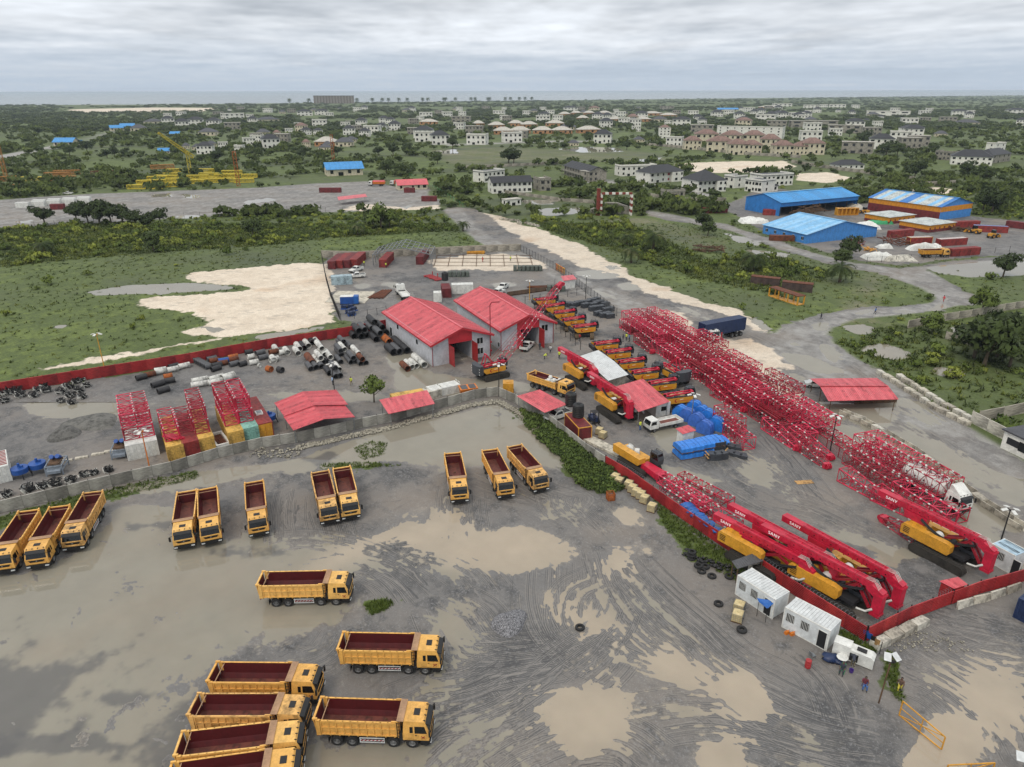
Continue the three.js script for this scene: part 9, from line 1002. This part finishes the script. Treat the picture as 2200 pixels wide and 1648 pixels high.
function body(pose) { return bodies[pose] ||= (() => {
const J = POSES[pose], B = [], add = (a, b, ra, rb, k) => B.push([a, b, ra, rb, k]), hip = (s) => [J.p[0], J.p[1] - .04, s * .1], sh = (s) => [J.c[0], J.c[1], s * .19];
add(J.p, J.c,.15,.17,1); add(sh(1), sh(-1),.09,.09,1); add(J.c, J.n,.1,.06,0); add(J.n, J.h,.06,.085,0); add(J.h,[J.h[0], J.h[1] + .08,0],.1,.1,0); add([J.h[0] - .02, J.h[1] + .09,0],[J.h[0] - .04, J.h[1] + .1,0],.105,.1,4); add([J.h[0] + .09, J.h[1] + .02,0],[J.h[0] + .115, J.h[1] - .005,0],.022,.022,0);
[1,-1].forEach((s, i) => { const [e, d] = [J.a[i * 2], J.a[i * 2 + 1]],[k, f] = [J.l[i * 2], J.l[i * 2 + 1]]; add(sh(s), e,.07,.055,1); add(e, d,.052,.036,0); for (let q = 0; q < 5; q++) add(d,[d[0] + (q ? .06 : .03), d[1] - (q ? .13 - q * .008 : .06), d[2] + (q - 2) * .018 + (q ? 0 : -.02 * s)],.026,.012,0); add(hip(s), k,.1,.07,2); add(k, f,.066,.045,2); add(f,[f[0] + .17, f[1] - .03, f[2]],.05,.04,3); });
const N = 76, mc = new MarchingCubes(N, new THREE.MeshBasicMaterial(), false, false,60000), sc = 1.0, oy = .9, dist = (x, y, z, b) => { const [p, q, ra, rb] = b, vx = q[0] - p[0], vy = q[1] - p[1], vz = q[2] - p[2], t = clamp(((x - p[0]) * vx + (y - p[1]) * vy + (z - p[2]) * vz) / (vx * vx + vy * vy + vz * vz || 1)); return Math.hypot(x - p[0] - vx * t, y - p[1] - vy * t, z - p[2] - vz * t) - lerp(ra, rb, t); };
mc.isolation = 0; for (let k = 0; k < N; k++) for (let j = 0; j < N; j++) for (let i = 0; i < N; i++) { const x = (i - N / 2) / (N / 2) * sc, y = (j - N / 2) / (N / 2) * sc + oy, z = (k - N / 2) / (N / 2) * sc; let d = 1; if (Math.abs(z) < .5) for (const b of B) { const e = dist(x, y, z, b), h = clamp(.5 + .5 * (d - e) / .03); d = lerp(d, e, h) - .03 * h * (1 - h); } mc.field[k * N * N + j * N + i] = -d; }
mc.update(); const n = mc.count, P = new Float32Array(n * 3), Q = new Float32Array(n * 3), K = []; for (let i = 0; i < n; i++) { const x = mc.positionArray[i * 3] * sc, y = mc.positionArray[i * 3 + 1] * sc + oy, z = mc.positionArray[i * 3 + 2] * sc; P.set([x, y, z], i * 3); Q.set([mc.normalArray[i * 3], mc.normalArray[i * 3 + 1], mc.normalArray[i * 3 + 2]], i * 3); let m = 9, w = 0; for (const b of B) { const e = dist(x, y, z, b); if (e < m) { m = e; w = b[4]; } } K.push(w); }
return [P, Q, K];
})(); }
const bodyMat = new THREE.MeshStandardMaterial({ vertexColors: true, roughness: .8 });
function person(label, p, turn, pose, shirt, legs, y) { const [P, Q, K] = body(pose), g = new THREE.BufferGeometry(), skin = [.105,.06,.04], pal = [skin, shirt || skin, legs,[.03,.03,.03],[.012,.011,.01]], C = new Float32Array(P.length); K.forEach((k, i) => C.set(pal[k], i * 3)); g.setAttribute('position', new THREE.BufferAttribute(P,3)); g.setAttribute('normal', new THREE.BufferAttribute(Q,3)); g.setAttribute('color', new THREE.BufferAttribute(C,3)); return single('person', label, 'person', g, bodyMat, y === undefined ? p : [p[0], y, p[1]], turn, 'people'); }
const HV = [.55,.62,.06], DK = [.03,.035,.05], BL = [.05,.12,.3], WH = [.6,.6,.58], MR = [.12,.02,.03];
[['person in dark clothes sitting on the green chair',[32.4,-53.7],-2.2, 'sit', DK, DK],['person in dark top bending beside the white generator',[33.8,-54.5],1.2, 'bend', DK,[.12,.1,.06]],['person in maroon shirt sitting on the blue chair',[33.7,-51.8],-1.9, 'sit', MR, BL],['shirtless person in yellow shorts walking past the solar lamp',[36.8,-51.3],-2.2, 'walk', null,[.5,.42,.05]],['person in yellow vest beside the white flatbed lorry',[21.59,-107.7],2.4, 'stand', HV, BL],['person in yellow vest bending over beams behind the loaded tipper',[6.88,-142.1],0, 'bend', HV, DK],['person in yellow vest beside the dark beams and rig mast',[10.1,-142.4],1, 'stand', HV, DK],['person in white shirt walking before the hall door',[8.38,-146],-1.4, 'walk', WH, DK],['person with white helmet at the red hall door',[6.16,-148],2, 'stand', DK, DK],['person in dark clothes left of the group by the lattice stack',[25.3,-153.4],0, 'stand', DK, DK],['person in yellow vest in the group by the lattice stack',[26.2,-154.3],.6, 'stand', HV, DK],['person in blue in the group by the lattice stack',[26.8,-153.5],2.6, 'stand', BL, DK],['person in yellow vest walking behind the red roofed store',[-31.3,-127.8],-1.6, 'walk', HV,[.2,.15,.08]],['person in pale blue shirt beside the lamp mast',[-35,-128],.5, 'stand',[.3,.42,.6], DK],['person in black walking on the winding road',[77.4,-170.4],2.8, 'walk', DK, DK],['person in blue among puddles on the winding road',[92.9,-174.7],.2, 'walk', BL, DK],['person in red on the bend of the winding road',[116.8,-186],1.4, 'walk',[.5,.03,.04],[.3,.03,.03]],['person in red overalls on the formwork grid',[-9.75,-235.1],1, 'stand',[.4,.05,.03],[.3,.04,.03]],['person in yellow vest on the formwork grid',[-.41,-236.1],2, 'stand', HV, DK],['person in yellow vest beside the four red containers',[-48.4,-230],2, 'stand', HV, DK],['person in yellow vest beside the container in the steel frame',[-40.8,-227.2],1, 'stand', HV, DK],['person in red beside the post fence near the cranes',[15.5,-154],1, 'stand',[.3,.03,.03], DK]].forEach((a) => person(...a));
// ---------------------------------------------------------------- cabins and belongings outside the red fence
function cabin(label, a, b, o = {}) { const th = heading(a, b), L = lengthOf([a, b]), c = thing('site_cabin', label, 'cabin',[lerp(a[0], b[0],.5) - Math.sin(th) * 1.22, lerp(a[1], b[1],.5) - Math.cos(th) * 1.22], th); part(c, 'wall', (g) => g.box(-L / 2, L / 2,.12,2.6,-1.2,1.2), mat('#d3d8dc',.5)); part(c, 'corner_frame', (g) => { for (const x of [-L / 2 - .02, L / 2 - .12]) for (const z of [-1.22,1.08]) g.box(x, x + .14,0,2.64, z, z + .14); for (const z of [-1.22,1.1]) for (const y of [.02,2.52]) g.box(-L / 2, L / 2, y, y + .13, z, z + .12); }, MT.white); for (let i = 0; i < 14; i++) part(c, 'roof_panel', (g) => { const x = -L / 2 + .1 + i * (L - .2) / 14; g.box(x, x + .3,2.6,2.66,-1.08,1.08); }, o.roof || MT.pale); for (const x of [-1.7,-.1]) { const w = part(c, 'window', (g) => g.box(x - .45, x + .45,1.15,2.1,1.2,1.23), MT.glass); part(w, 'bars', (g) => { for (let i = 0; i < 6; i++) g.box(x - .42 + i * .16, x - .38 + i * .16,1.15,2.1,1.23,1.26); }, MT.white); } const d = part(c, 'door', (g) => g.box(1.35,2.2,.15,2.15,1.2,1.235), HM.hole); part(d, 'frame', (g) => { for (const x of [1.29,2.2]) g.box(x, x + .06,.15,2.2,1.2,1.26); g.box(1.29,2.26,2.15,2.21,1.2,1.26); }, MT.white); return c; }
cabin('white site cabin with a blue tarpaulin awning, outside the red fence',[25.3,-65.5],[28.1,-61.3]); cabin('white site cabin with open dark door, beside the generator',[28.7,-60.1],[32,-56.5]); cabin('white site cabin with pale blue roof behind the lone drilling rig',[57.7,-71.6],[58.9,-69.1], { roof: mat('#a9c3d6',.5) });
{ const a = [26.4,-62], b = [28.4,-61.7], c = [27.2,-60.8], d = [26.6,-61.8], t = thing('awning', 'blue tarpaulin awning over the first cabin door', 'awning',[a[0],0, a[1]]), l = (p, y) => [p[0] - a[0], y, p[1] - a[1]]; part(t, 'tarpaulin', (g) => { const A = l(a,2.35), B = l(b,2.2), C = l(c,1.9), D = l(d,2), M = A.map((v, i) => (v + B[i] + C[i] + D[i]) / 4 - (i === 1 ? .15 : 0)); for (const [p, q] of [[A, D],[D, C],[C, B],[B, A]]) { g.tri(p, q, M); g.tri(q, p, M.map((v) => v - .01)); } }, MT.blueTarp); for (const p of [c, d]) part(t, 'pole', (g) => g.tube([p[0] - a[0],0, p[1] - a[1]],[p[0] - a[0],2, p[1] - a[1]],.03,5), MT.dark); }
{ const t = thing('generator', 'white canopy generator beside the second cabin', 'generator',[34.2,-55.4],-.62); part(t, 'canopy', (g) => { g.ext([[-1.9,.15],[1.9,.15],[1.9,1.2],[1.6,1.45],[-.3,1.5],[-.3,1.75],[-1.9,1.75]],-.6,.6); }, MT.white); part(t, 'door_opening', (g) => { g.box(-.3,.5,.3,1.2,.6,.62); g.box(1.9,1.92,.4,1.1,-.35,.35); }, HM.hole); part(t, 'exhaust', (g) => g.box(.2,1.1,1.48,1.6,-.25,.25), MT.dark); }
const chair = (l, p, r, m) => { const t = thing('plastic_chair', l, 'chair', p, r); part(t, 'seat', (g) => g.box(-.24,.24,.42,.46,-.24,.24), m); part(t, 'backrest', (g) => g.hull8([[-.26,.46,-.23],[-.22,.46,-.23],[-.22,.46,.23],[-.26,.46,.23],[-.34,.9,-.2],[-.3,.9,-.2],[-.3,.9,.2],[-.34,.9,.2]]), m); for (const x of [-.2,.2]) for (const z of [-.2,.2]) part(t, 'leg', (g) => g.tube([x * 1.15,0, z * 1.15],[x,.44, z],.025,5), m); };
chair('green plastic chair beside the generator',[32.4,-53.7],-2.2, MT.greenTarp); chair('blue plastic chair in front of the second cabin',[33.7,-51.7],-1.9, MT.blue); chair('grey plastic chair beside the red drum',[30.2,-55.6],.4, MT.steel);
{ const t = thing('plastic_table', 'round white table beside the generator', 'table',[32.9,-55]); part(t, 'top', (g) => g.lathe([0,.68,0], 'y',[[.55,0],[.55,.04],[0,.05]],16), MT.white); for (let i = 0; i < 4; i++) part(t, 'leg', (g) => g.tube([Math.cos(i * 1.57) * .4,0, Math.sin(i * 1.57) * .4],[Math.cos(i * 1.57) * .3,.68, Math.sin(i * 1.57) * .3],.03,5), MT.white); }
single('oil_drum', 'red oil drum in front of the second cabin', 'drum', (g) => g.lathe([0,0,0], 'y',[[.29,0],[.29,.28],[.31,.3],[.29,.32],[.29,.58],[.31,.6],[.29,.62],[.29,.88],[.27,.86],[0,.86]],14), MT.fenceRed,[29.3,-54.4]); single('tarpaulin_bundle', 'crumpled blue tarpaulin at the cabin corner', 'tarpaulin', (g) => { g.blob([0,.35,0],[.9,.45,.6],3,9,6,.3); g.blob([.6,.25,.4],[.5,.3,.5],8,8,5,.3); }, MT.boxBlue,[31.9,-55.3]); for (const [x, y, l] of [[[28.9,-59.1],0, 'orange jerrycan lying before the second cabin, left one'],[[29.4,-58.9],0, 'orange jerrycan lying before the second cabin, right one']]) single('jerrycan', l, 'jerrycan', (g) => { g.hull8([[-.25,0,-.16],[.25,0,-.16],[.25,0,.16],[-.25,0,.16],[-.22,.34,-.13],[.2,.34,-.13],[.2,.34,.13],[-.22,.34,.13]]); g.tube([.2,.3,0],[.3,.4,0],.05,6,.05, true); }, MT.orange, x,.4);
single('bucket', 'purple bucket beside the green chair', 'bucket', (g) => g.lathe([0,0,0], 'y',[[.17,0],[.22,.38],[.2,.38],[.15,.05],[0,.05]],12), mat('#4a2f86',.5),[33.3,-53.7]);
const tyre = kit(() => { const t = new THREE.Mesh(geo((g) => { g.lathe([0,.14,0], 'y',[[.28,-.14],[.48,-.14],[.53,-.08],[.53,.08],[.48,.14],[.28,.14],[.3,0],[.28,-.14]],16); }), MT.rubber); t.name = nm('tyre'); scene.add(t); t.userData = { label: '', category: 'tyre', kind: 'thing' }; return t; });
[[[7.2,-60],0],[[24.3,-59.5],0],[[21.91,-72.1],0],[[21.96,-72.3],.28],[[22.01,-72.5],.56],[[23.5,-68.6],0],[[25.5,-68.5],0],[[22.52,-69.5],0],[[22.67,-70.9],.05],[[22.96,-63.7],0],[[24.3,-59.6],0],[[22.28,-70.3],.2],[[23.14,-70.3],.1]].forEach(([p, y], i) => tyre([p[0], groundY(...p) + y, p[1]], i, `old black tyre on the mud, ${ord(i)} in order from the gravel heap to the cabins`, 'old tyres'));
single('scrap_pile', 'long heap of black tubes and rubbish behind the first cabin', 'scrap', (g) => { const r = rngOf(9); for (let i = 0; i < 60; i++) { const k = r() * 2 - 1, x = k * 3.2, z = k * 1.9 + (r() - .5) * 1.4; if (i % 3) g.blob([x,.15 + r() * .25, z],[.2 + r() * .2,.14,.2], i,6,4,.4); else g.bar([x,.1, z],[x + (r() - .5),.3 + r() * .4, z + (r() - .5)],.07); } }, MT.black,[24.1,-70.9],-.12);
{ const p = [34.2,-49.9], t = thing('solar_lamp', 'wooden pole with two small solar panels and lamps', 'lamp post', p); part(t, 'pole', (g) => g.tube([0,-.1,0],[.35,5.2,-.3],.07,6), MT.woodDark); for (const s of [-1,1]) part(t, 'solar_panel', (g) => { g.at(MX(.35 + s * .4,5.3,-.3, s * .4,.5)); g.box(-.3,.3,-.02,.02,-.4,.4); }, MT.pale); part(t, 'lamp_head', (g) => g.cbox(.4,4.9,-.1,.4,.15,.25), MT.dark); }
{ const t = thing('solar_lamp', 'pair of small solar panels at the bottom right edge', 'lamp post',[41.5,-41.4]); part(t, 'pole', (g) => g.tube([0,0,0],[0,3.2,0],.06,6), MT.steel); for (const s of [-1,1]) part(t, 'solar_panel', (g) => { g.at(MX(s * .55,3.3,0, s * .4,.5)); g.box(-.3,.3,-.02,.02,-.4,.4); }, MT.pale); }
const gate = (label, P) => { const t = thing('swing_gate', label, 'gate',[P[0][0][0],0, P[0][0][1]]), o = P[0][0], q = P.map(([p, y]) => [p[0] - o[0], y, p[1] - o[1]]); part(t, 'frame', (g) => { for (let i = 0; i < 4; i++) g.bar(q[i], q[(i + 1) % 4],.09); g.bar(q[0], q[2],.06); const m = (a, b) => a.map((v, i) => (v + b[i]) / 2); g.bar(m(q[0], q[1]), m(q[3], q[2]),.06); g.bar(m(q[0], q[3]), m(q[1], q[2]),.06); }, MT.gold); };
gate('open yellow pipe gate standing in a puddle',[[[35.4,-48.5],.1],[[37.2,-44.8],.15],[[37.2,-44.8],1.6],[[35.4,-48.5],1.8]]); gate('corner of a second yellow pipe gate at the bottom edge',[[[36.1,-42.3],.1],[[40.1,-42.5],.1],[[40.1,-42.5],1.3],[[36.1,-42.3],1.3]]);
{ const a = [35.9,-59.6], b = [37.3,-56.2], t = thing('clothes_line', 'washing line with cloths between fence corner and pole', 'washing line',[a[0],0, a[1]]); part(t, 'line', (g) => { g.tube([0,1.5,0],[b[0] - a[0],1.4, b[1] - a[1]],.015,4); g.tube([b[0] - a[0],0, b[1] - a[1]],[b[0] - a[0],1.6, b[1] - a[1]],.04,5); }, MT.dark); [MT.wrap, MT.wrap, MT.boxTeal, MT.blue, MT.blue, MT.black, MT.wood].forEach((m, i) => part(t, 'cloth', (g) => { const k = .08 + i * .13, x = (b[0] - a[0]) * k, z = (b[1] - a[1]) * k; g.hull8([[x - .18,.75 + i % 2 * .2, z - .14],[x + .18,.75 + i % 2 * .2, z + .14],[x + .17,.75 + i % 2 * .2, z + .16],[x - .19,.75 + i % 2 * .2, z - .12],[x - .2,1.48, z - .16],[x + .2,1.48, z + .16],[x + .19,1.48, z + .18],[x - .21,1.48, z - .14]]); }, m)); }
for (let i = 0; i < 6; i++) single('insulated_panel', `white insulated panel leaning beside the lone rig, ${ord(i)} from the front`, 'panel', (g) => g.hull8([[-4.2,0,0],[4.2,0,0],[4.2,0,.12],[-4.2,0,.12],[-4.2,1.9,-.3],[4.2,1.9,-.3],[4.2,1.9,-.18],[-4.2,1.9,-.18]]), MT.white,[lerp([53.6,-78.3][0],[56.5,-74.6][0],.5) + i * .1,.03, lerp([53.6,-78.3][1],[56.5,-74.6][1],.5) - i * .22], heading([53.6,-78.3],[56.5,-74.6]), 'leaning white panels');
container('blue container at the right picture edge outside the gate',[...[57.5,-62.3]],.6,6.06, MT.boxBlue); { const t = thing('office_cabin', 'white office cabin under the broad red roof', 'cabin',[...[25.9,-114.4]], heading([24,-115.4],[25.6,-112.8]) - .2); part(t, 'wall', (g) => g.box(-2.6,1.2,0,2.6,-1.6,1.2), MT.white); part(t, 'window', (g) => { g.box(1.2,1.23,1.1,1.9,-.8,.2); }, MT.glass); }
const TP = [[23.34,-81.3],[23.8,-80.3],[24.3,-79.3],[24.8,-78.4],[25.4,-77.4],[25.9,-76.2]];
single('tarpaulin', 'long blue tarpaulin draped over the razor wire of the red fence', 'tarpaulin', (g) => { TP.forEach((q, i) => { g.blob([q[0] - TP[0][0],1.75 - i * .05, q[1] - TP[0][1]],[1.0 - i * .07,.5 - i * .05,.7], i,8,6,.3); }); }, MT.blueTarp,[TP[0][0],0, TP[0][1]]); 
single('plaster_slab', 'long grey white dried mortar slab beside the fence', 'slab', (g) => g.hull8([[-4.2,0,-1],[4.2,0,-1],[4.2,0,1],[-4.2,0,1],[-4.1,.35,-.95],[4.1,.35,-.95],[4.1,.35,.95],[-4.1,.35,.95]]), MT.concretePale,[14.55,-101.8], heading([12.3,-104.9],[16.95,-99.2])); single('plywood_sheet', 'sheet of plywood lying in the open yard', 'board', (g) => g.box(-1.3,1.3,0,.05,-.5,.5), MT.wood,[42.7,-90.4],.1); { const t = thing('yellow_tank', 'square yellow tank beside the grey fence corner', 'tank',[-.71,-124.5]); part(t, 'body', (g) => g.hull8([[-1,.2,-1],[1,.2,-1],[1,.2,1],[-1,.2,1],[-1,2.1,-1],[1,2.1,-1],[1,2.1,1],[-1,2.1,1]]), MT.gold); part(t, 'lid', (g) => g.lathe([0,2.1,0], 'y',[[.5,0],[.5,.1],[0,.1]],10), MT.gold); part(t, 'skid', (g) => g.box(-1.1,1.1,0,.2,-1.1,1.1), MT.dark); } { const t = thing('orange_hopper', 'orange hopper box with two dark lids behind the grey fence', 'hopper',[-8.26,-123],.35); part(t, 'body', (g) => g.hull8([[-1.4,.2,-.6],[1.4,.2,-.6],[1.4,.2,.6],[-1.4,.2,.6],[-1.7,1.7,-1],[1.7,1.7,-1],[1.7,1.5,1],[-1.7,1.5,1]]), MT.orange); for (const s of [-1,1]) part(t, 'lid', (g) => g.hull8([[s * .8 - .65,1.62,-.8],[s * .8 + .65,1.62,-.8],[s * .8 + .65,1.5,.8],[s * .8 - .65,1.5,.8],[s * .8 - .6,1.76,-.75],[s * .8 + .6,1.76,-.75],[s * .8 + .6,1.6,.75],[s * .8 - .6,1.6,.75]]), MT.pipe); }
{ const V3 = [LR, mat('#b8233f',.5, { map: W4 }), mat('#d13556',.45, { map: W2 }), mat('#a82a3e',.6, { map: W4 })]; scene.children.filter((o) => o.name.startsWith('lattice_section')).forEach((o, i) => o.children.forEach((c) => { if (c.material === LR) c.material = V3[(i * 7 + (i >> 2)) % 4]; })); }
scene.traverse((o) => { if (o.isMesh) { o.castShadow = true; o.receiveShadow = true; } });
renderer.render(scene, camera);
